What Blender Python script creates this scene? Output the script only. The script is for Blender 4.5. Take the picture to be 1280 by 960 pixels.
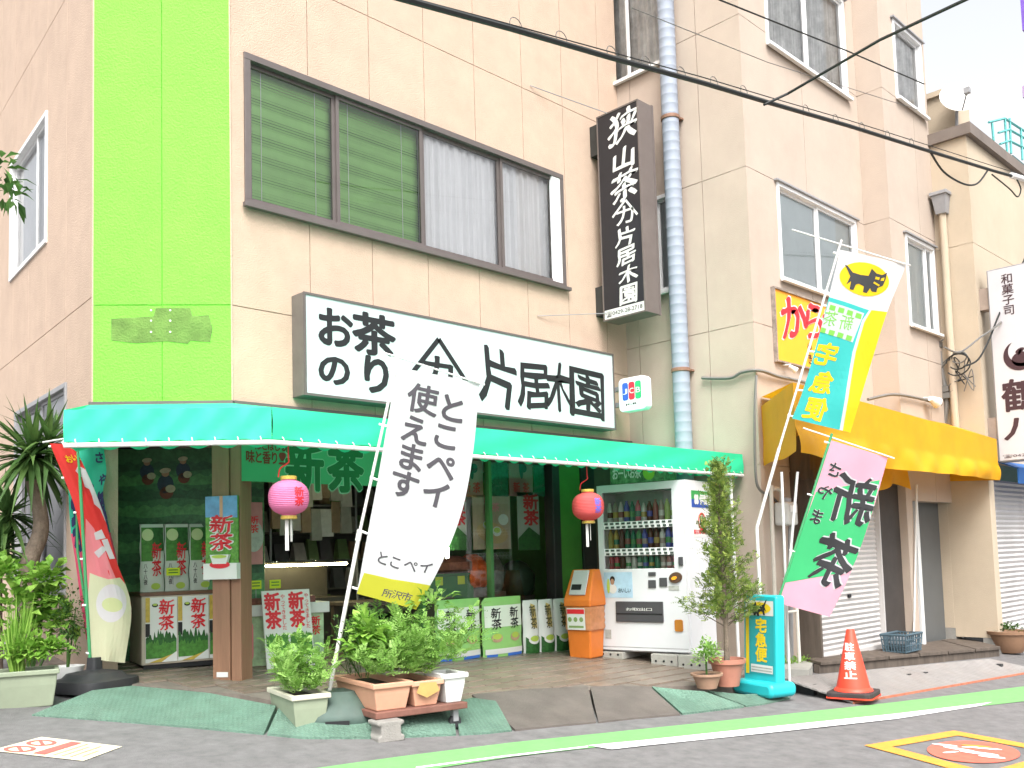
import bpy, bmesh, math, random
import numpy as np
from mathutils import Vector, Matrix

for o in list(bpy.data.objects): bpy.data.objects.remove(o)
S = bpy.context.scene
COL = S.collection
random.seed(7)

# ------------------------------------------------------------------ camera
FPX, YAW, PITCH, ROLL, SHY = 1179.28, 0.790724, 0.0720683, -0.0288036, 128.167
EYE = np.array([0.0, 0.0, 1.45])
F_ = np.array([math.cos(YAW)*math.cos(PITCH), math.sin(YAW)*math.cos(PITCH), math.sin(PITCH)])
R0 = np.cross(F_, [0, 0, 1]); R0 /= np.linalg.norm(R0); U0 = np.cross(R0, F_)
cr, sr = math.cos(ROLL), math.sin(ROLL)
R_, U_ = cr*R0+sr*U0, cr*U0-sr*R0
cam = bpy.data.cameras.new('camera'); cam.sensor_width = 36; cam.lens = 36*FPX/1280
cam.shift_y = SHY/1280; cam.clip_start = .05; cam.clip_end = 2000
camo = bpy.data.objects.new('camera', cam); COL.objects.link(camo)
camo.matrix_world = Matrix(((R_[0], U_[0], -F_[0], EYE[0]), (R_[1], U_[1], -F_[1], EYE[1]), (R_[2], U_[2], -F_[2], EYE[2]), (0, 0, 0, 1)))
S.camera = camo

# ------------------------------------------------------------------ light: bright overcast
SUN_EL, SUN_AZ = math.radians(52), math.radians(232)      # azimuth: direction the light comes from, in the xy plane (from +x, counter-clockwise)
w = bpy.data.worlds.new('World'); S.world = w; w.use_nodes = True
nt = w.node_tree; nt.nodes.clear()
sky = nt.nodes.new('ShaderNodeTexSky'); sky.sky_type = 'NISHITA'; sky.sun_disc = False
sky.sun_elevation = SUN_EL; sky.sun_rotation = math.radians(90)-SUN_AZ
sky.air_density = 1.0; sky.dust_density = 6.0; sky.ozone_density = 1.0
hs = nt.nodes.new('ShaderNodeHueSaturation'); hs.inputs['Saturation'].default_value = .18
bg = nt.nodes.new('ShaderNodeBackground'); bg.inputs['Strength'].default_value = .15
ow = nt.nodes.new('ShaderNodeOutputWorld')
nt.links.new(sky.outputs[0], hs.inputs['Color']); nt.links.new(hs.outputs[0], bg.inputs[0]); nt.links.new(bg.outputs[0], ow.inputs[0])
sl = bpy.data.lights.new('sun', 'SUN'); sl.energy = 1.0; sl.angle = math.radians(25); sl.color = (1, .97, .92)
so = bpy.data.objects.new('sun', sl); COL.objects.link(so)
sd = Vector((math.cos(SUN_EL)*math.cos(SUN_AZ), math.cos(SUN_EL)*math.sin(SUN_AZ), math.sin(SUN_EL)))
so.rotation_euler = sd.to_track_quat('Z', 'Y').to_euler(); so.location = (0, 0, 30)
S.view_settings.view_transform = 'Standard'; S.view_settings.look = 'None'
S.view_settings.exposure = 1.4; S.view_settings.gamma = 1.0; S.view_settings.use_curve_mapping = False

# ------------------------------------------------------------------ photo pixel -> point on a known plane
def ray(px, py): return F_+R_*(px-640)/FPX-U_*(py-480-SHY)/FPX
def hit(px, py, n, d):
    r = ray(px, py); n = np.array(n, float); return EYE+((d-n@EYE)/(n@r))*r
def FY(px, py, y): return hit(px, py, (0, 1, 0), y)
def FX(px, py, x): return hit(px, py, (1, 0, 0), x)
GA, GB = -.0295, .0722                                    # the street falls gently to the right and towards the road
def gz(x, y): return GA*min(max(x, -10), 25)+GB*min(max(y, -10), 14)
def GR(px, py, h=0): return hit(px, py, (-GA, -GB, 1), h)
def topz(q, px, py):
    r = ray(px, py); q = np.array(q)[:2]; return 1.45+(q@r[:2])/(r[:2]@r[:2])*r[2]

class Plane:                                              # a: along, b: out of the face, c: height
    def __init__(s, o, ax, n=None):
        s.o = np.array([o[0], o[1], 0.0]); s.ax = np.array([ax[0], ax[1], 0.0]); s.ax /= np.linalg.norm(s.ax)
        s.n = np.array([s.ax[1], -s.ax[0], 0.0]) if n is None else np.array(n, float)
    def __call__(s, a, b, c): return s.o+s.ax*a+s.n*b+np.array([0, 0, c])
    def px(s, px, py, b=0):
        p = hit(px, py, s.n, s.n@(s.o+s.n*b)); return (p-s.o)@s.ax, p[2]
    def rect(s, x0, y0, x1, y1, b=0):                     # pixel rectangle -> a0, a1, c0, c1
        p, q = s.px(x0, y0, b), s.px(x1, y1, b); return min(p[0], q[0]), max(p[0], q[0]), min(p[1], q[1]), max(p[1], q[1])
def seg(p, q): return Plane(p, (q[0]-p[0], q[1]-p[1]))
class Tilt:                                               # any plane through o facing n (for flags)
    def __init__(s, o, n): s.o = np.array(o, float); s.n = np.array(n, float); s.n /= np.linalg.norm(s.n)
    def p(s, px, py): return hit(px, py, s.n, s.n@s.o)
W = lambda a, b, c: np.array([a, b, c], float)
def at(x, y, z=0, rot=0, t=None):                         # local frame standing at a point
    c, s = math.cos(rot), math.sin(rot)
    return lambda a, b, d: np.array([x+c*a-s*b, y+s*a+c*b, z+d])

# ------------------------------------------------------------------ materials
MATS = {}
def lin(h):
    h = h.lstrip('#'); c = [int(h[i:i+2], 16)/255 for i in (0, 2, 4)]
    return tuple(x/12.92 if x <= .04045 else ((x+.055)/1.055)**2.4 for x in c)
def mat(name, col, rough=.6, var=.1, scale=4, bump=0, bscale=60, metal=0, trans=0, emit=0, dirt=0, rnd=0, spec=.4, stretch=None, dirtcol=(.12, .1, .08)):
    if name in MATS: return MATS[name]
    if isinstance(col, str): col = lin(col)
    m = bpy.data.materials.new(name); m.use_nodes = True; n = m.node_tree; L = n.links; b = n.nodes['Principled BSDF']
    b.inputs['Roughness'].default_value = rough; b.inputs['Metallic'].default_value = metal
    b.inputs['Specular IOR Level'].default_value = spec
    tc = n.nodes.new('ShaderNodeTexCoord'); src = tc.outputs['Object']
    if stretch:
        mp = n.nodes.new('ShaderNodeMapping'); mp.inputs['Scale'].default_value = stretch; L.new(src, mp.inputs[0]); src = mp.outputs[0]
    nz = n.nodes.new('ShaderNodeTexNoise'); nz.inputs['Scale'].default_value = scale; nz.inputs['Detail'].default_value = 6; nz.inputs['Roughness'].default_value = .65
    L.new(src, nz.inputs['Vector'])
    mr = n.nodes.new('ShaderNodeMapRange'); mr.inputs[1].default_value = .3; mr.inputs[2].default_value = .7; mr.inputs[3].default_value = 1-var; mr.inputs[4].default_value = 1+var
    L.new(nz.outputs[0], mr.inputs[0]); fac = mr.outputs[0]
    if rnd:
        oi = n.nodes.new('ShaderNodeObjectInfo'); m2 = n.nodes.new('ShaderNodeMapRange'); m2.inputs[3].default_value = 1-rnd; m2.inputs[4].default_value = 1+rnd
        L.new(oi.outputs['Random'], m2.inputs[0]); mu = n.nodes.new('ShaderNodeMath'); mu.operation = 'MULTIPLY'; L.new(fac, mu.inputs[0]); L.new(m2.outputs[0], mu.inputs[1]); fac = mu.outputs[0]
    vm = n.nodes.new('ShaderNodeVectorMath'); vm.operation = 'SCALE'; vm.inputs[0].default_value = col[:3]; L.new(fac, vm.inputs['Scale'])
    out = vm.outputs[0]
    if dirt:
        n2 = n.nodes.new('ShaderNodeTexNoise'); n2.inputs['Scale'].default_value = 1.3; n2.inputs['Detail'].default_value = 9; n2.inputs['Roughness'].default_value = .7
        mp2 = n.nodes.new('ShaderNodeMapping'); mp2.inputs['Scale'].default_value = (1.6, 1.6, .55); L.new(tc.outputs['Object'], mp2.inputs[0]); L.new(mp2.outputs[0], n2.inputs['Vector'])
        r2 = n.nodes.new('ShaderNodeMapRange'); r2.inputs[1].default_value = .5; r2.inputs[2].default_value = .78; r2.inputs[3].default_value = 0; r2.inputs[4].default_value = dirt
        L.new(n2.outputs[0], r2.inputs[0]); mx = n.nodes.new('ShaderNodeMix'); mx.data_type = 'RGBA'
        L.new(r2.outputs[0], mx.inputs[0]); L.new(out, mx.inputs[6]); mx.inputs[7].default_value = (*dirtcol, 1); out = mx.outputs[2]
    L.new(out, b.inputs['Base Color'])
    if emit: L.new(out, b.inputs['Emission Color']); b.inputs['Emission Strength'].default_value = emit
    if bump:
        n3 = n.nodes.new('ShaderNodeTexNoise'); n3.inputs['Scale'].default_value = bscale; n3.inputs['Detail'].default_value = 3; L.new(src, n3.inputs['Vector'])
        bp = n.nodes.new('ShaderNodeBump'); bp.inputs['Strength'].default_value = min(1, bump); bp.inputs['Distance'].default_value = .012*max(1, bump); L.new(n3.outputs[0], bp.inputs['Height']); L.new(bp.outputs[0], b.inputs['Normal'])
    if trans:
        tr = n.nodes.new('ShaderNodeBsdfTranslucent'); L.new(out, tr.inputs[0]); ms = n.nodes.new('ShaderNodeMixShader'); ms.inputs[0].default_value = trans
        L.new(b.outputs[0], ms.inputs[1]); L.new(tr.outputs[0], ms.inputs[2]); L.new(ms.outputs[0], n.nodes['Material Output'].inputs[0])
    MATS[name] = m; return m
def glass(name, tint=(.95, 1, .98), refl=.5):
    if name in MATS: return MATS[name]
    m = bpy.data.materials.new(name); m.use_nodes = True; n = m.node_tree; L = n.links; n.nodes.remove(n.nodes['Principled BSDF'])
    t = n.nodes.new('ShaderNodeBsdfTransparent'); t.inputs[0].default_value = (*tint, 1)
    g = n.nodes.new('ShaderNodeBsdfGlossy'); g.inputs['Roughness'].default_value = .02
    fr = n.nodes.new('ShaderNodeFresnel'); fr.inputs[0].default_value = 1.5
    a = n.nodes.new('ShaderNodeMath'); a.operation = 'MULTIPLY_ADD'; a.inputs[1].default_value = 1.0; a.inputs[2].default_value = refl*.1; L.new(fr.outputs[0], a.inputs[0])
    nz = n.nodes.new('ShaderNodeTexNoise'); nz.inputs['Scale'].default_value = 1.2; bp = n.nodes.new('ShaderNodeBump'); bp.inputs['Strength'].default_value = .02; L.new(nz.outputs[0], bp.inputs['Height']); L.new(bp.outputs[0], g.inputs['Normal'])
    x = n.nodes.new('ShaderNodeMixShader'); L.new(a.outputs[0], x.inputs[0]); L.new(t.outputs[0], x.inputs[1]); L.new(g.outputs[0], x.inputs[2]); L.new(x.outputs[0], n.nodes['Material Output'].inputs[0])
    MATS[name] = m; return m

# ------------------------------------------------------------------ mesh builder and object helpers
class MB:
    def __init__(s): s.v = []; s.f = []; s.m = []
    def add(s, vs, fs, mi=0):
        n = len(s.v); s.v += [tuple(map(float, v)) for v in vs]; s.f += [tuple(i+n for i in f) for f in fs]; s.m += [mi]*len(fs); return s
    def box(s, fr, a0, a1, b0, b1, c0, c1, mi=0):
        p = [fr(a, b, c) for c in (c0, c1) for b in (b0, b1) for a in (a0, a1)]
        return s.add(p, [(0, 1, 3, 2), (4, 6, 7, 5), (0, 4, 5, 1), (2, 3, 7, 6), (0, 2, 6, 4), (1, 5, 7, 3)], mi)
    def hexa(s, p, mi=0):                                 # 8 points: bottom ring 4, top ring 4
        return s.add(p, [(3, 2, 1, 0), (4, 5, 6, 7), (0, 1, 5, 4), (1, 2, 6, 5), (2, 3, 7, 6), (3, 0, 4, 7)], mi)
    def prism(s, fr, poly, b0, b1, mi=0):                 # poly in (a, c)
        n = len(poly); p = [fr(a, b0, c) for a, c in poly]+[fr(a, b1, c) for a, c in poly]
        return s.add(p, [tuple(range(n))[::-1], tuple(range(n, 2*n))]+[(i, (i+1) % n, n+(i+1) % n, n+i) for i in range(n)], mi)
    def slab(s, pts, h, mi=0):                            # ground polygon pushed up by h
        n = len(pts); p = [np.array(q, float)-[0, 0, .03] for q in pts]+[np.array(q, float)+[0, 0, h] for q in pts]
        return s.add(p, [tuple(range(n))[::-1], tuple(range(n, 2*n))]+[(i, (i+1) % n, n+(i+1) % n, n+i) for i in range(n)], mi)
    def poly(s, pts, mi=0): return s.add(pts, [tuple(range(len(pts)))], mi)
    def tube(s, pts, r, n=8, mi=0, caps=True):
        pts = [np.array(p, float) for p in pts]; k = len(pts); r = r if hasattr(r, '__len__') else [r]*k
        vs = []; prev = None
        for i, p in enumerate(pts):
            t = pts[min(i+1, k-1)]-pts[max(i-1, 0)]; t = t/(np.linalg.norm(t)+1e-9)
            if prev is None: u = np.cross(t, [0, 0, 1] if abs(t[2]) < .9 else [1, 0, 0])
            else: u = prev-t*(prev@t)
            u = u/(np.linalg.norm(u)+1e-9); prev = u; v = np.cross(t, u)
            vs += [p+r[i]*(math.cos(2*math.pi*j/n)*u+math.sin(2*math.pi*j/n)*v) for j in range(n)]
        fs = [(i*n+j, i*n+(j+1) % n, (i+1)*n+(j+1) % n, (i+1)*n+j) for i in range(k-1) for j in range(n)]
        if caps: fs += [tuple(range(n))[::-1], tuple(range((k-1)*n, k*n))]
        return s.add(vs, fs, mi)
    def lathe(s, fr, prof, n=28, mi=0, caps=True, sq=None):   # prof: (radius, height); sq: superellipse exponent for rounded squares
        def rad(t):
            if not sq: return 1
            return (abs(math.cos(t))**sq+abs(math.sin(t))**sq)**(-1/sq)
        vs = [fr(r*rad(2*math.pi*j/n)*math.cos(2*math.pi*j/n), r*rad(2*math.pi*j/n)*math.sin(2*math.pi*j/n), c) for r, c in prof for j in range(n)]
        k = len(prof); fs = [(i*n+j, i*n+(j+1) % n, (i+1)*n+(j+1) % n, (i+1)*n+j) for i in range(k-1) for j in range(n)]
        if caps: fs += [tuple(range(n))[::-1], tuple(range((k-1)*n, k*n))]
        return s.add(vs, fs, mi)
    def grid(s, fn, nu, nv, mi=0):
        return s.add([fn(i/nu, j/nv) for j in range(nv+1) for i in range(nu+1)],
                     [(j*(nu+1)+i, j*(nu+1)+i+1, (j+1)*(nu+1)+i+1, (j+1)*(nu+1)+i) for j in range(nv) for i in range(nu)], mi)
ORG = {}
def tag(o, label=None, cat=None, group=None, kind=None):
    if label: o['label'] = label
    if cat: o['category'] = cat
    if group: o['group'] = group
    if kind: o['kind'] = kind
    return o
def thing(name, label, cat, loc, group=None):
    o = bpy.data.objects.new(name, None); COL.objects.link(o); o.location = [float(v) for v in loc]; o.empty_display_size = .1
    ORG[o] = np.array(loc, float); return tag(o, label, cat, group)
def obj(name, mb, mats, parent=None, org=None, smooth=False, bev=0, recalc=True):
    org = ORG[parent] if parent is not None else (np.zeros(3) if org is None else np.array(org, float))
    me = bpy.data.meshes.new(name)
    me.from_pydata([tuple(np.array(v)-org) for v in mb.v], [], mb.f)
    mats = mats if isinstance(mats, (list, tuple)) else [mats]
    for m in mats: me.materials.append(m)
    if len(mats) > 1: me.polygons.foreach_set('material_index', mb.m)
    if recalc:
        bm = bmesh.new(); bm.from_mesh(me); bmesh.ops.recalc_face_normals(bm, faces=bm.faces); bm.to_mesh(me); bm.free()
    if smooth:
        me.polygons.foreach_set('use_smooth', [True]*len(me.polygons))
        me.set_sharp_from_angle(angle=math.radians(38))
    o = bpy.data.objects.new(name, me); COL.objects.link(o)
    if parent is not None: o.parent = parent
    else: o.location = org
    ORG[o] = org
    if bev:
        b = o.modifiers.new('bevel', 'BEVEL'); b.width = bev; b.segments = 2; b.limit_method = 'ANGLE'; b.angle_limit = math.radians(40)
    return o
def tri_normal(a, b, c):
    n = np.cross(b-a, c-a); return n/(np.linalg.norm(n)+1e-9)

# ------------------------------------------------------------------ lettering
GL = {}
def _raw(s, bold):
    c = bpy.data.curves.new('glyph', 'FONT'); c.body = s; c.size = 1; c.offset = bold; c.resolution_u = 3; c.fill_mode = 'FRONT'
    o = bpy.data.objects.new('glyph', c); COL.objects.link(o)
    dg = bpy.context.evaluated_depsgraph_get(); me = bpy.data.meshes.new_from_object(o.evaluated_get(dg))
    v = np.array([(p.co.x, p.co.y) for p in me.vertices]).reshape(-1, 2); f = [tuple(p.vertices) for p in me.polygons]
    bpy.data.objects.remove(o); bpy.data.curves.remove(c); bpy.data.meshes.remove(me); return v, f
def glyph(ch, bold=0):
    k = (ch, bold)
    if k not in GL:
        if 'ref' not in GL:
            v, _ = _raw('国', 0); GL['ref'] = (v.min(0), v.max(0))
        v, f = _raw(ch, bold); lo, hi = GL['ref']
        if len(ch) > 1 or ord(ch[0]) < 0x2000: lo, hi = v.min(0), v.max(0)
        GL[k] = ((v-(lo+hi)/2)/(hi-lo), f)
    return GL[k]
def letters(mb, items, fmap, mi=0, bold=.02, bis=None, nib=None):
    """items: (char, u, v, w, h[, rot, shear]); fmap(u, v) -> point"""
    for it in items:
        ch, u, v, w_, h_ = it[:5]; rot = it[5] if len(it) > 5 else 0; sh = it[6] if len(it) > 6 else 0
        g, f = glyph(ch, 0)
        if nib:                                           # broad-nib brush hand: strokes swell along one diagonal and wander a little
            ph = ord(ch[0]) % 7; g = g+np.stack([.035*np.sin(5.5*g[:, 1]+ph)+.012*np.sin(17*g[:, 1]+ph), .035*np.sin(5*g[:, 0]+ph*1.7)+.012*np.sin(19*g[:, 0])], 1)
        nd = 0 if bold < .008 else (6 if bold < .03 else 8 if bold < .05 else 12)
        for k in range(nd+1):
            dx, dy = (0, 0) if k == 0 else (bold*1.5*(2*k/nd-1)*math.cos(nib), bold*1.5*(2*k/nd-1)*math.sin(nib)) if nib else (bold*math.cos(2*math.pi*k/nd+.4), bold*math.sin(2*math.pi*k/nd+.4)); gx, gy = g[:, 0]+dx, g[:, 1]+dy
            x = gx*w_+sh*gy*h_; y = gy*h_; c, s = math.cos(rot), math.sin(rot); P = np.stack([u+c*x-s*y, v+s*x+c*y], 1)
            flat(mb, P, f, (lambda a, b, k=k: fmap(a, b, (k-nd)*.00018)) if nd else fmap, mi, bis)
def flat(mb, P, f, fmap, mi=0, bis=None):
    if bis:
        bm = bmesh.new(); vs = [bm.verts.new((p[0], p[1], 0)) for p in P]
        for q in f:
            try: bm.faces.new([vs[i] for i in q])
            except ValueError: pass
        for ax in (0, 1):
            lo, hi = P[:, ax].min(), P[:, ax].max(); k = math.ceil(lo/bis[ax])*bis[ax]
            while k < hi:
                co = (k, 0, 0) if ax == 0 else (0, k, 0); no = (1, 0, 0) if ax == 0 else (0, 1, 0)
                bmesh.ops.bisect_plane(bm, geom=bm.verts[:]+bm.edges[:]+bm.faces[:], plane_co=co, plane_no=no, dist=1e-6); k += bis[ax]
        bm.verts.index_update(); mb.add([fmap(v.co.x, v.co.y) for v in bm.verts], [tuple(v.index for v in q.verts) for q in bm.faces], mi); bm.free()
    else: mb.add([fmap(p[0], p[1]) for p in P], f, mi)
def shape(mb, pts, fmap, mi=0, bis=None): flat(mb, np.array(pts, float), [tuple(range(len(pts)))], fmap, mi, bis)
def ell(cx, cy, rx, ry, n=28, rot=0, a0=0, a1=2*math.pi):
    c, s = math.cos(rot), math.sin(rot); o = []
    for i in range(n):
        t = a0+(a1-a0)*i/(n if abs(a1-a0-2*math.pi) < 1e-6 else n-1); x, y = rx*math.cos(t), ry*math.sin(t); o.append((cx+c*x-s*y, cy+s*x+c*y))
    return o
def vtext(s, u, v0, v1, w_, **k):                         # a column of characters from v0 (top) down to v1
    n = len(s); st = (v1-v0)/n; return [(ch, u, v0+st*(i+.5), w_, abs(st)*.9, k.get('rot', 0), k.get('shear', 0)) for i, ch in enumerate(s)]
def htext(s, u0, u1, v, h_, **k):
    n = len(s); st = (u1-u0)/n; return [(ch, u0+st*(i+.5), v, abs(st)*.9, h_, k.get('rot', 0), k.get('shear', 0)) for i, ch in enumerate(s)]
def on(pl, b): return lambda u, v, w=0: pl(u, b+w, v)

# ================================================================== materials used in many places
ASPH = mat('asphalt', (.15, .145, .145), .85, .22, 9, .5, 160, dirt=.35, dirtcol=(.10, .095, .09))
STUC = mat('peach_stucco', (.46, .345, .265), .85, .07, 3, .6, 75, dirt=.22, dirtcol=(.33, .25, .18))
LIME = mat('lime_paint', (.165, .50, .05), .8, .07, 3, .8, 55, dirt=.18, dirtcol=(.15, .34, .06))
BEIG = mat('beige_wall', (.42, .345, .285), .85, .06, 1.5, .3, 90, dirt=.3, dirtcol=(.33, .26, .21))
CREAM = mat('cream_wall', (.46, .38, .285), .85, .06, 1.5, .3, 90, dirt=.25, dirtcol=(.35, .29, .21))
CONC = mat('concrete', (.25, .24, .22), .9, .15, 6, .5, 80, dirt=.3)
BRONZE = mat('bronze_frame', (.13, .11, .105), .45, .1, 5, metal=.3)
ALU = mat('white_frame', (.72, .72, .72), .4, .05, 5)
GREY = mat('grey_metal', (.30, .30, .31), .5, .1, 6, metal=.2, dirt=.2)
WHITE = mat('white_paint', (.64, .64, .63), .45, .04, 5, dirt=.12, dirtcol=(.5, .48, .44))
WPLAS = mat('white_plastic', (.8, .8, .8), .35, .03, 5)
BLACK = mat('black_print', (.012, .012, .014), .5, .05)
DARK = mat('dark_room', (.03, .03, .028), .8, .2, 3)
TEAL = mat('teal_canvas', (.04, .70, .37), .55, .07, 2.5, .15, 200, trans=.25, dirt=.12, dirtcol=(.08, .4, .28))
YELC = mat('yellow_canvas', (.72, .36, .006), .55, .1, 2, .15, 200, trans=.25, dirt=.18, dirtcol=(.5, .26, .02))
GLS = glass('window_glass', (1, 1, 1), .25)
GLD = glass('shop_glass', (.85, .9, .88), .3)
WOOD = mat('weathered_wood', (.095, .075, .06), .75, .35, 9, .4, 60, stretch=(1, 1, .12), dirt=.3)
BROWN = mat('brown_board', (.26, .14, .085), .55, .2, 10, .2, 60, stretch=(1, 1, .1))
WIRE = mat('black_cable', (.015, .017, .016), .6, .1)
GREYW = mat('grey_cable', (.15, .145, .135), .6, .1)
RED = mat('red_print', (.62, .02, .03), .5, .06)
ORAN = mat('orange_print', (.85, .36, .02), .5, .05)
GRN = mat('green_print', (.04, .36, .10), .5, .05)
DGRN = mat('dark_green_paint', (.06, .19, .03), .5, .15, 4)
WPRINT = mat('white_print', (.64, .64, .62), .55, .03)
PINKP = mat('pink_print', (.72, .22, .26), .55, .05)

# ================================================================== ground
mb = MB(); xs = [-120, -40, -10, -4]+[i*.75-1 for i in range(26)]+[25, 60, 140]; ys = [-120, -40, -10]+[i*.75-5 for i in range(25)]+[14, 40, 140]
idx = {}
for j, y in enumerate(ys):
    for i, x in enumerate(xs): idx[i, j] = len(mb.v); mb.v.append((x, y, gz(x, y)+.004*math.sin(x*1.7+y)*math.cos(y*1.3)))
mb.f = [(idx[i, j], idx[i+1, j], idx[i+1, j+1], idx[i, j+1]) for j in range(len(ys)-1) for i in range(len(xs)-1)]; mb.m = [0]*len(mb.f)
road = tag(obj('road', mb, ASPH), kind='structure')

def gp(px, py, h=0): return GR(px, py, h)
# green verge strip and white edge line on the asphalt (painted sheets, wavy edges)
GSTR = mat('green_road_paint', (.15, .36, .125), .8, .10, 14, .3, 150, dirt=.35, dirtcol=(.13, .25, .11))
WLIN = mat('white_road_paint', (.80, .80, .79), .8, .06, 20, .3, 150, dirt=.15, dirtcol=(.4, .4, .38))
def strip(up, lo, h):
    m = MB(); n = len(up); pts = [gp(*p, h) for p in up]+[gp(*p, h) for p in lo]
    m.add(pts, [(i, i+1, n+i+1, n+i) for i in range(n-1)]); return m
up = [(330, 969), (500, 945.5), (640, 928), (800, 911.5), (960, 895), (1120, 877.5), (1280, 858), (1420, 841)]
lo = [(330, 996), (500, 967), (640, 946), (740, 934.5), (960, 911), (1120, 894.5), (1280, 876.5), (1420, 860)]
tag(obj('green_road_strip', strip(up, lo, .004), GSTR, road))
wu = [(735, 931.5), (800, 925.5), (960, 908.5), (1120, 892), (1240, 877.5)]
wl = [(765, 936.5), (800, 932.5), (960, 916), (1120, 898.5), (1226, 882)]
tag(obj('white_road_line', strip(wu, wl, .008), WLIN, road))
tag(obj('white_road_line', strip([(520, 958.5), (620, 945.5), (735, 932)], [(520, 960.5), (620, 947.5), (735, 934)], .008), WLIN, road))
# orange diamond and red oval marking
ORR = mat('orange_road_paint', (.62, .27, .04), .8, .1, 14, .3, 150, dirt=.3, dirtcol=(.4, .25, .1))
m = MB(); h = .004
def band(m, a, b, wpx, h):
    a, b = gp(*a, h), gp(*b, h); d = (b-a)/np.linalg.norm(b-a); n = np.cross(d, [0, 0, 1]); n *= wpx
    m.poly([a-n, b-n, b+n, a+n])
L_, T_, R2, B_ = (1080, 931.5), (1192, 913), (1352, 942), (1242, 975)
cc = [gp(*p, h) for p in (L_, T_, R2, B_)]; ctr = sum(cc)/4
ci = [c+(ctr-c)*.26 for c in cc]
for i in range(4): m.poly([cc[i], cc[(i+1) % 4], ci[(i+1) % 4], ci[i]])
dm = obj('diamond_marking', m, ORR, road)
g0 = gp(1217, 939, h); ex = gp(1275, 941, h)-g0; ey = gp(1213, 926, h)-g0
rr = np.linalg.norm(ex)
mo = MB(); shape(mo, ell(0, 0, 1, 1, 40), lambda u, v: g0+ex*u+ey*v); o2 = obj('oval_marking', mo, mat('red_road_paint', (.58, .12, .08), .8, .15, 12, dirt=.35, dirtcol=(.3, .15, .12)), road)
mo = MB()
for u, v, a, b, r in ((-.6, .45, .3, .07, -.3), (-.3, .1, .4, .08, -.5), (.1, -.2, .45, .1, -.35), (.35, -.5, .3, .08, -.3), (-.05, .35, .2, .05, .2), (.3, .25, .35, .07, -.2), (-.5, -.2, .2, .06, .5)):
    shape(mo, ell(u, v, a, b, 14, r), lambda u, v: g0+ex*u+ey*v+np.array([0, 0, .004]))
obj('oval_pattern', mo, WLIN, road)
mo = MB(); shape(mo, ell(.1, .45, .35, .08, 14, -.2), lambda u, v: g0+ex*u+ey*v+np.array([0, 0, .004])); obj('oval_pattern', mo, ORR, road)
# no-smoking pavement sticker
c4 = [gp(*p, .006) for p in ((-12, 938), (52, 921), (153, 933), (104, 951))]
def quadmap(c, off=0): return lambda u, v: (c[0]*(1-u)*(1-v)+c[3]*u*(1-v)+c[2]*u*v+c[1]*(1-u)*v)+np.array([0, 0, off])
q = quadmap(c4); st = thing('pavement_sticker', 'cream no-smoking sticker with two red circles stuck on the asphalt', 'sticker', c4[0])
m = MB(); shape(m, [(0, 0), (1, 0), (1, 1), (0, 1)], q); obj('sheet', m, mat('cream_print', (.66, .60, .44), .7, .08, dirt=.2), st)
q = quadmap(c4, .003); m = MB()
for cu in (.22, .66):
    ring = ell(.2, cu, .15, .19, 30); inn = ell(.2, cu, .105, .135, 30)
    for i in range(30): shape(m, [ring[i], ring[(i+1) % 30], inn[(i+1) % 30], inn[i]], q)
    shape(m, [(.1, cu+.1), (.13, cu+.13), (.3, cu-.1), (.27, cu-.13)], q)
shape(m, [(.42, .08), (.55, .08), (.55, .92), (.42, .92)], q)
obj('red_print', m, mat('sticker_red', (.6, .12, .10), .7, .12), st)
m = MB()
for k, (a, b) in enumerate(((.1, .9), (.1, .75), (.1, .85), (.2, .6))): shape(m, [(.62+k*.09, a), (.645+k*.09, a), (.645+k*.09, b), (.62+k*.09, b)], q)
obj('fine_print', m, mat('sticker_brown', (.45, .33, .2), .7, .1), st)

# tiled apron in front of the shop: each tile its own piece
YF, XC, XE = 7.2, 3.85, 9.2
APR = mat('mortar', (.16, .135, .115), .9, .2, 8)
edge = [GR(*p, .06) for p in ((62, 872), (150, 858), (300, 872), (410, 894), (560, 892), (690, 868), (880, 860))]
ap = [(2.6, 8.6), (2.75, 7.95)]+[(e[0], e[1]) for e in edge[1:]]+[(7.9, 4.75), (9.2, 5.3), (9.2, 10.6), (3.2, 10.6)]
def inpoly(x, y, P):
    r = False; n = len(P)
    for i in range(n):
        (x1, y1), (x2, y2) = P[i], P[(i+1) % n]
        if (y1 > y) != (y2 > y) and x < (x2-x1)*(y-y1)/(y2-y1)+x1: r = not r
    return r
m = MB(); n = len(ap); m.slab([(x, y, gz(x, y)) for x, y in ap], .085)
apron = tag(obj('tiled_apron', m, APR), kind='structure')
TILE = mat('brown_tile', (.185, .145, .115), .35, .18, 5, .1, 40, rnd=.16, dirt=.25)
TS = .2; cx, sx = math.cos(math.radians(3)), math.sin(math.radians(3))
tm = MB(); hh = TS/2-.004
tm.hexa([(-hh, -hh, 0), (hh, -hh, 0), (hh, hh, 0), (-hh, hh, 0), (-hh+.003, -hh+.003, .014), (hh-.003, -hh+.003, .014), (hh-.003, hh-.003, .014), (-hh+.003, hh-.003, .014)])
nrm = Vector((-GA, -GB, 1)).normalized(); qrot = nrm.to_track_quat('Z', 'Y')
spots = []
for i in range(-60, 60):
    for j in range(-60, 60):
        x, y = 5.5+TS*(i*cx-j*sx), 7+TS*(i*sx+j*cx)
        if 2.5 < x < 9.1 and 4.6 < y < 8.6 and all(inpoly(x+TS*.5*(a*cx-b*sx), y+TS*.5*(a*sx+b*cx), ap) for a in (-1, 1) for b in (-1, 1)): spots.append((math.hypot(x, y), x, y))
spots.sort(); tme = None; rest = MB()
eul = Matrix(((cx, -sx, 0), (sx, cx, 0), (GA*cx+GB*sx, -GA*sx+GB*cx, 1))).to_4x4()
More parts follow.
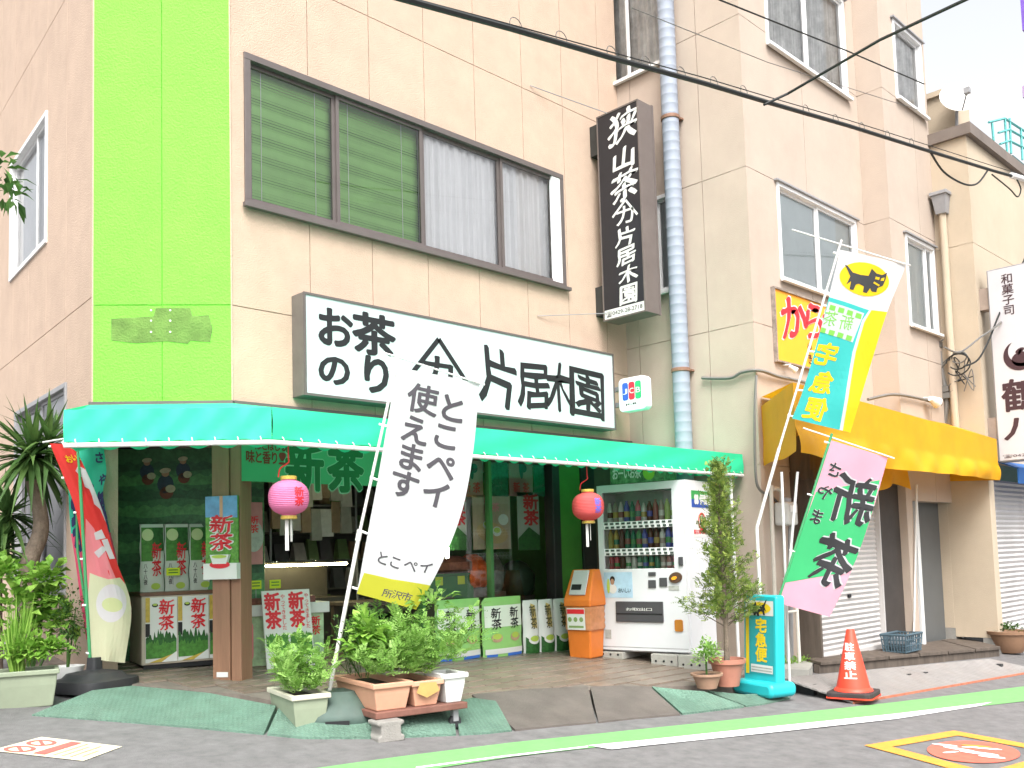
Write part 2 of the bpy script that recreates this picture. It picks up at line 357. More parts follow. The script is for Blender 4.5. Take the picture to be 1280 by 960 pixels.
for k, (d, x, y) in enumerate(spots):
    zz = gz(x, y)+.083+random.uniform(-.001, .0015)
    if k < 290:
        if tme is None:
            o = obj('floor_tile', tm, TILE, apron); tme = o.data
        else:
            o = bpy.data.objects.new('floor_tile', tme); COL.objects.link(o); o.parent = apron
        o.matrix_local = Matrix.Translation((x, y, zz))@eul
    else:
        rest.add([np.array(eul@Vector(v))+[x, y, zz] for v in tm.v], tm.f)
if rest.v: tag(obj('floor_tiles', rest, TILE, apron), kind='stuff')

# green ramp mats and dark rubber mats
MATG = mat('green_checker_mat', (.115, .205, .155), .6, .2, 6, 1.2, 75, dirt=.4, dirtcol=(.13, .17, .13))
def tread(m, per=.032, amt=.1):                          # raised lozenge tread
    n = m.node_tree; L = n.links; b = n.nodes['Principled BSDF']; tc = n.nodes.new('ShaderNodeTexCoord'); ws = []
    for a in (.5, -.62):
        mp = n.nodes.new('ShaderNodeMapping'); mp.inputs['Rotation'].default_value = (0, 0, a); L.new(tc.outputs['Object'], mp.inputs[0])
        wv = n.nodes.new('ShaderNodeTexWave'); wv.inputs['Scale'].default_value = .314/per; wv.inputs['Distortion'].default_value = .3; L.new(mp.outputs[0], wv.inputs[0]); ws.append(wv.outputs['Fac'])
    mu = n.nodes.new('ShaderNodeMath'); mu.operation = 'MULTIPLY'; L.new(ws[0], mu.inputs[0]); L.new(ws[1], mu.inputs[1])
    bp = n.nodes.new('ShaderNodeBump'); bp.inputs['Strength'].default_value = .8; bp.inputs['Distance'].default_value = .006; L.new(mu.outputs[0], bp.inputs['Height'])
    if b.inputs['Normal'].links: L.new(b.inputs['Normal'].links[0].from_socket, bp.inputs['Normal'])
    L.new(bp.outputs[0], b.inputs['Normal']); src = b.inputs['Base Color'].links[0].from_socket
    mr = n.nodes.new('ShaderNodeMapRange'); mr.inputs[3].default_value = 1-amt; mr.inputs[4].default_value = 1+amt; L.new(mu.outputs[0], mr.inputs[0])
    vm = n.nodes.new('ShaderNodeVectorMath'); vm.operation = 'SCALE'; L.new(src, vm.inputs[0]); L.new(mr.outputs[0], vm.inputs['Scale']); L.new(vm.outputs[0], b.inputs['Base Color'])
tread(MATG)
MATB = mat('dark_rubber_mat', (.115, .098, .088), .6, .2, 5, .5, 70, dirt=.45, dirtcol=(.14, .12, .10))
def ramp(name, label, back, front, hb, hf, mt, cat, group=None):
    bk = [GR(*p, hb) for p in back]; fr = [GR(*p, hf) for p in front]; n = len(bk); m = MB()
    org = sum(bk+fr)/(2*n); org[2] = gz(org[0], org[1])
    top = bk+fr; bot = [np.array([p[0], p[1], gz(p[0], p[1])-.01]) for p in top]
    m.add(top+bot, [(i, i+1, n+i+1, n+i) for i in range(n-1)]+[(n+i, n+i+1, 3*n+i+1, 3*n+i) for i in range(n-1)]+[(i, 2*n+i, 2*n+i+1, i+1) for i in range(n-1)]+[(0, n, 3*n, 2*n), (n-1, 3*n-1, 4*n-1, 2*n-1)])
    return tag(obj(name, m, mt, None, org), label, cat, group)
ramp('ramp_mat', 'worn green ramp mat curving round the shop corner', [(115, 863), (165, 857), (260, 866), (345, 882)], [(40, 893), (140, 900), (240, 908), (330, 916)], .115, .014, MATG, 'mat')
ramp('ramp_mat', 'green ramp mat under the planter and flag base', [(349, 882.5), (400, 888), (480, 891), (566, 878)], [(334, 916.5), (380, 921), (470, 921), (570, 917)], .115, .014, MATG, 'mat')
ramp('ramp_mat', 'small green ramp mat under the plant trolley wheels', [(570, 877), (590, 872), (620, 876)], [(574, 917), (610, 915), (640, 912)], .112, .014, MATG, 'mat')
ramp('rubber_mat', 'dark brown rubber mat with a crack beside the trolley', [(590, 868), (660, 861), (735, 858)], [(644, 911.5), (690, 907), (745, 902)], .118, .016, MATB, 'mat')
ramp('rubber_mat', 'dark brown rubber mat in front of the vending machine', [(738, 858), (775, 857), (812, 858)], [(748, 902), (790, 897.5), (850, 892)], .118, .016, MATB, 'mat')
ramp('ramp_mat', 'green ramp mat under the small potted plant', [(815, 858), (850, 862), (880, 864)], [(853, 891.5), (890, 887), (930, 882)], .118, .016, MATG, 'mat')
ramp('ramp_mat', 'small green mat plate beneath the blue-green floor sign', [(884, 863.5), (930, 868), (975, 866)], [(933, 882), (955, 879), (988, 872)], .05, .012, MATG, 'mat')

# ================================================================== shop building
def cells(u0, u1, v0, v1, us, vs, holes):
    U = sorted(set([u0, u1]+[u for u in us if u0 < u < u1])); Vv = sorted(set([v0, v1]+[v for v in vs if v0 < v < v1]))
    for i in range(len(U)-1):
        for j in range(len(Vv)-1): yield U[i], U[i+1], Vv[j], Vv[j+1]
def minus(rect, holes):
    out = [rect]
    for h in holes:
        nx = []
        for (a, b, c, d) in out:
            x0, x1, y0, y1 = max(a, h[0]), min(b, h[1]), max(c, h[2]), min(d, h[3])
            if x0 >= x1 or y0 >= y1: nx.append((a, b, c, d)); continue
            if a < x0: nx.append((a, x0, c, d))
            if x1 < b: nx.append((x1, b, c, d))
            if c < y0: nx.append((x0, x1, c, y0))
            if y1 < d: nx.append((x0, x1, y1, d))
        out = nx
    return out
def wall(bld, pl, u0, u1, v0, v1, us, vs, holes, m, thick=.2, gap=.004, dep=.012):
    w_ = MB()
    for r in minus((u0, u1, v0, v1), holes): w_.box(pl, r[0], r[1], -thick, -dep, r[2], r[3])
    obj('wall', w_, m, bld)
    for a, b, c, d in cells(u0, u1, v0, v1, us, vs, holes):
        ea = gap if a > u0 else 0; eb = gap if b < u1 else 0; ec = gap if c > v0 else 0; ed = gap if d < v1 else 0
        for r in minus((a+ea, b-eb, c+ec, d-ed), holes): obj('wall_panel', MB().box(pl, r[0], r[1], -dep-.004, 0, r[2], r[3]), m, bld)
def window(bld, pl, a0, a1, c0, c1, splits, fm, backs, fw=.045, dep=.09, proud=.02, gm=GLS, sill=True, sash=.03):
    fm_ = MB()
    fm_.box(pl, a0, a1, -dep, proud, c0, c0+fw); fm_.box(pl, a0, a1, -dep, proud, c1-fw, c1)
    fm_.box(pl, a0, a0+fw, -dep, proud-.002, c0+fw, c1-fw); fm_.box(pl, a1-fw, a1, -dep, proud-.002, c0+fw, c1-fw)
    if sill: fm_.box(pl, a0-.03, a1+.03, proud+.001, proud+.05, c0-.025, c0+.015)
    wn = obj('window', fm_, fm, bld, bev=.003)
    bw = MB(); bw.box(pl, a0-.02, a1+.02, -.62, -.6, c0-.02, c1+.02); obj('dark_room', bw, DARK, wn)
    ed = [a0+fw]+splits+[a1-fw]
    for i in range(len(ed)-1):
        x0, x1 = ed[i], ed[i+1]; off = -.03 if i % 2 else -.05
        sm = MB(); s_ = sash
        sm.box(pl, x0, x1, off-.02, off+.012, c0+fw, c0+fw+s_); sm.box(pl, x0, x1, off-.02, off+.012, c1-fw-s_, c1-fw)
        sm.box(pl, x0, x0+s_, off-.02, off+.01, c0+fw+s_, c1-fw-s_); sm.box(pl, x1-s_, x1, off-.02, off+.01, c0+fw+s_, c1-fw-s_)
        obj('sash', sm, fm, wn)
        g = MB(); g.poly([pl(x0+s_, off, c0+fw+s_), pl(x1-s_, off, c0+fw+s_), pl(x1-s_, off, c1-fw-s_), pl(x0+s_, off, c1-fw-s_)]); obj('pane', g, gm, wn, recalc=False)
        bk = backs[i % len(backs)]
        if bk is None: continue
        kind, bm_ = bk[:2]; b = MB()
        if kind == 'blind':
            k = int((c1-c0)/.028)
            for j in range(k):
                z = c0+fw+.02+j*(c1-c0-2*fw-.03)/k; t = .3+.25*math.sin(j*.9)+random.uniform(-.12, .12)
                b.add([pl(x0, -.11, z), pl(x1, -.11, z), pl(x1, -.11-.018*t, z+.027), pl(x0, -.11-.018*t, z+.027)], [(0, 1, 2, 3)])
            for e in (.18, .8): b.box(pl, x0+(x1-x0)*e, x0+(x1-x0)*e+.006, -.106, -.104, c0+fw, c1-fw, 1)
            obj('blind', b, bm_, wn, recalc=False)
        elif kind == 'curtain':
            lo_, hi_ = bk[2] if len(bk) > 2 else (0, 1); y0, y1 = x0+(x1-x0)*lo_, x0+(x1-x0)*hi_
            b.grid(lambda u, v: pl(y0+(y1-y0)*u, -.1+.018*math.sin(u*(y1-y0)*52+.6*math.sin(u*9))+.008*math.sin(u*(y1-y0)*131), c0+.04+(c1-c0-.06)*v), int((y1-y0)*120)+8, 3)
            obj('curtain', b, bm_, wn, smooth=True, recalc=False)
        elif kind == 'film':
            b.poly([pl(x0, -.07, c0+fw), pl(x1, -.07, c0+fw), pl(x1, -.07, c1-fw), pl(x0, -.07, c1-fw)]); obj('frosted_film', b, bm_, wn, recalc=False)
    return wn
FF = Plane((0, YF), (1, 0)); CLx, CLy = 2.98, 7.90
FC = seg((CLx, CLy), (XC, YF)); LC = math.hypot(XC-CLx, YF-CLy)
ld = np.array([.094, .9956]); FL = Plane((CLx+ld[0]*14, CLy+ld[1]*14), -ld)       # a runs towards the corner; a = 14 at the corner
shop = thing('tea_shop_building', 'peach stucco corner building with a lime green stripe and tea shop below', 'building', (XC, YF, .4))
BLGR = [mat('green_blind', (.27, .52, .17), .5, .1, 3), mat('blind_cord', (.6, .65, .6), .6)]
CURT = mat('white_curtain', (.84, .85, .86), .8, .05, 2)
Z0W, ZT = 2.72, 10.2
wa0, wa1, wc0, wc1 = 3.985, 8.10, 4.515, 5.885
wall(shop, FF, XC, XE, Z0W, ZT, [4.633, 5.329, 6.022, 6.725, 7.46, 8.145, 8.83], [3.62, 6.74, 9.3], [(wa0, wa1, wc0, wc1)], STUC)
wall(shop, FC, 0, LC, Z0W, ZT, [LC*.497], [3.62, 6.9, 9.3], [], LIME)
obj('corner_strip', MB().box(FC, -.012, .0, -.1, .002, Z0W, ZT).box(FC, LC, LC+.012, -.1, .002, Z0W, ZT), STUC, shop)
lw = [FL.px(60, 138)[0], FL.px(60, 302)[1], FL.px(60, 138)[1], FL.px(14, 250)[0]]
lw2 = [FL.px(84, 480)[0], FL.px(20, 500)[0], FL.px(60, 492)[1]]
wall(shop, FL, 0, 14, 0, ZT, [14-.72*k for k in (1.2, 2.2, 3.2, 4.2, 5.2, 6.2)], [FL.px(90, 391)[1], FL.px(40, 73)[1]], [(lw[3], lw[0], lw[1], lw[2]), (lw2[1], lw2[0], 1.2, lw2[2])], STUC)
def pxs(pl, xs_, y, b=0): return [pl.px(x, y, b)[0] for x in xs_]
s1, s2, s3 = pxs(FF, (423, 531, 628), 250)
window(shop, FF, wa0, wa1, wc0, wc1, [s1, s2, s3], BRONZE, [('blind', BLGR), ('blind', BLGR), ('curtain', CURT), ('curtain', CURT, (0, .9))], fw=.06, sash=.035)
obj('white_strip', MB().box(FF, *pxs(FF, (691, 703), 290), -.03, .012, wc0+.06, wc1-.06), ALU, shop)
window(shop, FL, lw[3], lw[0], lw[1], lw[2], [(lw[3]+lw[0]*2)/3], ALU, [('curtain', CURT)], sill=False)
window(shop, FL, lw2[1], lw2[0], 1.2, lw2[2], [(lw2[1]+lw2[0])/2], GREY, [('film', mat('pale_film', (.55, .55, .58), .4))], sill=False)
obj('roof_slab', MB().prism(lambda a, b, c: W(a, c, b), [(XC, YF), (XE, YF), (XE, 20), (CLx+1.2, 20), (CLx, CLy)], ZT, ZT+.1), CONC, shop)
obj('side_wall', MB().box(W, XE-.2, XE, YF+.21, 20, -.2, ZT), STUC, shop)
# faded patch and holes where an old sign hung on the lime stripe
pt = mat('faded_patch', (.12, .215, .045), .85, .25, 7, .8, 55, dirt=.3, dirtcol=(.16, .20, .06))
a0, a1, c0, c1 = FC.rect(139, 394, 266, 428)
nn = [(a0, c0+.02), (a0+.2, c0-.005), (a0+.45, c0+.01), (a0+.62, c0-.012), (a1-.18, c0+.015), (a1-.02, c0), (a1, c0+.12), (a1-.03, c1), (a0+.66, c1-.01), (a0+.64, c1+.06), (a0+.36, c1+.06), (a0+.34, c1-.01), (a0, c1-.03)]
m = MB(); shape(m, nn, on(FC, .003)); obj('faded_patch', m, pt, shop, recalc=False)
m = MB()
for x in (189, 213):
    for y in (388, 401, 415):
        a, c = FC.px(x, y); m.prism(FC, ell(a, c, .008, .008, 10), 0, .006)
obj('filled_holes', m, WHITE, shop)
m = MB(); m.box(FC, -.02, LC+.02, .001, .05, 2.72, 2.80); m.box(FF, XC, XE-.02, .001, .05, 2.72, 2.80); obj('flashing', m, BRONZE, shop)

# ground-floor front: posts, header, interior shell
RZ1 = 2.6
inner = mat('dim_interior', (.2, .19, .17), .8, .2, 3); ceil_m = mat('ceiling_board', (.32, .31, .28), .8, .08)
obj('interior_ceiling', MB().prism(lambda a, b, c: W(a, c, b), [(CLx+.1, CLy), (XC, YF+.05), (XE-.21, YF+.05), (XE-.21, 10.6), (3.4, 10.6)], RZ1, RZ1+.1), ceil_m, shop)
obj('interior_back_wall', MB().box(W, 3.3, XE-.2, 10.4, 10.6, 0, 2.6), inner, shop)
obj('header_beam', MB().box(FF, XC, XE-.2, -.2, 0, 2.45, 2.72).box(FC, .02, LC, -.2, -.01, 2.45, 2.72), mat('header_brown', (.10, .08, .06), .7, .2), shop)
def post(name, x0, x1, mt, y=YF, d=.12, b=.02, z1=2.45):
    a, b_ = FY(x0, 700, y)[0], FY(x1, 700, y)[0]; return obj(name, MB().box(FF, a, b_, -d, b, gz(a, y)+.08, z1), mt, shop, bev=.006)
post('door_post', 692, 701, mat('black_post', (.02, .02, .02), .4, .1)); post('green_panel', 701.5, 728, DGRN, b=0)
post('door_post', 728.5, 745, MATS['black_post']); post('brown_panel', 745.5, 786, mat('brown_panel', (.10, .075, .055), .6, .2, 4), b=0)
a = pxs(FF, (300, 262), 840)
P0 = GR(266, 848, .1); P1 = GR(301, 851, .1); pb = (P0+P1)/2
pilf = Plane((P0[0], P0[1]), (P1[0]-P0[0], P1[1]-P0[1])); pw = math.hypot(*(P1-P0)[:2])
pil = obj('pillar', MB().box(pilf, 0, pw*.62, -.2, 0, pb[2]-.03, 2.72).box(pilf, pw*.62+.006, pw, -.2, -.012, pb[2]-.03, 2.72), BROWN, shop, bev=.006)
obj('base_tag', MB().box(pilf, pw*.15, pw*.55, .001, .006, pb[2]+.02, pb[2]+.06), WHITE, pil)

# ================================================================== teal awning
aw = thing('awning', 'teal canvas awning with a white rail over the tea shop front', 'awning', (XC, YF, 2.3))
YA = 5.6; zt, zb, zw = 2.485, 2.27, 2.785
k = (YF-YA); nC = FC.n; 
t = math.tan(.5*math.acos(max(-1, min(1, float(nC@np.array([0, -1, 0]))))))
mit = np.array([XC-k*t, YA]); fo_ = Plane(np.array([CLx, CLy])+nC[:2]*k, FC.ax); lend = fo_(fo_.px(80, 548)[0], 0, 0)[:2]
rend = np.array([9.14, YA]); front = [lend, mit, rend]; back = [np.array([CLx-.02, CLy+.02]), np.array([XC, YF]), np.array([9.14, YF])]
def lerp(a, b, t): return a+(b-a)*t
m = MB()
for i in range(2):
    m.grid(lambda u, v: np.append(lerp(lerp(back[i], back[i+1], u), lerp(front[i], front[i+1], u), v), lerp(zw, zt, v)-.018*math.sin(math.pi*v)), 24, 6)
obj('canopy', m, TEAL, aw, smooth=True, recalc=False)
m = MB()
for i in range(2):
    m.grid(lambda u, v: np.append(lerp(front[i], front[i+1], u), lerp(zt, zb, v)+.004*math.sin(u*60)*v)+np.append((np.array([0, -1]) if i else nC[:2])*(.006+.01*math.sin(u*37+v*3)*math.sin(math.pi*v)), 0), 80, 5)
obj('valance', m, TEAL, aw, smooth=True, recalc=False)
m = MB(); e = lend
m.poly([np.append(back[0], zw), np.append(front[0], zt), np.append(front[0], zb), np.append(lerp(back[0], front[0], .55), zb+.02)])
obj('side_flap', m, TEAL, aw, recalc=False); m = MB()
e2 = [np.append(back[2], zw), np.append(front[2], zt), np.append(front[2], zb), np.append(lerp(back[2], front[2], .5), zb+.03)]; m.poly(e2)
obj('side_flap', m, TEAL, aw, recalc=False)
m = MB(); m.tube([np.append(p, zb-.02) for p in front], .017, 8); obj('rail', m, WHITE, aw, smooth=True)
m = MB()
for i in range(2):
    n = int(np.linalg.norm(front[i+1]-front[i])/.14)
    for j in range(n):
        p = lerp(front[i], front[i+1], (j+.5)/n); d = np.append(np.array([0, -1]) if i else nC[:2], 0)*.024; a = np.append(FC.ax[:2] if i == 0 else np.array([1, 0]), 0)
        m.tube([np.append(p, zb+.018)+d*.5, np.append(p, zb+.003)+d+a*.006, np.append(p, zb-.03)+d+a*.012], .004, 5)
tag(obj('lacing', m, WHITE, aw), kind='stuff')
m = MB()     # scalloped inner edge behind the rail
for i in range(2):
    n = int(np.linalg.norm(front[i+1]-front[i])/.17)
    for j in range(n):
        p0, p1 = lerp(front[i], front[i+1], j/n), lerp(front[i], front[i+1], (j+1)/n); d = (back[i]-front[i])/np.linalg.norm(back[i]-front[i])*.06
        m.poly([np.append(lerp(p0, p1, s)+d, zb-.01-.04*math.sin(math.pi*s)) for s in np.linspace(0, 1, 7)]+[np.append(p1+d, zb+.03), np.append(p0+d, zb+.03)])
obj('scallops', m, TEAL, aw, recalc=False)
m = MB()
for x in (3.9, 5.6, 7.3, 9.0): obj('arm', MB().tube([(x, YF-.02, 2.55), (x, YA+.04, zb+.02)], .016, 6), WHITE, aw, smooth=True)
obj('arm', MB().tube([np.append(front[0], zb), np.append(back[0], 2.5)], .016, 6), WHITE, aw, smooth=True)
m = MB(); lp = GR(903, 850, .1); m.tube([(8.98, YA+.06, gz(8.9, YA)+.08), (8.98, YA+.06, zb)], .018, 8); obj('leg', m, WHITE, aw, smooth=True)

# ================================================================== big shop sign, blade sign, card sign
a0, a1, c0, c1 = 4.44, 8.80, 2.885, 3.855
SGN = mat('sign_acrylic', (.47, .53, .54), .25, .03, 2)
sp = Plane((0, YF-.19), (1, 0)); a0, a1 = sp.px(379.5, 430)[0], sp.px(768, 495)[0]; c1 = sp.px(379.5, 364.5)[1]; c0 = sp.px(383, 494)[1]
sg = thing('shop_sign', 'long white lightbox sign with black brush lettering above the awning', 'sign', ((a0+a1)/2, YF, c0))
obj('case', MB().box(sp, a0, a1, -.19, -.005, c0, c1), mat('sign_case', (.15, .13, .12), .5, .15, 4, metal=.2, dirt=.3), sg, bev=.006)
fw = .022
obj('frame', MB().box(sp, a0, a1, -.004, .012, c0, c0+fw).box(sp, a0, a1, -.004, .012, c1-fw, c1).box(sp, a0, a0+fw, -.004, .011, c0+fw, c1-fw).box(sp, a1-fw, a1, -.004, .011, c0+fw, c1-fw), BRONZE, sg)
obj('face', MB().box(sp, a0+fw, a1-fw, -.003, .003, c0+fw, c1-fw), SGN, sg)
m = MB(); f = on(sp, .006)
def pxitem(pl, ch, x0, y0, x1, y1, k=1.0, **kw):
    ua = pl.px(x0, (y0+y1)/2)[0]; ub = pl.px(x1, (y0+y1)/2)[0]; va = pl.px((x0+x1)/2, y1)[1]; vb = pl.px((x0+x1)/2, y0)[1]
    return (ch, (ua+ub)/2, (va+vb)/2, (ub-ua)*k, (vb-va)*k, kw.get('rot', 0), kw.get('shear', 0))
letters(m, [pxitem(sp, 'お', 398, 388, 438, 434), pxitem(sp, '茶', 444, 396, 490, 443), pxitem(sp, 'の', 399, 444, 436, 482), pxitem(sp, 'り', 450, 447, 490, 492)], f, bold=.04)
letters(m, [pxitem(sp, '片', 602, 440, 645, 506, rot=-.05), pxitem(sp, '居', 649, 456, 685, 510, shear=.06), pxitem(sp, '木', 684, 458, 712, 514, shear=.06), pxitem(sp, '園', 714, 464, 755, 522, shear=.05)], f, bold=.026, nib=-.8)
def yama(m, pl, apex, l, r, th, f):
    A_, B_, C_ = (pl.px(*q) for q in (apex, l, r)); 
    for e in (B_, C_):
        d = np.array(e)-np.array(A_); nn_ = np.array([-d[1], d[0]])/np.linalg.norm(d)*th
        shape(m, [np.array(A_)-nn_, np.array(A_)+nn_, np.array(e)+nn_, np.array(e)-nn_], f)
yama(m, sp, (548, 424), (512, 470), (583, 478), .026, f)
letters(m, [pxitem(sp, 'カ', 528, 446, 568, 486)], on(sp, .007), bold=.03)
obj('lettering', m, BLACK, sg, recalc=False)

XB = 8.6; bl = Plane((XB, 0), (0, -1)); a0, a1, c0, c1 = bl.px(750, 270)[0], bl.px(803, 270)[0], bl.px(780, 396)[1], bl.px(774, 134)[1]
bs = thing('blade_sign', 'tall black projecting sign with white vertical tea lettering and phone number', 'sign', (XB+.14, -a0, c0))
obj('case', MB().box(bl, a0, a1, -.27, -.004, c0, c1), mat('bronze_case', (.15, .125, .115), .5, .1, metal=.2), bs, bev=.005)
obj('rim', MB().box(bl, a1-.012, a1+.006, -.285, -.255, c0-.006, c1+.006).box(bl, a0, a1, -.003, .008, c1-.018, c1).box(bl, a0, a1, -.003, .008, c0, c0+.014).box(bl, a0, a0+.018, -.003, .007, c0+.014, c1-.018).box(bl, a1-.018, a1, -.003, .007, c0+.014, c1-.018), MATS['bronze_case'], bs)
obj('face', MB().box(bl, a0+.018, a1-.018, -.003, .002, c0+.014, c1-.018), mat('black_acrylic', (.018, .018, .022), .3, .1), bs)
m = MB(); f = on(bl, .005)
for ch, y0, y1, x0, x1 in (('狭', 140, 176, 763, 795), ('山', 186, 211, 766, 793), ('茶', 216, 250, 766, 796), ('片', 285, 306, 771, 794), ('居', 309, 330, 772, 794), ('木', 333, 353, 775, 796), ('園', 356, 379, 776, 797)):
    letters(m, [pxitem(bl, ch, x0, y0, x1, y1, shear=.14, rot=.06)], f, bold=.03, nib=.7)
yama(m, bl, (782, 250), (766, 272), (797, 268), .014, f); letters(m, [pxitem(bl, 'カ', 770, 257, 794, 281)], f, bold=.015)
obj('lettering', m, WPRINT, bs, recalc=False)
ph = Plane((XB, 0), (0, -1)); x0, z0_ = bl.px(760, 395); x1, z1_ = bl.px(808, 378)
m = MB(); m.box(bl, a0+.022, a1-.022, .002, .005, c0+.018, c0+.125); obj('phone_strip', m, WPRINT, bs)
m = MB(); letters(m, [('☎0429-28-2718', (a0+a1)/2, c0+.072, (a1-a0)*.86, .07)], on(bl, .008), bold=.0); obj('phone_number', m, BLACK, bs, recalc=False)
for (xa, ya, xb_, yb) in ((737, 163, 760, 200), (744, 360, 762, 396)):
    zz0, zz1 = FY(745, yb, YF)[2], FY(745, ya, YF)[2]
    obj('bracket', MB().box(W, XB+.03, XB+.22, -a0-.02, YF+.0, zz0, zz1), mat('black_bracket', (.03, .03, .028), .6, .2), bs, bev=.006)
obj('stay_wire', MB().tube([FY(663, 107, YF-.01), W(XB+.1, -a0-.2, c1-.02)], .006, 5), GREY, bs)
obj('stay_wire', MB().tube([FY(672, 395, YF-.01), W(XB+.06, -a0-.05, FY(745, 395, YF)[2])], .005, 5), GREY, bs)

JX = 8.72; jp = Plane((JX, 0), (0, -1)); a0, a1, c0, c1 = jp.rect(774, 516, 806, 468)
js = thing('card_sign', 'small white lightbox with blue, red and green card emblem', 'sign', (JX, -a0, c0))
def rrect(a0, a1, c0, c1, r, n=6):
    o = []
    for cx_, cy_, t0 in ((a1-r, c1-r, 0), (a0+r, c1-r, 90), (a0+r, c0+r, 180), (a1-r, c0+r, 270)):
        o += [(cx_+r*math.cos(math.radians(t0+90*i/n)), cy_+r*math.sin(math.radians(t0+90*i/n))) for i in range(n+1)]
    return o
obj('case', MB().prism(jp, rrect(a0, a1, c0, c1, .06), -.12, 0), WPLAS, js, smooth=True, bev=.01)
wd = (a1-a0); q0 = c0+(c1-c0)*.33; q1 = c1-(c1-c0)*.14
for i, col in enumerate(((.03, .10, .45), (.62, .03, .05), (.03, .40, .16))):
    x = a0+wd*(.15+i*.24); m = MB(); shape(m, rrect(x, x+wd*.22, q0, q1, wd*.07), on(jp, .003)); obj('emblem_bar', m, mat('card_%d' % i, col, .4, .03), js, recalc=False)
m = MB(); letters(m, [(c, a0+wd*(.26+i*.24), (q0+q1)/2, wd*.16, wd*.16) for i, c in enumerate('JCB')], on(jp, .006), bold=.02); obj('emblem_letters', m, WPRINT, js, recalc=False)
m = MB(); letters(m, [('JCB', (a0+a1)/2-.02, c0+(c1-c0)*.2, wd*.42, .03)], on(jp, .003), bold=.02); obj('small_print', m, BLACK, js, recalc=False)
for e in (c0+.08, c1-.13): obj('arm', MB().box(W, JX+.03, JX+.09, -a0-.02, YF, e, e+.05), GREY, js)

# ================================================================== beige building with yellow awning
YB, XS = 5.415, 9.2
bb = thing('beige_building', 'beige rendered three-storey building beside the tea shop', 'building', (XS, YB, 0))
FBL = Plane((XS, 0), (0, -1)); FBR = Plane((0, YB), (1, 0))
x_s = FY(1080, 281, YB)[0]; y_s = FX(1112, 275, x_s)[1]; x_e = FY(1168, 280, y_s)[0]
FBS = Plane((x_s, 0), (0, -1)); FB2 = Plane((0, y_s), (1, 0))
PF = mat('pale_film2', (.58, .64, .64), .5, .05)
SHOJI = mat('torn_paper', (.60, .60, .58), .8, .35, 4)
h1 = (-7.6, -6.44, 7.36, 8.9); h2 = (-6.72, -6.44, 4.54, 5.74)
wall(bb, FBL, -20, -YB-.003, -.3, 11, [-6.0, -7.0], [2.36, 3.95, 5.73, 7.51, 9.3], [h1, h2], BEIG)
w1 = (9.85, 11.88, 4.55, 5.72); w2 = (9.79, 11.87, 7.37, 8.75)
wall(bb, FBR, XS+.003, x_s, -.3, 11, [10.6, 12.3], [2.36, 3.95, 5.73, 7.51, 9.3], [w1, w2], BEIG)
wall(bb, FBS, -YB+.001, -y_s-.003, -.3, 11, [], [2.36, 3.95, 5.73, 7.51], [], BEIG)
w3a = FB2.px(1117, 70)[0], min(FB2.px(1155, 90)[0], x_e-.12), FB2.px(1119, 122)[1], FB2.px(1116, 25)[1]
w3b = FB2.px(1134, 350)[0], min(FB2.px(1170, 370)[0], x_e-.1), FB2.px(1140, 408)[1], FB2.px(1133, 293)[1]
wall(bb, FB2, x_s+.003, x_e, 2.0, 11, [x_s+1.0], [3.95, 5.73, 7.51], [w3a, w3b], BEIG)
window(bb, FBR, *w1, [(w1[0]+w1[1])/2], ALU, [('film', PF)]); window(bb, FBR, *w2, [(w2[0]+w2[1])/2], ALU, [('curtain', SHOJI)])
window(bb, FB2, *w3a, [], ALU, [('curtain', SHOJI)]); window(bb, FB2, *w3b, [(w3b[0]+w3b[1]*3)/4], ALU, [('film', PF)])
window(bb, FBL, *h1, [(h1[0]+h1[1])/2], ALU, [('curtain', SHOJI)]); window(bb, FBL, *h2, [], ALU, [('film', PF)])
for (pl, wv) in ((FBR, w1), (FBR, w2), (FB2, w3a), (FB2, w3b), (FBL, h1)): obj('window_hood', MB().box(pl, wv[0]-.05, wv[1]+.05, .001, .05, wv[3]+.001, wv[3]+.022), GREY, bb)
obj('roof_slab', MB().box(W, XS, x_e, YB, 20, 11, 11.1), CONC, bb)
obj('right_wall', MB().box(W, x_e-.2, x_e, y_s+.21, 20, -.3, 11), BEIG, bb)

# spiral duct on its left face
q = FX(850, 250, XS); dy = q[1]
dp = thing('drain_duct', 'pale grey spiral ventilation duct running up the beige wall', 'duct', (XS-.13, dy, 2.1))
DUCT = mat('galvanised_duct', (.25, .28, .335), .6, .08, 3)
pr = [(.1, 2.1)]; z = 2.1
while z < 10.6: pr += [(.1, z+.012), (.1012, z+.016), (.1012, z+.022), (.1, z+.026)]; z += .115
obj('pipe', MB().lathe(at(XS-.13, dy), pr, 20), DUCT, dp, smooth=True)
for zz in (FX(845, 155, XS)[2], FX(870, 465, XS)[2], 8.6): obj('clamp', MB().lathe(at(XS-.13, dy), [(.108, zz), (.112, zz+.005), (.112, zz+.04), (.108, zz+.045)], 20).box(W, XS-.06, XS+.01, dy-.1, dy+.1, zz+.01, zz+.03), mat('rusty_clamp', (.22, .12, .08), .7, .3, 9), dp)
cbl = tag(obj('wall_cable', MB().tube([W(XS-.03, dy+.16, z_) for z_ in (8, 6.2)]+[W(XS-.03, dy+.15+.03*math.sin(t*3), 6.1-t*.35) for t in np.linspace(0, 2, 8)]+[W(XS-.03, dy+.1, 5.3), W(XS-.05, dy+.06, 5.1), W(XS-.05, dy+.1, 4.75)], .014, 6), WHITE, None, (XS, dy, 4.7)), 'white cable looping down the wall beside the spiral duct', 'cable')

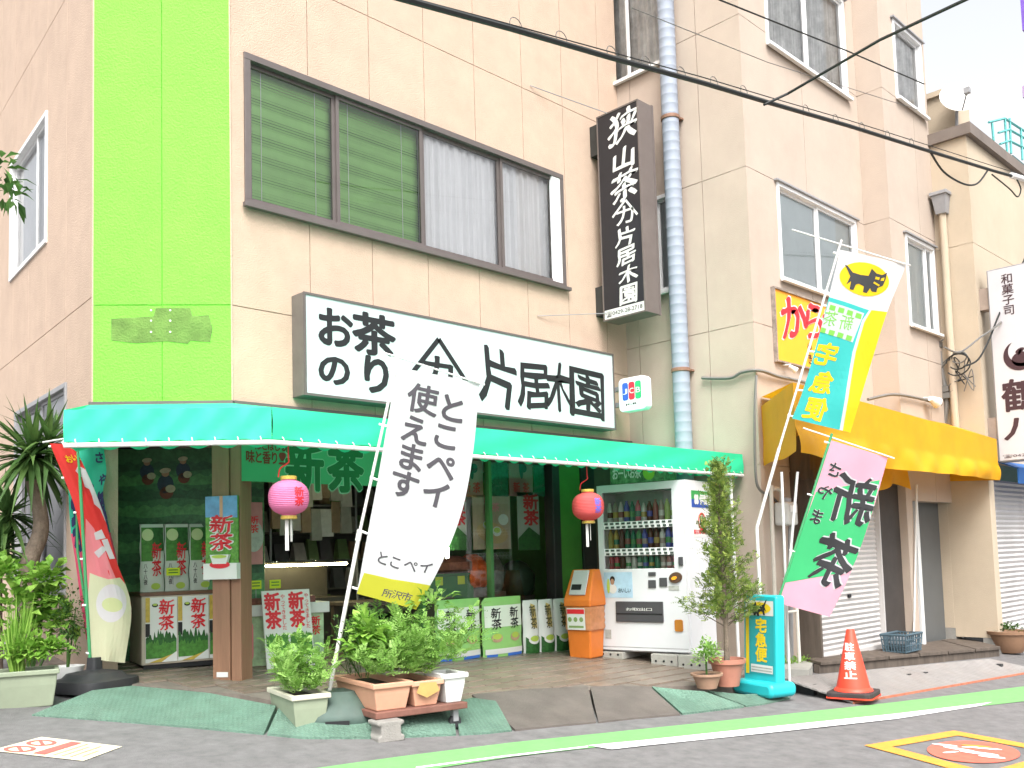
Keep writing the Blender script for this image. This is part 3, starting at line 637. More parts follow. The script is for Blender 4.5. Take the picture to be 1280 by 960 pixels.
# shopfront under the yellow awning
YS = 5.15; FS = Plane((0, YS), (1, 0))
m = MB()
stp = [GR(1027, 843), GR(1252, 821)]; sf = [np.array([p[0], p[1]]) for p in stp]
xl, xr = FS.px(1012, 800)[0], 14.1
step = thing('wooden_step', 'weathered dark timber step along the shuttered front', 'step', (sf[0][0], sf[0][1], gz(*sf[0])))
STH = .13
nb = 6
for i in range(nb):
    u0, u1 = i/nb, (i+1)/nb-.004
    f0, f1 = lerp(sf[0], sf[1], u0), lerp(sf[0], sf[1], u1); b0, b1 = np.array([lerp(xl, xr, u0), YS+.05]), np.array([lerp(xl, xr, u1), YS+.05])
    def zz(p): return gz(*p)+STH
    pts = [np.append(p, zz(p)-.035) for p in (f0, f1, b1, b0)]+[np.append(p, zz(p)+.012*(i % 2)*.4) for p in (f0, f1, b1, b0)]
    obj('plank', MB().hexa(pts), WOOD, step, bev=.004)
o_ = np.array([0, .025]); pts = [np.append(p, gz(*p)-.03) for p in (sf[0]+o_, sf[1]+o_, sf[1]+o_*3.4, sf[0]+o_*3.4)]+[np.append(p, gz(*p)+STH-.036) for p in (sf[0]+o_, sf[1]+o_, sf[1]+o_*3.4, sf[0]+o_*3.4)]
obj('riser', MB().hexa(pts), WOOD, step)
sx0, sx1 = FS.px(1022, 700)[0], FS.px(1101, 700)[0]; dx0, dx1 = FS.px(1148, 700)[0], FS.px(1195, 700)[0]; zh = 2.3
gS = lambda x: gz(x, YS)+STH
sfm = MB(); sfm.box(FS, sx0-.06, dx1+.05, -.25, .0, zh-.1, zh+.4); obj('shopfront_header', sfm, WOOD, bb)
SHUT = mat('shutter_metal', (.50, .48, .47), .5, .06, 3, metal=.1, dirt=.25)
sh = MB(); z = gS(sx0)-.08; 
while z < zh-.1:
    sh.add([FS(sx0, -.06, z), FS(sx1, -.06, z), FS(sx1, -.045, z+.03), FS(sx0, -.045, z+.03), FS(sx1, -.06, z+.058), FS(sx0, -.06, z+.058)], [(0, 1, 2, 3), (3, 2, 4, 5)]); z += .06
shu = obj('roller_shutter', sh, SHUT, bb, recalc=False)
obj('shutter_bar', MB().box(FS, sx0, sx1, -.08, -.02, gS(sx0)-.1, gS(sx0)+.01), SHUT, shu)
obj('shutter_lock', MB().box(FS, (sx0+sx1)/2-.03, (sx0+sx1)/2+.03, -.05, -.03, gS(sx0)+.62, gS(sx0)+.66), BLACK, shu)
obj('shutter_rail', MB().box(FS, sx1, sx1+.025, -.09, .01, gS(sx1)-.1, zh-.1), SHUT, shu)
obj('timber_side', MB().box(W, sx0-.05, sx0-.012, YS-.02, YB, gz(sx0, YS), zh), WOOD, bb)
obj('dark_panel', MB().box(FS, sx1+.03, dx0-.12, -.08, -.02, gS(sx1)-.1, zh), mat('dark_brown_panel', (.045, .038, .034), .6, .2, 4), bb)
drm = mat('grey_door', (.10, .105, .105), .5, .08, 3)
dr = obj('door', MB().box(FS, dx0+.03, dx1-.05, -.16, -.11, gS(dx1), zh-.25), drm, bb, bev=.004)
hz = gS(dx0)+.95; obj('handle', MB().tube([FS(dx0+.1, -.1, hz), FS(dx0+.1, -.06, hz), FS(dx0+.22, -.06, hz)], .01, 6).prism(FS, ell(dx0+.1, hz, .025, .025, 14), -.11, -.1), ALU, dr, smooth=True)
obj('door_frame', MB().box(FS, dx0-.02, dx0+.03, -.18, -.03, gS(dx0)-.05, zh-.2).box(FS, dx0, dx1, -.18, -.03, zh-.25, zh-.2), mat('black_frame', (.03, .03, .03), .5, .1), dr)
obj('white_post', MB().box(FS, dx0-.115, dx0-.025, -.08, .05, gS(dx0)-.12, zh), WHITE, bb, bev=.004)
obj('white_post', MB().box(FS, dx1-.045, dx1+.02, -.12, .04, gS(dx1)-.12, zh), WHITE, bb, bev=.004)
obj('dark_lobby', MB().box(FS, sx1, dx1, -.3, -.25, 0, zh), DARK, bb)
x_n = x_e
obj('lower_wall', MB().box(W, dx1+.02, x_n-.003, YS-.02, YS+.2, gz(14, YS)+.3, 2.6), CREAM, bb)
obj('plinth', MB().box(W, dx1+.02, x_n-.003, YS-.03, YS+.2, -.2, gz(14, YS)+.298), CONC, bb)

# yellow awning
yn = FX(1216, 300, x_n)[1]; xw = FY(952, 530, YB)[0]; ya = yn-.14; xa = FY(994, 535, ya)[0]
ya_ = thing('awning', 'sagging yellow canvas awning over the shuttered front', 'awning', (xa, YB, 2.2))
YP = seg((xw, YB), (xa, ya)); YQ = Plane((0, ya), (1, 0))
zt0, zb0 = YP.px(960, 501)[1], YP.px(970, 576)[1]; xq = YQ.px(1247, 570)[0]; zt1, zb1 = YQ.px(1246, 549)[1], YQ.px(1246, 600)[1]
m = MB(); m.grid(lambda u, v: W(lerp(xw, xa, u), lerp(YB-.005, ya, u), lerp(zt0, zb0, v)+.012*math.sin(u*7)*v)+np.array([-.012*math.sin(v*9+u*4)*v, 0, 0]), 14, 10); obj('side_panel', m, YELC, ya_, smooth=True, recalc=False)
def fold(u, v):
    s = max(0, v-.62)/.38; return -.02*math.sin(u*31+2*math.sin(u*9))*s-.055*s*math.sin(u*4.2+v*2)**2-.03*math.sin(s*math.pi)*(1+math.sin(u*57))*.5
m = MB(); m.grid(lambda u, v: W(lerp(xa, xq, u), ya+fold(u, v), lerp(lerp(zt0, zt1, u), lerp(zb0-.01, zb1, u)-.06*math.sin(math.pi*u)*(1-u), v)), 90, 22); obj('front_panel', m, YELC, ya_, smooth=True, recalc=False)
m = MB(); m.grid(lambda u, v: W(lerp(lerp(xw, xq, u), lerp(xa, xq, u), v), lerp(YB-.01, ya, v) if lerp(xw, xq, u) < x_s else lerp(y_s-.01, ya, v), lerp(zt0+.10, lerp(zt0, zt1, u), v)), 12, 3); obj('top_panel', m, YELC, ya_, recalc=False)
m = MB(); m.grid(lambda u, v: W(9.75+u*2.2, YS-.2-.04*math.sin(u*20)*v, zb0+.06-v*(.26+.05*math.sin(u*13))), 40, 6); obj('inner_drape', m, YELC, ya_, smooth=True, recalc=False)
obj('side_panel', MB().poly([W(xq, ya, zt1), W(xq, ya, zb1), W(xq, y_s+.3, zb1+.05), W(xq, y_s+.3, zt1+.1)]), YELC, ya_, recalc=False)
for (tp, bt) in (((977, 590), (982, 806)), ((997, 590), (984, 742)), ((1146, 606), (1143, 812))):
    d0, d1 = W(*FY(*tp, ya+.04)), W(*FY(*bt, ya+.1)); 
    if bt[1] == 806: d1 = np.array([d0[0]+.06, ya+.1, gz(d0[0], ya)])
    if bt[1] == 812: d1 = FY(1142, 806, YS-.09); d0 = FY(1146, 606, YS-.12)
    obj('leg', MB().tube([d0, d1], .013, 8), WHITE, ya_, smooth=True)

# orange wall sign
op = Plane((0, YB-.03), (1, 0)); a0, a1, c0, c1 = op.px(969, 400)[0], op.px(1047, 400)[0], op.px(980, 452)[1], op.px(972, 362)[1]
og = thing('wall_sign', 'orange wall sign with red brush lettering under the beige window', 'sign', ((a0+a1)/2, YB, c0))
obj('board', MB().box(op, a0, a1, -.03, 0, c0, c1), ORAN, og)
obj('frame', MB().box(op, a0-.02, a0, -.03, .02, c0-.02, c1+.02).box(op, a1, a1+.02, -.03, .02, c0-.02, c1+.02).box(op, a0, a1, -.03, .02, c1, c1+.02).box(op, a0, a1, -.03, .02, c0-.02, c0), mat('rusty_frame', (.24, .20, .17), .7, .4, 14), og)
it = [pxitem(op, 'か', 977, 375, 1005, 425, rot=.1), pxitem(op, 'ら', 1003, 380, 1030, 425), pxitem(op, '揚', 1030, 390, 1050, 430)]
m = MB(); letters(m, it, on(op, .004), bold=.075, nib=.7); obj('lettering_outline', m, WPRINT, og, recalc=False)
m = MB(); letters(m, it, on(op, .008), bold=.04, nib=.7); obj('lettering', m, RED, og, recalc=False)
m = MB(); letters(m, vtext('やき', op.px(1012, 440)[0], op.px(1010, 428)[1], op.px(1010, 455)[1], .1), on(op, .004), bold=.02); obj('small_lettering', m, BLACK, og, recalc=False)
# lamps and bundled wires over the yellow awning
for (px, py, lb) in ((1155, 502, 'white floodlight on the beige wall above the yellow awning'), (978, 462, 'small white spotlight below the orange wall sign')):
    pl = FB2 if px > 1080 else FBR; c = pl(*[pl.px(px, py)[0], .1, pl.px(px, py)[1]]); t = thing('wall_lamp', lb, 'lamp', c-np.array([0, -.1, 0]))
    obj('arm', MB().tube([c+[0, .1, .05], c+[0, 0, .04], c], .012, 6), WHITE, t)
    k = .07 if px > 1080 else .035
    obj('lamp_head', MB().tube([c+[-k, -.01, .02], c+[k, -.05, -.03]], [k*.5, k*1.1], 14), WHITE, t, smooth=True)
def cable(name, label, pts, r, m=WIRE, n=5, group=None, sag=0):
    pts = [np.array(p, float) for p in pts]; mb = MB(); mb.tube(pts, r, n); return tag(obj(name, mb, m, None, pts[0]), label, 'cable', group)
def smoothp(pts, k=6):
    pts = [np.array(p, float) for p in pts]; o = []
    for i in range(len(pts)-1):
        p0, p1, p2, p3 = pts[max(i-1, 0)], pts[i], pts[i+1], pts[min(i+2, len(pts)-1)]
        for j in range(k):
            t = j/k; o.append(.5*((2*p1)+(-p0+p2)*t+(2*p0-5*p1+4*p2-p3)*t*t+(-p0+3*p1-3*p2+p3)*t**3))
    return o+[pts[-1]]
P = [FBL(*[FBL.px(x, y)[0], .04, FBL.px(x, y)[1]]) for x, y in ((880, 473), (915, 473), (930, 466))]+[FBR(*[FBR.px(x, y)[0], .04, FBR.px(x, y)[1]]) for x, y in ((945, 464), (970, 472), (990, 476), (1005, 480), (1060, 498))]
cable('wall_cable', 'bundled grey cable run along the beige wall below the orange sign', smoothp(P), .02, GREYW)
P = [FB2(*[FB2.px(x, y)[0], .05, FB2.px(x, y)[1]]) for x, y in ((1080, 500), (1110, 494), (1140, 498), (1172, 506))]
cable('wall_cable', 'grey cable run along the beige wall beside the floodlight', smoothp(P), .02, GREYW)
P = [FBR(*[FBR.px(x, y)[0], .035, FBR.px(x, y)[1]]) for x, y in ((942, 470), (940, 520), (941, 590), (946, 612), (960, 620), (968, 628))]
cable('wall_cable', 'grey cable dropping down the beige corner to the meter', smoothp(P), .016, GREYW)

# gas meter, pipes and low rail by the beige corner
c = FBR(FBR.px(984, 640)[0]-.25, .14, FBR.px(984, 640)[1]); mt = thing('gas_meter', 'pale grey gas meter with pipes on the beige wall under the yellow awning', 'meter', (c[0], YB, c[2]-.2))
obj('case', MB().box(at(*c), -.12, .12, -.07, .1, -.16, .1), mat('meter_grey', (.55, .55, .53), .4, .08), mt, bev=.03)
obj('dial', MB().box(at(*c), -.07, .07, -.085, -.072, -.02, .06), WPLAS, mt, bev=.008)
obj('cap', MB().lathe(at(c[0], c[1], c[2]+.1), [(.05, 0), (.05, .04), (.02, .06)], 14), GREY, mt)
zg = gz(c[0], YB); 
obj('pipe', MB().tube(smoothp([c+[-.08, .02, .1], c+[-.08, .02, .22], c+[-.2, .04, .24], c+[-.24, .05, .1], np.array([c[0]-.24, YB-.07, zg+.1]), np.array([c[0]-.24, YB-.07, zg-.02])], 5), .022, 8), mat('pipe_beige', (.5, .46, .40), .5, .1), mt, smooth=True)
obj('pipe', MB().tube(smoothp([c+[.06, 0, -.16], c+[.06, .02, -.4], np.array([c[0]+.03, YB-.08, zg-.02])], 5), .025, 8), GREY, mt, smooth=True)
rl = GR(946, 840, .02); rx, ry = 9.35, 5.2
tag(obj('low_rail', MB().tube([(rx-.13, ry, gz(rx, ry)-.02), (rx-.13, ry, 1.12)], .02, 8).tube([(rx+.1, ry, gz(rx, ry)-.02), (rx+.1, ry, 1.12)], .02, 8).tube([(rx-.13, ry, 1.1), (rx+.32, ry+.1, 1.1)], .02, 8).tube([(rx-.13, ry, .75), (rx+.12, ry, .75)], .014, 8), mat('rail_paint', (.6, .57, .52), .5, .1), None, (rx, ry, gz(rx, ry))), 'pale pipe rail standing beside the beige corner behind the conifer', 'rail')

# ================================================================== cream neighbour at the right
yn = FX(1216, 300, x_n)[1]; FN = Plane((0, yn), (1, 0)); FNL = Plane((x_n, 0), (0, -1)); zr = FX(1205, 170, x_n)[2]
nb_ = thing('neighbour_building', 'cream building with dark roof edge and a blue awning shopfront', 'building', (x_n, yn, -.1))
wall(nb_, FNL, -9, -yn-.003, gz(15, yn)+.25, zr, [], [2.36, 5.6], [], CREAM); 
wall(nb_, FN, x_n+.003, 30, 2.55, zr, [18, 21], [5.6], [], CREAM)
obj('pier', MB().box(FN, x_n+.003, FN.px(1247, 700)[0], -.2, 0, gz(15, yn)+.25, 2.546), CREAM, nb_)
obj('plinth', MB().box(FN, x_n-.002, FN.px(1247, 700)[0]+.01, -.2, .012, -.4, gz(15, yn)+.248), CONC, nb_)
FAS = mat('roof_edge', (.16, .13, .11), .6, .15)
obj('roof_edge', MB().box(W, x_n-.06, 30, yn-.08, yn+.0, zr, zr+.16).box(W, x_n-.06, x_n, yn+.001, 9, zr, zr+.16), FAS, nb_)
obj('roof', MB().box(W, x_n, 30, yn, 9, zr+.02, zr+.1), CONC, nb_)
a, z = FN.px(1228, 150); obj('chimney', MB().box(W, x_n+.35, x_n+.95, yn+.25, yn+.8, zr+.1, zr+.85).box(W, x_n+.3, x_n+1.0, yn+.2, yn+.85, zr+.851, zr+.93), CREAM, nb_)
sx_ = FN.px(1250, 700)[0]; sh = MB(); z = -.35
while z < 2.3:
    sh.add([FN(sx_, -.12, z), FN(sx_+5, -.12, z), FN(sx_+5, -.1, z+.035), FN(sx_, -.1, z+.035), FN(sx_+5, -.12, z+.068), FN(sx_, -.12, z+.068)], [(0, 1, 2, 3), (3, 2, 4, 5)]); z += .07
obj('roller_shutter', sh, SHUT, nb_, recalc=False)
ba = thing('awning', 'blue canvas awning edge over the far shutter', 'awning', (sx_, yn, 2.3))
zb_ = FN.px(1262, 608)[1]; obj('valance', MB().box(FN, sx_-.02, sx_+5, .3, .32, zb_, zb_+.22), mat('blue_canvas', (.02, .13, .42), .6, .12), ba); obj('canopy', MB().hexa([FN(sx_-.02, .31, zb_+.2), FN(sx_+5, .31, zb_+.2), FN(sx_+5, .01, zb_+.33), FN(sx_-.02, .01, zb_+.33), FN(sx_-.02, .31, zb_+.215), FN(sx_+5, .31, zb_+.215), FN(sx_+5, .01, zb_+.345), FN(sx_-.02, .01, zb_+.345)]), MATS['blue_canvas'], ba)
# downpipe with hopper
d = FNL(-y_s+.13, .0, 0); dx_, dy_ = x_n-.06, y_s-.14
gu = thing('downpipe', 'cream downpipe with a grey hopper between the two buildings', 'pipe', (dx_, dy_, 2.6))
zh_ = FX(1178, 270, x_n)[2]; obj('pipe', MB().tube([(dx_, dy_, 2.5), (dx_, dy_, zh_)], .05, 12), CREAM, gu, smooth=True)
obj('hopper', MB().hexa([(dx_-.07, dy_-.07, zh_), (dx_+.055, dy_-.07, zh_), (dx_+.055, dy_+.07, zh_), (dx_-.07, dy_+.07, zh_), (dx_-.12, dy_-.1, zh_+.26), (dx_+.055, dy_-.1, zh_+.26), (dx_+.055, dy_+.1, zh_+.26), (dx_-.12, dy_+.1, zh_+.26)]).box(W, dx_-.14, dx_+.055, dy_-.12, dy_+.12, zh_+.261, zh_+.31), GREY, gu, bev=.005)
# white confectioner's blade sign
r = ray(1240, 450); xk = (yn-.12)*r[0]/r[1]; kp = Plane((xk, 0), (0, -1)); a0, a1, c0, c1 = kp.px(1240, 450)[0], kp.px(1240, 450)[0]+.72, kp.px(1246, 578)[1], kp.px(1240, 337)[1]
ks = thing('blade_sign', 'tall white projecting sign with brown crane emblem and lettering', 'sign', (xk, -a0, c0))
obj('case', MB().box(kp, a0, a1, -.22, -.004, c0, c1), GREY, ks, bev=.006)
obj('face', MB().box(kp, a0+.018, a1-.018, -.003, .004, c0+.018, c1-.018), mat('sign_white', (.55, .54, .56), .3, .03), ks)
BRN = mat('brown_lettering', (.055, .025, .03), .5, .05); f = on(kp, .008); um = (a0+a1)/2; hgt = c1-c0
m = MB(); letters(m, vtext('和菓子司', um-.1, c1-.10, c1-.68, .13), f, bold=.012); letters(m, [('鶴', um-.02, c0+hgt*.33, .42, .40), ('八', um-.02, c0+hgt*.165, .42, .3)], f, bold=.03)
letters(m, [('☎0420-22-1548'[:9], um-.05, c0+.07, .5, .05)], f, bold=0); obj('lettering', m, BRN, ks, recalc=False)
m = MB(); ec = c0+hgt*.535; er = .21; o1 = ell(um, ec, er, er, 40, 0, math.radians(130), math.radians(410)); o2_ = ell(um+.02, ec+.055, er*.8, er*.8, 40, 0, math.radians(130), math.radians(410))
for i in range(39): shape(m, [o1[i], o1[i+1], o2_[i+1], o2_[i]], f)
shape(m, ell(um+.02, ec-.06, .13, .1, 24), f); shape(m, ell(um+.0, ec+.06, .06, .03, 16, .4), f); shape(m, [(um-.03, ec), (um+.0, ec+.01), (um+.03, ec+.07), (um-.01, ec+.07)], f); obj('crane_emblem', m, BRN, ks, recalc=False)
for e in (.12, .8): obj('bracket', MB().box(W, xk+.02, xk+.2, -a0-.01, yn, c0+hgt*e, c0+hgt*e+.3), mat('brown_bracket', (.3, .24, .2), .6, .2), ks)
# satellite dish and mast on the neighbour's roof
dc = FX(1196, 150, x_n+.1); ds = thing('satellite_dish', 'pale satellite dish on the neighbouring roof edge', 'dish', (dc[0], dc[1], zr+.16))
nrm_ = np.array([-.75, -.55, .35]); nrm_ /= np.linalg.norm(nrm_); u_ = np.cross(nrm_, [0, 0, 1]); u_ /= np.linalg.norm(u_); v_ = np.cross(u_, nrm_)
cc0 = np.array([dc[0]+.1, dc[1], zr+.62]); m = MB(); m.grid(lambda s, t: cc0+(u_*math.cos(2*math.pi*s)+v_*math.sin(2*math.pi*s))*.27*t+nrm_*(.08*t*t), 28, 6); obj('reflector', m, WHITE, ds, smooth=True, recalc=False)
obj('feed_arm', MB().tube([cc0-v_*.25+nrm_*.07, cc0+nrm_*.34-v_*.2], .012, 6).box(at(*(cc0+nrm_*.36-v_*.19)), -.04, .04, -.04, .04, -.04, .04), GREY, ds)
obj('mast', MB().tube([cc0-nrm_*.02, cc0-nrm_*.1+[0, 0, -.1], (cc0[0]+.08, cc0[1]+.08, zr+.1)], .022, 8), GREY, ds)
# teal roof railing and far purple sign panels behind
rp = thing('roof_railing', 'thin teal railing on a roof behind the cream building', 'railing', (22, 6.5, 8.4)); TR = mat('teal_rail', (.10, .38, .36), .5, .1)
def far(px, py, y=7.5): return FY(px, py, y)
for (p, q) in (((1236, 153), (1256, 148)), ((1256, 148), (1290, 170)), ((1248, 166), (1262, 162)), ((1262, 162), (1290, 178)), ((1250, 180), (1262, 176)), ((1262, 176), (1290, 190)), ((1256, 148), (1259, 192)), ((1262, 148), (1264, 192)), ((1276, 160), (1278, 200)), ((1240, 154), (1242, 176))):
    obj('bar', MB().tube([far(*p), far(*q)], .03, 5), TR, rp)
fb = thing('far_building', 'dark green roof block behind the cream building', 'building', far(1275, 240)); q = far(1268, 195)
obj('wall', MB().box(W, q[0], q[0]+14, 7.6, 12, -.5, q[2]-.25), mat('green_grey', (.12, .2, .19), .7, .1), fb); obj('roof_edge', MB().box(W, q[0]-.1, q[0]+14, 7.5, 12, q[2]-.249, q[2]), mat('dark_teal', (.05, .11, .11), .7, .1), fb)
PUR = mat('purple_panel', (.16, .08, .42), .5, .1)
q = FY(1279, 8, 3.4); pp = thing('street_sign', 'purple street sign panels on a pole beyond the cream building', 'sign', (q[0]+.35, 3.4, -.3))
obj('panel', MB().box(W, q[0]-.03, q[0]+.3, 3.38, 3.42, FY(1279, 36, 3.4)[2], q[2]+.5), PUR, pp); z = FY(1278, 112, 3.4)[2]
obj('panel', MB().box(W, q[0]-.2, q[0]+.3, 3.38, 3.42, z-.07, z+.07), mat('mauve_panel', (.35, .25, .4), .5, .1), pp); obj('pole', MB().tube([(q[0]+.35, 3.45, -.5), (q[0]+.35, 3.45, q[2]+.6)], .05, 10), GREY, pp)

# ================================================================== overhead cables
def yc_(px, py, y): return FY(px, py, y)
yy = 3.6
cable('overhead_cable', 'thick black overhead cable crossing in front of the buildings', [yc_(x, y, yy) for x, y in ((-500, -286), (200, -84), (380, -36), (505, -1), (640, 36), (760, 71), (880, 104), (960, 128), (1060, 157), (1165, 190), (1240, 213), (1300, 230), (1500, 285))], .017, n=6)
m = MB(); pts = [(x, y) for x, y in ((-500, -290), (200, -87), (505, -5), (640, 31), (760, 64), (880, 97), (960, 121), (1060, 150), (1165, 183), (1240, 207), (1300, 225), (1500, 281))]
cable('overhead_cable', 'thin messenger wire just above the thick black cable', [yc_(x, y, yy) for x, y in pts], .004)
for i, x in enumerate((645, 702, 765, 808, 852, 893, 930, 1008, 1045, 1078, 1110, 1140)):
    y = np.interp(x, [505, 760, 960, 1165, 1300], [-1, 71, 128, 190, 230]); c = yc_(x, y, yy)
    tag(obj('cable_hanger', MB().tube([c+np.array([math.cos(t), 0, math.sin(t)+.7])*.045*np.array([1.1, 0, 1]) for t in np.linspace(-.4, math.pi+.4, 9)], .003, 5), GREYW, None, c), 'thin wire loop hanging the thick black cable', 'hanger', 'wire loops along the overhead cable')
cable('overhead_cable', 'black cable rising from the thick cable towards the sky', [yc_(955, 131, yy), yc_(985, 117, yy-.1), yc_(1040, 85, yy-.5), yc_(1100, 50, yy-1), yc_(1215, -4, yy-1.8)], .011)
cable('overhead_cable', 'thin dark wire passing below the upper beige window', [yc_(x, y, 4.4) for x, y in ((850, -25), (900, 0), (960, 24), (1060, 64), (1155, 105))], .008)
cable('overhead_cable', 'pair of pale thin wires strung across the beige facade', [yc_(x, y, 4.6) for x, y in ((790, 10), (860, 38), (960, 78), (1150, 138))], .004, GREYW)
cable('overhead_cable', 'black slack cable looping below the thick cable', smoothp([yc_(x, y, yy) for x, y in ((1163, 190), (1180, 215), (1205, 230), (1222, 229), (1236, 211))]), .011)
cable('overhead_cable', 'black drop cable turning down beside the cable clamp', smoothp([yc_(x, y, yy) for x, y in ((1240, 218), (1262, 236), (1272, 246), (1276, 236), (1270, 222))]), .009)
tag(obj('cable_clamp', MB().tube([yc_(1264, 219, yy), yc_(1280, 224, yy)], .035, 10), ALU, None, yc_(1270, 222, yy)), 'silver clamp on the thick black overhead cable', 'clamp')
for i, (p, lb) in enumerate((([(1310, 250), (1280, 325), (1250, 390), (1236, 425), (1222, 450), (1205, 458)], 'dark service wire slanting down past the white crane sign'), ([(1310, 330), (1278, 378), (1245, 408), (1225, 422), (1200, 440), (1180, 434)], 'thick grey service cable slanting to the cream wall'))):
    q = [FY(x, y, lerp(4.2, yn-.1, min(1, j/(len(p)-1)))) for j, (x, y) in enumerate(p)]; cable('service_cable', lb, smoothp(q), .013, WIRE if i == 0 else GREYW)
for i in range(3):
    c = FNL(*[FNL.px(1203, 448+i*3)[0], .12, FNL.px(1203, 448+i*3)[1]]); R1 = .1+.03*i
    tag(obj('wire_coil', MB().tube([c+np.array([-.02*i, R1*math.cos(t), R1*.8*math.sin(t)-.03*t*i*.2]) for t in np.linspace(0, 5.8, 22)], .01, 5), WIRE if i else GREYW, None, c), 'loop of slack black wire on the cream wall by the pipe', 'cable', 'coiled wires on the cream wall')
P = [FNL(*[FNL.px(x, y)[0], .05, FNL.px(x, y)[1]]) for x, y in ((1176, 440), (1180, 470), (1185, 500), (1182, 535))]
tag(obj('conduit', MB().tube(smoothp(P), .03, 8), GREYW, None, P[-1]), 'weathered grey conduit running down beside the downpipe', 'pipe')

# ================================================================== flags
class Cloth:
    def __init__(s, base, L, R, wave=(.012, 7, 3), turn=0, n=None):
        d = np.array([base[0], base[1], 0]); d /= np.linalg.norm(d); c, q = math.cos(turn), math.sin(turn)
        nn_ = -np.array([c*d[0]-q*d[1], q*d[0]+c*d[1], 0]) if n is None else np.array(n, float)
        s.T = Tilt(base, nn_); s.L = [s.T.p(*p) for p in L]; s.R = [s.T.p(*p) for p in R]; s.w = wave; s.Lp = L; s.Rp = R
        g = [(i/40, j/90) for i in range(-4, 45) for j in range(-4, 95)]; s.guv = np.array(g); s.gpx = np.array([s.flat2(u, v) for u, v in g])
    def _at(s, A, v):
        v = v*(len(A)-1); i = int(min(max(math.floor(v), 0), len(A)-2)); t = v-i
        p0, p1, p2, p3 = (np.array(A[k], float) for k in (max(i-1, 0), i, i+1, min(i+2, len(A)-1)))
        if i == 0: p0 = 2*p1-p2
        if i == len(A)-2: p3 = 2*p2-p1
        if t < 0 or t > 1: return p1+(p2-p1)*t
        return .5*((2*p1)+(-p0+p2)*t+(2*p0-5*p1+4*p2-p3)*t*t+(-p0+3*p1-3*p2+p3)*t**3)
    def flat2(s, u, v): a, b = s._at(s.Lp, v), s._at(s.Rp, v); return a+(b-a)*u
    def __call__(s, u, v, off=0):
        a, b = s._at(s.L, v), s._at(s.R, v); A, ku, kv = s.w
        wv = A*min(1, max(0, u)*1.6)*(math.sin(u*ku+v*kv)+.5*math.sin(u*ku*1.9-v*kv*2.1+1)+.35*math.sin(v*kv*4+u*2))
        return a+(b-a)*u+s.T.n*(wv+off)
    def uv(s, px, py):
        k = ((s.gpx-[px, py])**2).sum(1).argmin(); u, v = s.guv[k]; e = 1e-3
        for _ in range(4):
            p = s.flat2(u, v); J = np.stack([(s.flat2(u+e, v)-p)/e, (s.flat2(u, v+e)-p)/e], 1); d = np.linalg.solve(J, np.array([px, py])-p); u, v = u+d[0], v+d[1]
        return u, v
    def m(s, off): return lambda u, v, w=0: s(min(1, max(0, u)), -v, off+(w if off > 0 else -w))
    def item(s, ch, px, py, w_, h_, mirror=False, rot=0):
        u, v = s.uv(px, py); e = 1e-3; p = s.flat2(u, v); du = np.linalg.norm(s.flat2(u+e, v)-p)/e; dv = np.linalg.norm(s.flat2(u, v+e)-p)/e
        return (ch, u, -v, (-1 if mirror else 1)*w_/du, h_/dv, rot)
    def sheet(s, mt, parent, name='cloth'):
        return obj(name, MB().grid(lambda u, v: s(u, v), 24, 60), mt, parent, smooth=True, recalc=False)
    def patch(s, polys, mt, parent, name, off=.0025, px=True, both=True):
        m = MB()
        for P in polys:
            Q = [s.uv(*p) for p in P] if px else P; Q = [(min(1, max(0, a)), -min(1, max(0, b))) for a, b in Q]
            for sg_ in ((1, -1) if both else (1,)): shape(m, Q, s.m(off*sg_), 0, (.09, .045))
        return obj(name, m, mt, parent, recalc=False)
    def text(s, items, mt, parent, name='lettering', off=.004, bold=.02, both=True, nib=None):
        m = MB()
        for sg_ in ((1, -1) if both else (1,)): letters(m, items, s.m(off*sg_), 0, bold, (.07, .035), nib)
        return obj(name, m, mt, parent, recalc=False)
def cl(name, col, tr=.35): return mat('cloth_'+name, col, .75, .04, 3, trans=tr)
def ties(fl, C_, n, mt=WPLAS):
    for i in range(n): 
        p = C_(0, .02+.96*i/(n-1)); obj('tie', MB().tube([p+C_.T.n*.004, p+(C_(-.09, .02+.96*i/(n-1))-p)], .009, 6), mt, fl)
# --- white payment flag
b0 = GR(425, 903, .02)
fb_ = thing('flag_weight', 'dark green plastic flag weight beside the grey-green planter', 'flag weight', (b0[0], b0[1], gz(b0[0], b0[1])))
GB_ = mat('green_base_plastic', (.05, .085, .07), .6, .15, 8, dirt=.3); rot = math.radians(-38)
A_ = at(b0[0], b0[1], gz(b0[0], b0[1])+.02, rot)
obj('block', MB().lathe(A_, [(.24, 0), (.25, .03), (.24, .08), (.16, .17), (.12, .21), (.11, .225), (.03, .225)], 32, sq=5), GB_, fb_, smooth=True)
obj('handle_slot', MB().box(A_, -.08, .08, -.26, -.24, .015, .05), BLACK, fb_)
pt = np.array([b0[0], b0[1], b0[2]+.2])
C1 = Cloth(pt, [(496, 459), (484, 530), (472, 600), (459, 670), (446, 742)], [(600, 479), (592, 560), (577, 640), (550, 708), (520, 762)], (.014, 5, 4))
fl = thing('flag', 'white payment flag with charcoal lettering and a yellow foot', 'flag', (b0[0], b0[1], b0[2]+.2))
POLW = mat('pole_white', (.6, .59, .57), .4, .04)
obj('pole', MB().tube([C1.T.p(411, 868), C1.T.p(449, 668)], .015, 8).tube([C1.T.p(449, 668), C1.T.p(498, 445)], .011, 8).tube([C1.T.p(447, 676), C1.T.p(450, 662)], .02, 8), POLW, fl, smooth=True)
obj('crossbar', MB().tube([C1.T.p(480, 441), C1.T.p(606, 481)], .007, 6), POLW, fl)
C1.sheet(cl('white', (.56, .565, .58)), fl); ties(fl, C1, 5)
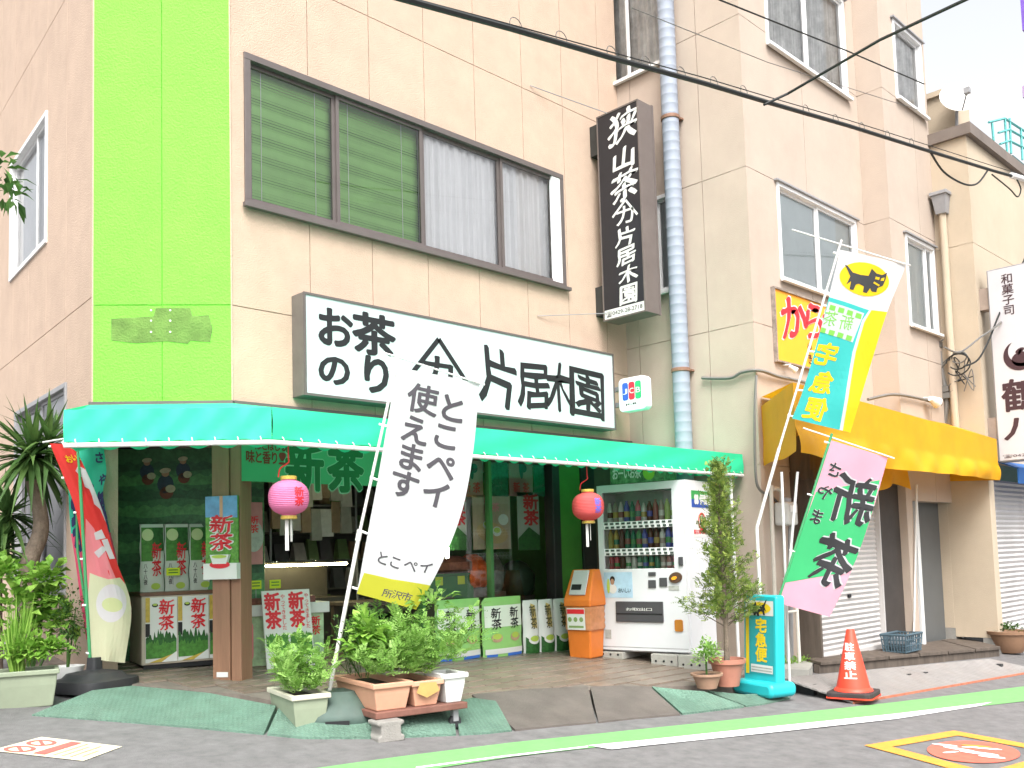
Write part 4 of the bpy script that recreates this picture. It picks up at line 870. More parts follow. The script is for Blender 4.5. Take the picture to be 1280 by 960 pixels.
C1.patch([[(455, 716), (490, 724), (541, 733), (520, 762), (484, 755), (443, 748)]], cl('yellow', (.42, .42, .025)), fl, 'yellow_foot')
CH = mat('charcoal_print', (.045, .042, .05), .7, .05)
it = [C1.item(c, x, y, 33, 33) for c, x, y in (('使', 528, 500), ('え', 518, 538), ('ま', 513, 572), ('す', 505, 606), ('と', 565, 511), ('こ', 557, 545), ('ペ', 551, 583), ('イ', 545, 618))]
C1.text(it, CH, fl, bold=.03, both=False)
C1.text([C1.item(c, x, y, 15, 15) for c, x, y in (('と', 478, 698), ('こ', 494, 703), ('ペ', 513, 707), ('イ', 532, 709))]+[C1.item(c, 484+i*12, 742+i*2, 11, 10) for i, c in enumerate('所沢市')], CH, fl, 'small_lettering', bold=.015, both=False)

# --- courier flag (seen from behind, mirrored)
CAT_B = mat('cat_black', (.02, .02, .022), .7, .05); YE = cl('bright_yellow', (.80, .52, .005)); TQ = cl('turquoise', (.04, .46, .43))
bp = FY(946, 800, 4.62); bp[2] = gz(bp[0], bp[1])
C2 = Cloth(bp, [(1050, 312), (1034, 380), (1018, 440), (1003, 490), (990, 523)], [(1133, 331), (1109, 390), (1090, 450), (1075, 500), (1063, 541)], (.014, 5, 4))
f2 = thing('flag', 'white and turquoise courier flag with black cat emblem on a leaning pole', 'flag', bp)
foot = C2.T.p(946, 660)
obj('pole', MB().tube([np.array([foot[0], foot[1], gz(foot[0], foot[1])-.01]), foot], .016, 8).tube([foot, C2.T.p(974, 560)], .015, 8).tube([C2.T.p(974, 560), C2.T.p(1052, 300)], .011, 8), POLW, f2, smooth=True)
obj('crossbar', MB().tube([C2.T.p(990, 287), C2.T.p(1138, 332)], .007, 6), POLW, f2)
C2.sheet(cl('white', 0), f2); ties(f2, C2, 5)
C2.patch([[(1034, 371), (1087, 387), (1078, 400), (1066, 440), (1056, 500), (1049, 539), (988, 525)]], TQ, f2, 'turquoise_field')
C2.patch([[(1090, 387), (1109, 390), (1063, 541), (1053, 540), (1060, 500), (1070, 440), (1081, 402)]], YE, f2, 'yellow_stripe')
def ringpx(cx_, cy_, rx_, ry_, rot=0, n=30): return ell(cx_, cy_, rx_, ry_, n, rot)
C2.patch([ringpx(1080.5, 349, 31.5, 20.5, .18)], YE, f2, 'yellow_oval', off=.003)
cat = [(1056, 331), (1060, 333), (1066, 341), (1076, 344), (1086, 345), (1090, 336), (1096, 342), (1103, 344), (1109, 341), (1107, 350), (1104, 357), (1097, 360), (1096, 365), (1090, 364), (1088, 360), (1084, 366), (1079, 365), (1080, 358), (1074, 355), (1070, 356), (1067, 363), (1062, 362), (1064, 352), (1058, 356), (1063, 346)]
C2.patch([cat], CAT_B, f2, 'cat_emblem', off=.005)
C2.patch([[(1095, 346), (1100, 347), (1099, 350), (1094, 349)], [(1102, 348), (1106, 347), (1105, 351), (1101, 351)], [(1093, 352), (1100, 356), (1099, 358), (1092, 354)]], YE, f2, 'cat_face', off=.007)
C2.patch([[(1036, 377), (1081, 391), (1066, 428), (1021, 414)]], cl('white', 0), f2, 'white_box', off=.004)
C2.patch([[(1038+i*11, 381+i*3.2), (1045+i*11, 383+i*3.2), (1043.5+i*11, 389+i*3.2), (1036+i*11, 387+i*3.2)] for i in range(4)]+[[(1026+i*11, 409+i*3.2), (1033+i*11, 411+i*3.2), (1031+i*11, 417+i*3.2), (1024+i*11, 415+i*3.2)] for i in range(4)], cl('leafgreen', (.2, .55, .08)), f2, 'green_checks', off=.006)['kind'] = 'stuff'
C2.text([C2.item('新', 1058, 404, 15, 18, True), C2.item('茶', 1038, 399, 15, 18, True)], MATS['cloth_leafgreen'], f2, 'green_lettering', off=.006, bold=.0)
C2.text([C2.item(c, x, y, 24, 26, True) for c, x, y in (('宅', 1033, 444), ('急', 1027, 479), ('便', 1020, 512))], YE, f2, 'yellow_lettering', off=.005, bold=.045)

# --- pink and green tea flag (seen from behind)
bp3 = FY(964, 800, 4.5); bp3[2] = gz(bp3[0], bp3[1])
C3 = Cloth(bp3, [(1038, 550), (1022, 600), (1004, 655), (988, 708), (973, 754)], [(1110, 572), (1095, 625), (1078, 678), (1058, 728), (1037, 771)], (.012, 5, 4))
f3 = thing('flag', 'pink and green tea flag with black brush lettering on a green pole', 'flag', bp3)
GP = mat('pole_green', (.05, .27, .11), .4, .06)
ft = C3.T.p(965, 775); obj('pole', MB().tube([np.array([ft[0]-.02, ft[1], gz(ft[0], ft[1])-.01]), ft], .014, 8).tube([ft, C3.T.p(1040, 542)], .012, 8), GP, f3, smooth=True)
obj('crossbar', MB().tube([C3.T.p(1004, 535), C3.T.p(1118, 573)], .007, 6), POLW, f3)
PK = cl('pink', (.72, .34, .44)); C3.sheet(PK, f3); ties(f3, C3, 4)
C3.patch([[(1020, 615), (1055, 608), (1100, 600), (1090, 640), (1070, 700), (1063, 714), (1030, 720), (980, 728), (1000, 670)]], cl('green', (.05, .46, .17)), f3, 'green_band')
it = [C3.item(c, x, y, w_, h_, True) for c, x, y, w_, h_ in (('新', 1066, 627, 46, 58), ('茶', 1040, 704, 44, 60), ('さ', 1043, 588, 17, 17), ('や', 1031, 616, 18, 18), ('ま', 1021, 646, 16, 18))]
C3.text(it, cl('white', 0), f3, 'lettering_outline', off=.004, bold=.055, nib=2.3); C3.text(it, BLACK, f3, off=.0065, bold=.026, nib=2.3)

# --- red flag and the teal flag behind it, on a black weight
b4 = GR(118, 862, .03)
fw_ = thing('flag_weight', 'black round-cornered plastic flag weight by the left planter', 'flag weight', (b4[0], b4[1], gz(b4[0], b4[1])))
A_ = at(b4[0], b4[1], gz(b4[0], b4[1])+.03, math.radians(20)); BP = mat('black_plastic', (.03, .031, .034), .5, .15, 8, dirt=.25)
obj('block', MB().lathe(A_, [(.27, 0), (.275, .03), (.27, .085), (.2, .1), (.17, .135), (.06, .155), (.05, .16), (.045, .25), (.03, .25)], 32, sq=4), BP, fw_, smooth=True)
C4 = Cloth(b4+[0, 0, .25], [(62, 554), (79, 595), (95, 640), (104, 700), (108, 760), (112, 823)], [(92, 556), (112, 598), (130, 645), (145, 700), (164, 758), (156, 829)], (.02, 6, 5))
f4 = thing('flag', 'twisted red tea flag fading to a cream foot with a bowl print', 'flag', b4+[0, 0, .25])
obj('pole', MB().tube([C4.T.p(114, 850), C4.T.p(100, 600)], .013, 8).tube([C4.T.p(100, 600), C4.T.p(96, 552)], .01, 8), GP, f4, smooth=True)
obj('crossbar', MB().tube([C4.T.p(53, 553), C4.T.p(100, 545)], .007, 6), POLW, f4)
C4.sheet(cl('red', (.66, .035, .03)), f4); ties(f4, C4, 6)
C4.patch([[(107, 648), (117, 660), (132, 690), (147, 728), (155, 728), (162, 750), (162, 765), (106, 765), (104, 700)]], cl('rose', (.74, .24, .27)), f4, 'rose_field')
C4.patch([[(112, 716), (122, 720), (135, 724), (150, 722), (165, 730), (165, 760), (163, 790), (156, 829), (112, 823), (108, 760)]], cl('cream_green', (.62, .65, .44)), f4, 'cream_field', off=.004)
C4.patch([ringpx(139, 754, 19, 24, .1)], cl('lilac', (.66, .63, .66)), f4, 'bowl_print', off=.006); C4.patch([ringpx(140, 756, 13, 9, .1)], cl('tea', (.60, .64, .34)), f4, 'tea_print', off=.008)
C4.text([C4.item('お', 86, 574, 8, 10), C4.item('い', 93, 572, 7, 9), C4.item('し', 99, 571, 6, 9)], YE, f4, 'yellow_lettering', off=.005, bold=.03)
z1 = [(40+x/6, 530+y/6) for x, y in ((345, 310), (400, 340), (440, 410), (480, 480), (520, 560), (552, 640), (562, 740), (545, 720), (510, 640), (465, 600), (450, 540), (430, 490), (395, 470), (375, 400), (325, 350))]
z2 = [[(x/6.857, 640+y/6.857) for x, y in q] for q in (((805, 180), (870, 150), (905, 225), (820, 240)), ((870, 240), (920, 230), (985, 400), (940, 405)), ((805, 345), (880, 290), (915, 320), (845, 395)))]
C4.patch([z1]+z2, cl('white', 0), f4, 'lettering', off=.006)
C5 = Cloth(b4+[.12, .22, .2], [(95, 549), (86, 600), (88, 660), (94, 700), (102, 760), (108, 800)], [(129, 553), (133, 590), (129, 618), (138, 665), (146, 700), (150, 740)], (.02, 5, 5))
f5 = thing('flag', 'teal flag with navy lettering hanging behind the red flag', 'flag', b4+[.12, .22, 0])
obj('pole', MB().tube([np.append((b4+[.1, .2, 0])[:2], gz(b4[0], b4[1])+.05), C5.T.p(97, 690), C5.T.p(93, 548)], .011, 8), GP, f5); C5.sheet(cl('teal', (.03, .42, .28)), f5)
C5.patch([[(88, 668), (110, 668), (140, 664), (148, 705), (150, 740), (108, 800), (102, 760), (96, 715)]], cl('rose2', (.66, .08, .16)), f5, 'rose_field'); NV = mat('navy_print', (.012, .018, .075), .7, .05)
C5.text([C5.item('さ', 124, 572, 11, 13), C5.item('や', 128, 600, 9, 14), C5.item('新', 104, 650, 34, 66), C5.item('茶', 130, 640, 22, 60)], NV, f5, off=.005, bold=.04)

# ================================================================== shop contents
def stand_at(px, py, h=.1): p = GR(px, py, h); return p
def panel(name, pl, a0, a1, c0, c1, b, t, mt, par): return obj(name, MB().box(pl, a0, a1, b-t, b, c0, c1), mt, par)
LEAFP = mat('leaf_print', (.022, .10, .02), .6, .5, 28); LEAFP2 = mat('leaf_print_light', (.06, .2, .03), .6, .4, 30)
GOLD = mat('gold_print', (.48, .34, .06), .5, .25, 30); TEA = mat('tea_print_green', (.38, .50, .08), .5, .1)
GRAYP = mat('grey_print', (.35, .36, .33), .6, .2, 20)
def blob(m, pl, a0, a1, c0, c1, b, rng, mi=0):            # ragged leafy outline
    n = 26; top = [(lerp(a0, a1, i/(n-1)), lerp(c0, c1, .62+.38*rng.random()*(.6+.4*math.sin(math.pi*i/(n-1))))) for i in range(n)]
    shape(m, [(a0, c0)]+top+[(a1, c0)], on(pl, b), mi)
rng = random.Random(3)
# tea-field poster wall behind the chamfered front
tp = Plane((CLx-nC[0]*.75-FC.ax[0]*.1, CLy-nC[1]*.75-FC.ax[1]*.1), FC.ax); a0, a1, c0, c1 = tp.px(128, 650)[0], tp.px(330, 650)[0], .5, 2.5
po = thing('tea_field_poster', 'wall-sized photo poster of tea pickers between rows of green bushes', 'poster', tp((a0+a1)/2, 0, .5))
fg = [mat('field_green_%d' % i, c, .5, .35, 26) for i, c in enumerate(((.05, .15, .065), (.085, .24, .09), (.035, .10, .05)))]
obj('sheet', MB().box(tp, a0, a1, -.02, 0, c0, c1), fg[0], po)
m = MB(); z = c0
for i in range(13):
    hgt = .09+.012*(12-i); n = 40
    shape(m, [(lerp(a0, a1, j/n), z+.012*math.sin(j*.35+i)) for j in range(n+1)]+[(lerp(a1, a0, j/n), z+hgt*.62+.016*math.sin(j*1.7+i*2)) for j in range(n+1)], on(tp, .003), 1 if i % 2 else 2); z += hgt
    if z > c1-.2: break
obj('tea_rows', m, fg, po, recalc=False)
PR = [mat('print_navy', (.03, .05, .08), .6, .3, 30), mat('print_straw', (.42, .37, .26), .6, .2, 30), mat('print_rust', (.16, .05, .03), .6, .2, 30), mat('print_skin', (.38, .22, .14), .6, .1)]
for (x, y, s) in ((184, 590, 1.0), (207, 605, 1.15), (229, 588, 1.0)):
    a, c = tp.px(x, y); k = .07*s; m = MB(); f = on(tp, .005); g2 = on(tp, .007)
    shape(m, ell(a, c, k*.9, k*1.05, 18), f, 0); shape(m, ell(a+k*.1, c-k*1.0, k*.75, k*.7, 16), f, 2); shape(m, ell(a+k*.55, c-k*.55, k*.55, k*.45, 16), g2, 1)
    shape(m, ell(a, c+k*1.2, k*.42, k*.4, 14), g2, 3); shape(m, ell(a, c+k*1.5, k*.62, k*.3, 16, .1), on(tp, .009), 1); obj('printed_picker', m, PR, po, recalc=False)
obj('edge_trim', MB().box(tp, a0-.06, a0, -.03, .03, c0, c1), mat('frame_dark', (.03, .035, .02), .5, .1), po)
# counter A with printed fronts
p0, p1 = GR(177, 837, .1), GR(268, 833, .1); cA = seg(p0, p1); zA = cA.px(180, 741)[1]; zf = gz(p0[0], p0[1])+.1; LA = cA.px(300, 830)[0]
ca = thing('display_counter', 'display counter faced with three printed new-tea posters left of the pillar', 'counter', (*p0[:2], zf))
obj('body', MB().box(cA, 0, LA, -.5, -.004, zf+.03, zA-.03), mat('counter_cream', (.48, .42, .34), .6, .1), ca, bev=.01); obj('kick', MB().box(cA, .02, LA, -.48, -.02, zf-.01, zf+.029), BLACK, ca)
obj('top', MB().box(cA, -.01, LA+.01, -.51, .005, zA-.029, zA), mat('counter_top', (.13, .065, .04), .4, .2), ca)
def tea_print(pl, a0, a1, c0, c1, par, b=.004):
    w_ = a1-a0; h_ = c1-c0; panel('print', pl, a0, a1, c0, c1, b, .004, WPRINT, par)
    m = MB(); f = on(pl, b+.002); shape(m, [(a0, c0+h_*.62), (a0+w_*.14, c0+h_*.62), (a0+w_*.14, c1), (a0, c1)], f, 0); shape(m, [(a0, c0+h_*.4), (a0+w_*.14, c0+h_*.4), (a0+w_*.14, c0+h_*.6), (a0, c0+h_*.6)], f, 1)
    shape(m, ell(a0+w_*.3, c0+h_*.88, w_*.1, h_*.03, 16), f, 1); shape(m, ell(a0+w_*.3, c0+h_*.89, w_*.07, h_*.018, 16), on(pl, b+.003), 2); shape(m, [(a0+w_*.5, c0), (a1, c0+h_*.16), (a1, c0)], on(pl, b+.005), 3); shape(m, [(a0+w_*.1, c0), (a0+w_*.65, c0), (a0+w_*.95, c0+h_*.13), (a0+w_*.5, c0+h_*.06)], on(pl, b+.004), 0)
    obj('print_trim', m, [GOLD, BLACK, TEA, WPRINT], par, recalc=False)
    for q in range(2):
        m = MB(); blob(m, pl, a0+w_*.01, a1-w_*.02, c0+h_*.06, c0+h_*(.52 if q == 0 else .36), b+.003+q*.0005, rng); obj('printed_leaves', m, LEAFP if q == 0 else LEAFP2, par, recalc=False)
    m = MB(); letters(m, vtext('新茶', a0+w_*.66, c1-h_*.04, c1-h_*.52, w_*.42), on(pl, b+.006), bold=.028, nib=.7); obj('red_lettering', m, RED, par, recalc=False)
for i in range(3):
    x0 = .03+i*(LA-.03)/3; tea_print(cA, x0, x0+(LA-.03)/3-.008, zf+.05, zA-.045, ca)
# bags standing on counter A
def bag(pl, a0, a1, c0, c1, d, label, group, style, b=0):
    t = thing('tea_bag', label, 'bag', pl((a0+a1)/2, b-d/2, c0), group); w_ = a1-a0; h_ = c1-c0
    def fn(u, v):                                            # pillow-shaped front/back
        return None
    m = MB()
    for sgn in (1, -1): m.grid(lambda u, v: pl(lerp(a0, a1, u)+.004*math.sin(v*17), b-d/2+sgn*d/2*(math.sin(math.pi*min(1, max(0, u)))**.45)*(max(0, 1-((v-.12)/.88 if v > .12 else 0)**2.2)**.6)*(.75+.25*min(1, v*8)), lerp(c0, c1, v)), 12, 14)
    mats = {'white': WPRINT, 'green': mat('bag_green', (.26, .52, .16), .35, .08), 'pale': mat('bag_pale', (.52, .55, .50), .4, .06)}
    obj('packet', m, mats['pale' if style == 'counter' else 'green' if style == 'pair' else 'white'], t, smooth=True)
    def ff(off): return lambda u, v, w=0: pl(u, w+b-d/2+d/2*(max(0, math.sin(math.pi*(u-a0)/w_))**.45)*(max(0, 1-(((v-c0)/h_-.12)/.88 if (v-c0)/h_ > .12 else 0)**2.2)**.6)*(.75+.25*min(1, (v-c0)/h_*8))+off, v)
    B2 = (w_/12, h_/14)
    def S_(pts, off, mt, nm='print'):
        m = MB(); shape(m, [(a0+w_*x, c0+h_*y) for x, y in pts], ff(off), 0, B2); obj(nm, m, mt, t, recalc=False)
    if style == 'counter':
        S_([(.04, .45), (.5, .45), (.5, .95), (.04, .95)], .004, LEAFP2); S_([(.5, .6), (.96, .6), (.96, .95), (.5, .95)], .004, LEAFP); S_(ell(.3, .84, .24, .09, 18), .007, mat('bowl_pale', (.5, .58, .3), .5)); S_(ell(.62, .08, .2, .05, 14), .005, TEA)
        m = MB(); letters(m, vtext('新茶', a0+w_*.66, c0+h_*.72, c0+h_*.22, w_*.36), ff(.008), 0, .02, B2, .7); obj('lettering', m, RED, t, recalc=False)
        m = MB(); letters(m, vtext('八十八夜', a0+w_*.2, c0+h_*.42, c0+h_*.1, w_*.13), ff(.008), 0, .01, B2); obj('small_lettering', m, BLACK, t, recalc=False)
    elif style == 'pair':
        S_([(.03, .5), (.97, .5), (.97, .86), (.03, .86)], .004, mat('bag_white_fade', (.66, .72, .62), .4, .05)); S_([(.03, .05), (.97, .05), (.97, .14), (.03, .14)], .004, WPRINT); S_([(.06, .0), (.3, .0), (.3, .05), (.06, .05)], .004, mat('blue_print', (.04, .14, .5), .5)); S_([(.55, .0), (.95, .0), (.95, .05), (.55, .05)], .004, MATS['blue_print'])
        for x in (.28, .74):
            S_(ell(x, .32, .13, .075, 18), .006, mat('cup_print', (.42, .28, .18), .5, .2, 30)); S_(ell(x, .345, .1, .05, 16), .009, TEA)
            m = MB(); letters(m, vtext('新茶', a0+w_*x, c0+h_*.82, c0+h_*.46, w_*.2, shear=.1), ff(.008), 0, .02, B2, .9); obj('lettering', m, BLACK, t, recalc=False)
    else:
        S_([(.05, .0), (.95, .0), (.95, .28), (.7, .34), (.3, .24), (.05, .32)], .004, LEAFP); S_(ell(.5, .26, .34, .085, 18), .006, WPRINT); S_(ell(.5, .28, .27, .055, 18), .009, TEA); S_([(.38, .5), (.72, .46), (.7, .9), (.42, .94)], .004, mat('gold_leaf', (.5, .38, .14), .4, .3, 30))
        m = MB(); letters(m, vtext('新茶', a0+w_*.5, c0+h_*.9, c0+h_*.45, w_*.36), ff(.007), 0, .015, B2); obj('lettering', m, mat('dark_olive', (.06, .06, .03), .5), t, recalc=False)
    return t
cB = Plane((p0+cA.n*-.18)[:2], cA.ax)
for i in range(3):
    a0, a1 = cB.px(176+i*31, 700)[0], cB.px(206+i*31, 700)[0]; bag(cB, a0, a1, zA, cB.px(190, 655)[1], .07, ('pale new-tea bag on the left counter, farthest from the pillar', 'pale new-tea bag on the left counter, between two like it', 'pale new-tea bag on the left counter, beside the pillar')[i], 'bags on the counter left of the pillar', 'counter')
YC = mat('price_yellow', (.52, .62, .02), .6, .05)
def price(pl, x0, y0, x1, y1, b, lab):
    a0, a1, c0, c1 = pl.rect(x0, y0, x1, y1, b); t = thing('price_card', lab, 'price card', pl((a0+a1)/2, b, c0), 'yellow price cards on the counters')
    obj('card', MB().box(pl, a0, a1, b-.004, b, c0, c1), YC, t); m = MB()
    for k in (.65, .3): m.box(pl, a0+(a1-a0)*.15, a1-(a1-a0)*.15, b+.001, b+.002, c0+(c1-c0)*k, c0+(c1-c0)*(k+.14))
    obj('print', m, DGRN, t); obj('stem', MB().tube([pl((a0+a1)/2, b-.003, c0-.08), pl((a0+a1)/2, b-.003, c0+.01)], .003, 5), GREY, t)
PCL = 'small yellow-green price card above the counter behind the leaning board'
price(cA, 208, 710, 225, 719, -.1, 'small yellow-green price card before the pale bags on the left counter')
# pillar poster box
pq = Plane(pilf(0, .03, 0)[:2], pilf.ax); a0, a1 = pq.px(257, 660)[0], pq.px(297, 660)[0]; c0, cm, c1 = pq.px(278, 724)[1], pq.px(278, 704)[1], pq.px(278, 620)[1]
pp_ = thing('pillar_poster', 'tall new-tea poster with blue sky and a bowl fixed to the brown pillar', 'poster', pq((a0+a1)/2, 0, c0))
panel('board', pq, a0, a1, cm, c1, 0, .02, mat('poster_field', (.10, .26, .04), .4, .5, 34), pp_)
m = MB(); shape(m, [(a0, c1-.17), (a1, c1-.18), (a1, c1), (a0, c1)], on(pq, .003)); obj('printed_sky', m, mat('poster_sky', (.14, .30, .55), .4, .3, 9), pp_, recalc=False)
m = MB(); w_ = a1-a0; shape(m, [(a0+w_*.45, c1-.2), (a0+w_*.55, c1-.2), (a0+w_*.55, c1), (a0+w_*.45, c1)], on(pq, .005)); obj('printed_band', m, mat('poster_peach', (.6, .3, .2), .5), pp_, recalc=False)
panel('box', pq, a0-.005, a1+.005, c0, cm, .03, .06, WPRINT, pp_)
it = vtext('新茶', (a0+a1)/2, c1-.16, cm+.1, w_*.62, shear=.05)
m = MB(); letters(m, it, on(pq, .004), bold=.07); obj('lettering_outline', m, WPRINT, pp_, recalc=False); m = MB(); letters(m, it, on(pq, .007), bold=.03, nib=.7); obj('lettering', m, RED, pp_, recalc=False)
bc = pq((a0+a1)/2, .04, cm-.02)
obj('printed_bowl', MB().prism(pq, [((a0+a1)/2-.085, cm+.07), ((a0+a1)/2-.06, cm-.005), ((a0+a1)/2+.06, cm-.005), ((a0+a1)/2+.085, cm+.07)], .006, .040), WPRINT, pp_); obj('printed_saucer', MB().prism(pq, ell((a0+a1)/2, cm-.012, .09, .03, 24), .032, .036), RED, pp_)
m = MB(); shape(m, ell((a0+a1)/2, cm+.054, .068, .014, 20), on(pq, .043)); obj('printed_tea', m, TEA, pp_, recalc=False)
# hanging pink posters by the pillar
hp = Plane((0, 7.62), (1, 0)); PKP = mat('poster_pink', (.42, .17, .17), .5, .12, 8)
a0, a1, c0, c1 = hp.rect(299, 706, 328, 628); t = thing('hanging_poster', 'pinkish new-tea poster hanging just right of the pillar', 'poster', hp(a0, 0, c0)); panel('sheet', hp, a0, a1, c0, c1, 0, .004, PKP, t)
m = MB(); shape(m, ell(lerp(a0, a1, .6), lerp(c0, c1, .45), .1, .14, 24), on(hp, .003)); obj('print', m, GRAYP, t, recalc=False); m = MB(); letters(m, vtext('新茶', lerp(a0, a1, .6), lerp(c0, c1, .78), lerp(c0, c1, .5), .09), on(hp, .006), bold=.02); obj('lettering', m, RED, t, recalc=False)
a0, a1, c0, c1 = hp.rect(300, 627, 314, 600); t = thing('hanging_poster', 'small dull pink card hanging above the pinkish poster', 'poster', hp(a0, 0, c0)); panel('sheet', hp, a0, a1, c0, c1, 0, .004, PKP, t); m = MB(); letters(m, vtext('新茶', (a0+a1)/2, c1-.03, c0+.03, .05), on(hp, .003), bold=.01); obj('lettering', m, BLACK, t, recalc=False)
# green banner
gp_ = Plane((0, YF-.12), (1, 0)); a0, a1 = gp_.px(301, 580)[0], gp_.px(505, 590)[0]; c0, c1 = gp_.px(400, 605)[1], 2.44
bn = thing('hanging_banner', 'mint green new-tea banner with dark green lettering under the awning', 'banner', gp_((a0+a1)/2, 0, c0))
obj('cloth', MB().grid(lambda u, v: gp_(lerp(a0, a1, u), .012*math.sin(u*22)*(1-v), lerp(c0, c1, v)), 60, 4), cl('mint', (.10, .52, .26)), bn, smooth=True, recalc=False)
ff = lambda off: (lambda u, v, w=0: gp_(u, w+.012*math.sin((u-a0)/(a1-a0)*22)*(1-(v-c0)/(c1-c0))+off, v))
x1, x2 = gp_.px(381, 585)[0], gp_.px(432, 585)[0]; zc = lerp(c0, c1, .42)
it = [('新', x1, zc, .33, .38), ('茶', x2, zc, .33, .38)]
m = MB(); letters(m, it, ff(.004), 0, .07, (.04, .04)); obj('lettering_outline', m, mat('mint_outline', (.3, .62, .42), .6), bn, recalc=False); m = MB(); letters(m, it, ff(.008), 0, .045, (.04, .04)); obj('lettering', m, mat('forest_print', (.012, .14, .045), .6), bn, recalc=False)
m = MB(); letters(m, htext('味と香り!', gp_.px(307, 572)[0], gp_.px(358, 572)[0], gp_.px(330, 572)[1], .1)+htext('ほとばしる', gp_.px(318, 556)[0], gp_.px(358, 556)[0], gp_.px(330, 557)[1], .08), ff(.005), 0, .03, (.04, .04)); obj('red_lettering', m, mat('maroon_print', (.22, .03, .02), .6), bn, recalc=False)
# counter B and leaning board
p0b, p1b = GR(303, 838, .1), GR(412, 832, .1); cC = Plane((p0b[0]+.1, p0b[1]+.18), (p1b-p0b)[:2]); zfB = gz(p0b[0], p0b[1])+.09; zB = cC.px(400, 752)[1]; LB = cC.px(411, 800)[0]
cb = thing('display_counter', 'display counter with a white lip and pink and green print right of the pillar', 'counter', (*cC.o[:2], zfB))
obj('body', MB().box(cC, -.1, LB-.05, -.4, 0, zfB, zB-.1), mat('counter_print', (.36, .50, .30), .5, .4, 9), cb); obj('lip', MB().box(cC, -.1, LB, -.42, .03, zB-.1, zB), WHITE, cb, bev=.006); obj('goods_tray', MB().box(cC, -.08, LB-.12, -.4, -.02, zB, zB+.06), mat('packets_red', (.16, .05, .04), .5, .5, 30), cb)
m = MB(); shape(m, rrect(-.06, .1, zfB+.05, zfB+.42, .06), on(cC, .003)); obj('pink_print', m, PINKP, cb, recalc=False); m = MB(); shape(m, ell(.02, zfB+.16, .05, .04, 18), on(cC, .006)); obj('bowl_print', m, WPRINT, cb, recalc=False)
m = MB(); letters(m, vtext('新茶', LB-.13, zB-.13, zfB+.25, .08), on(cC, .004), bold=.03); obj('lettering', m, RED, cb, recalc=False)
q0, q1 = GR(334, 837, .1), GR(394, 833, .1)
lb = Plane(q0[:2], (q1-q0)[:2]); a1 = lb.px(394, 830)[0]; zl0 = gz(q0[0], q0[1])+.1; zl1 = lb.px(358, 738)[1]; lean = .1
lbf = lambda off: (lambda u, v, w=0: lb(u, w+off-lean*(v-zl0)/(zl1-zl0), v)); LBF = lambda a, b, c: lb(a, b-lean*(c-zl0)/(zl1-zl0), c)
lt = thing('leaning_board', 'white board printed with red new-tea lettering leaning on the counter', 'board', (*q0[:2], zl0))
obj('board', MB().box(LBF, 0, a1, -.012, 0, zl0, zl1), WPRINT, lt); H_ = zl1-zl0
for i in range(2):
    u0, u1 = a1*i*.5, a1*(i+1)*.5; w_ = u1-u0; m = MB(); letters(m, vtext('新茶', u0+w_*.4, zl1-H_*.03, zl1-H_*.5, w_*.56), lbf(.003), bold=.045); letters(m, vtext('やってきました', u0+w_*.84, zl1-H_*.05, zl1-H_*.52, w_*.17), lbf(.003), bold=.01); obj('lettering', m, RED, lt, recalc=False)
    m = MB(); n = 20; shape(m, [(u0+.01, zl0+H_*.3), (u0+w_*.45, zl0+H_*.16), (u1-.01, zl0+H_*.12)]+[(lerp(u1-.01, u0+.01, j/n), zl0+H_*(.40+.06*rng.random())) for j in range(n+1)], lbf(.002)); obj('printed_leaves', m, LEAFP2, lt, recalc=False)
    m = MB(); shape(m, ell(u0+w_*.35, zl0+H_*.12, w_*.2, .03, 18), lbf(.004)); obj('printed_bowl', m, TEA, lt, recalc=False)
price(cC, 313, 726, 327, 736, -.05, PCL); price(cC, 337, 725, 351, 735, -.05, PCL)
# display case with light tube and shelves full of packets at the back
gl = mat('tube_light', (1, .86, .45), .3, .0, emit=26)
dc_ = thing('display_case', 'low glass display case with a lit tube inside the shop', 'display case', (4.9, 8.5, .5)); dpn = Plane((0, 8.5), (1, 0))
a0, a1 = dpn.px(326, 705)[0], dpn.px(438, 712)[0]; zz_ = dpn.px(380, 706)[1]; zfl = .5
obj('carcass', MB().box(dpn, a0, a1, -.5, -.02, zfl, zz_-.35).box(dpn, a0, a1, -.5, -.45, zz_-.35, zz_+.03), mat('case_dark', (.06, .055, .045), .4, .2), dc_); obj('top_glass', MB().box(dpn, a0, a1, -.45, 0, zz_+.03, zz_+.045), GLD, dc_)
obj('tube', MB().tube([dpn(a0+.05, .01, zz_), dpn(a1-.05, .01, zz_)], .013, 8), gl, dc_)
PKM = [mat('packet_%d' % i, c, .35, .15, 12) for i, c in enumerate(((.45, .45, .40), (.22, .34, .15), (.42, .30, .2), (.62, .60, .55), (.16, .16, .17)))]
shf = thing('shelf_unit', 'tall dark shelf unit at the back of the shop', 'shelf', (6, 10.1, .5)); sh_ = Plane((0, 10.05), (1, 0)); sa0, sa1 = 4.9, 8.6
obj('back_panel', MB().box(sh_, sa0, sa1, -.3, -.27, .6, 2.5), mat('shelf_back', (.12, .12, .11), .7, .2), shf)
zs = [.75, 1.1, 1.45, 1.8, 2.15]
for z in zs: obj('shelf', MB().box(sh_, sa0, sa1, -.26, .02, z-.02, z), mat('shelf_board', (.2, .19, .17), .6, .2), shf)
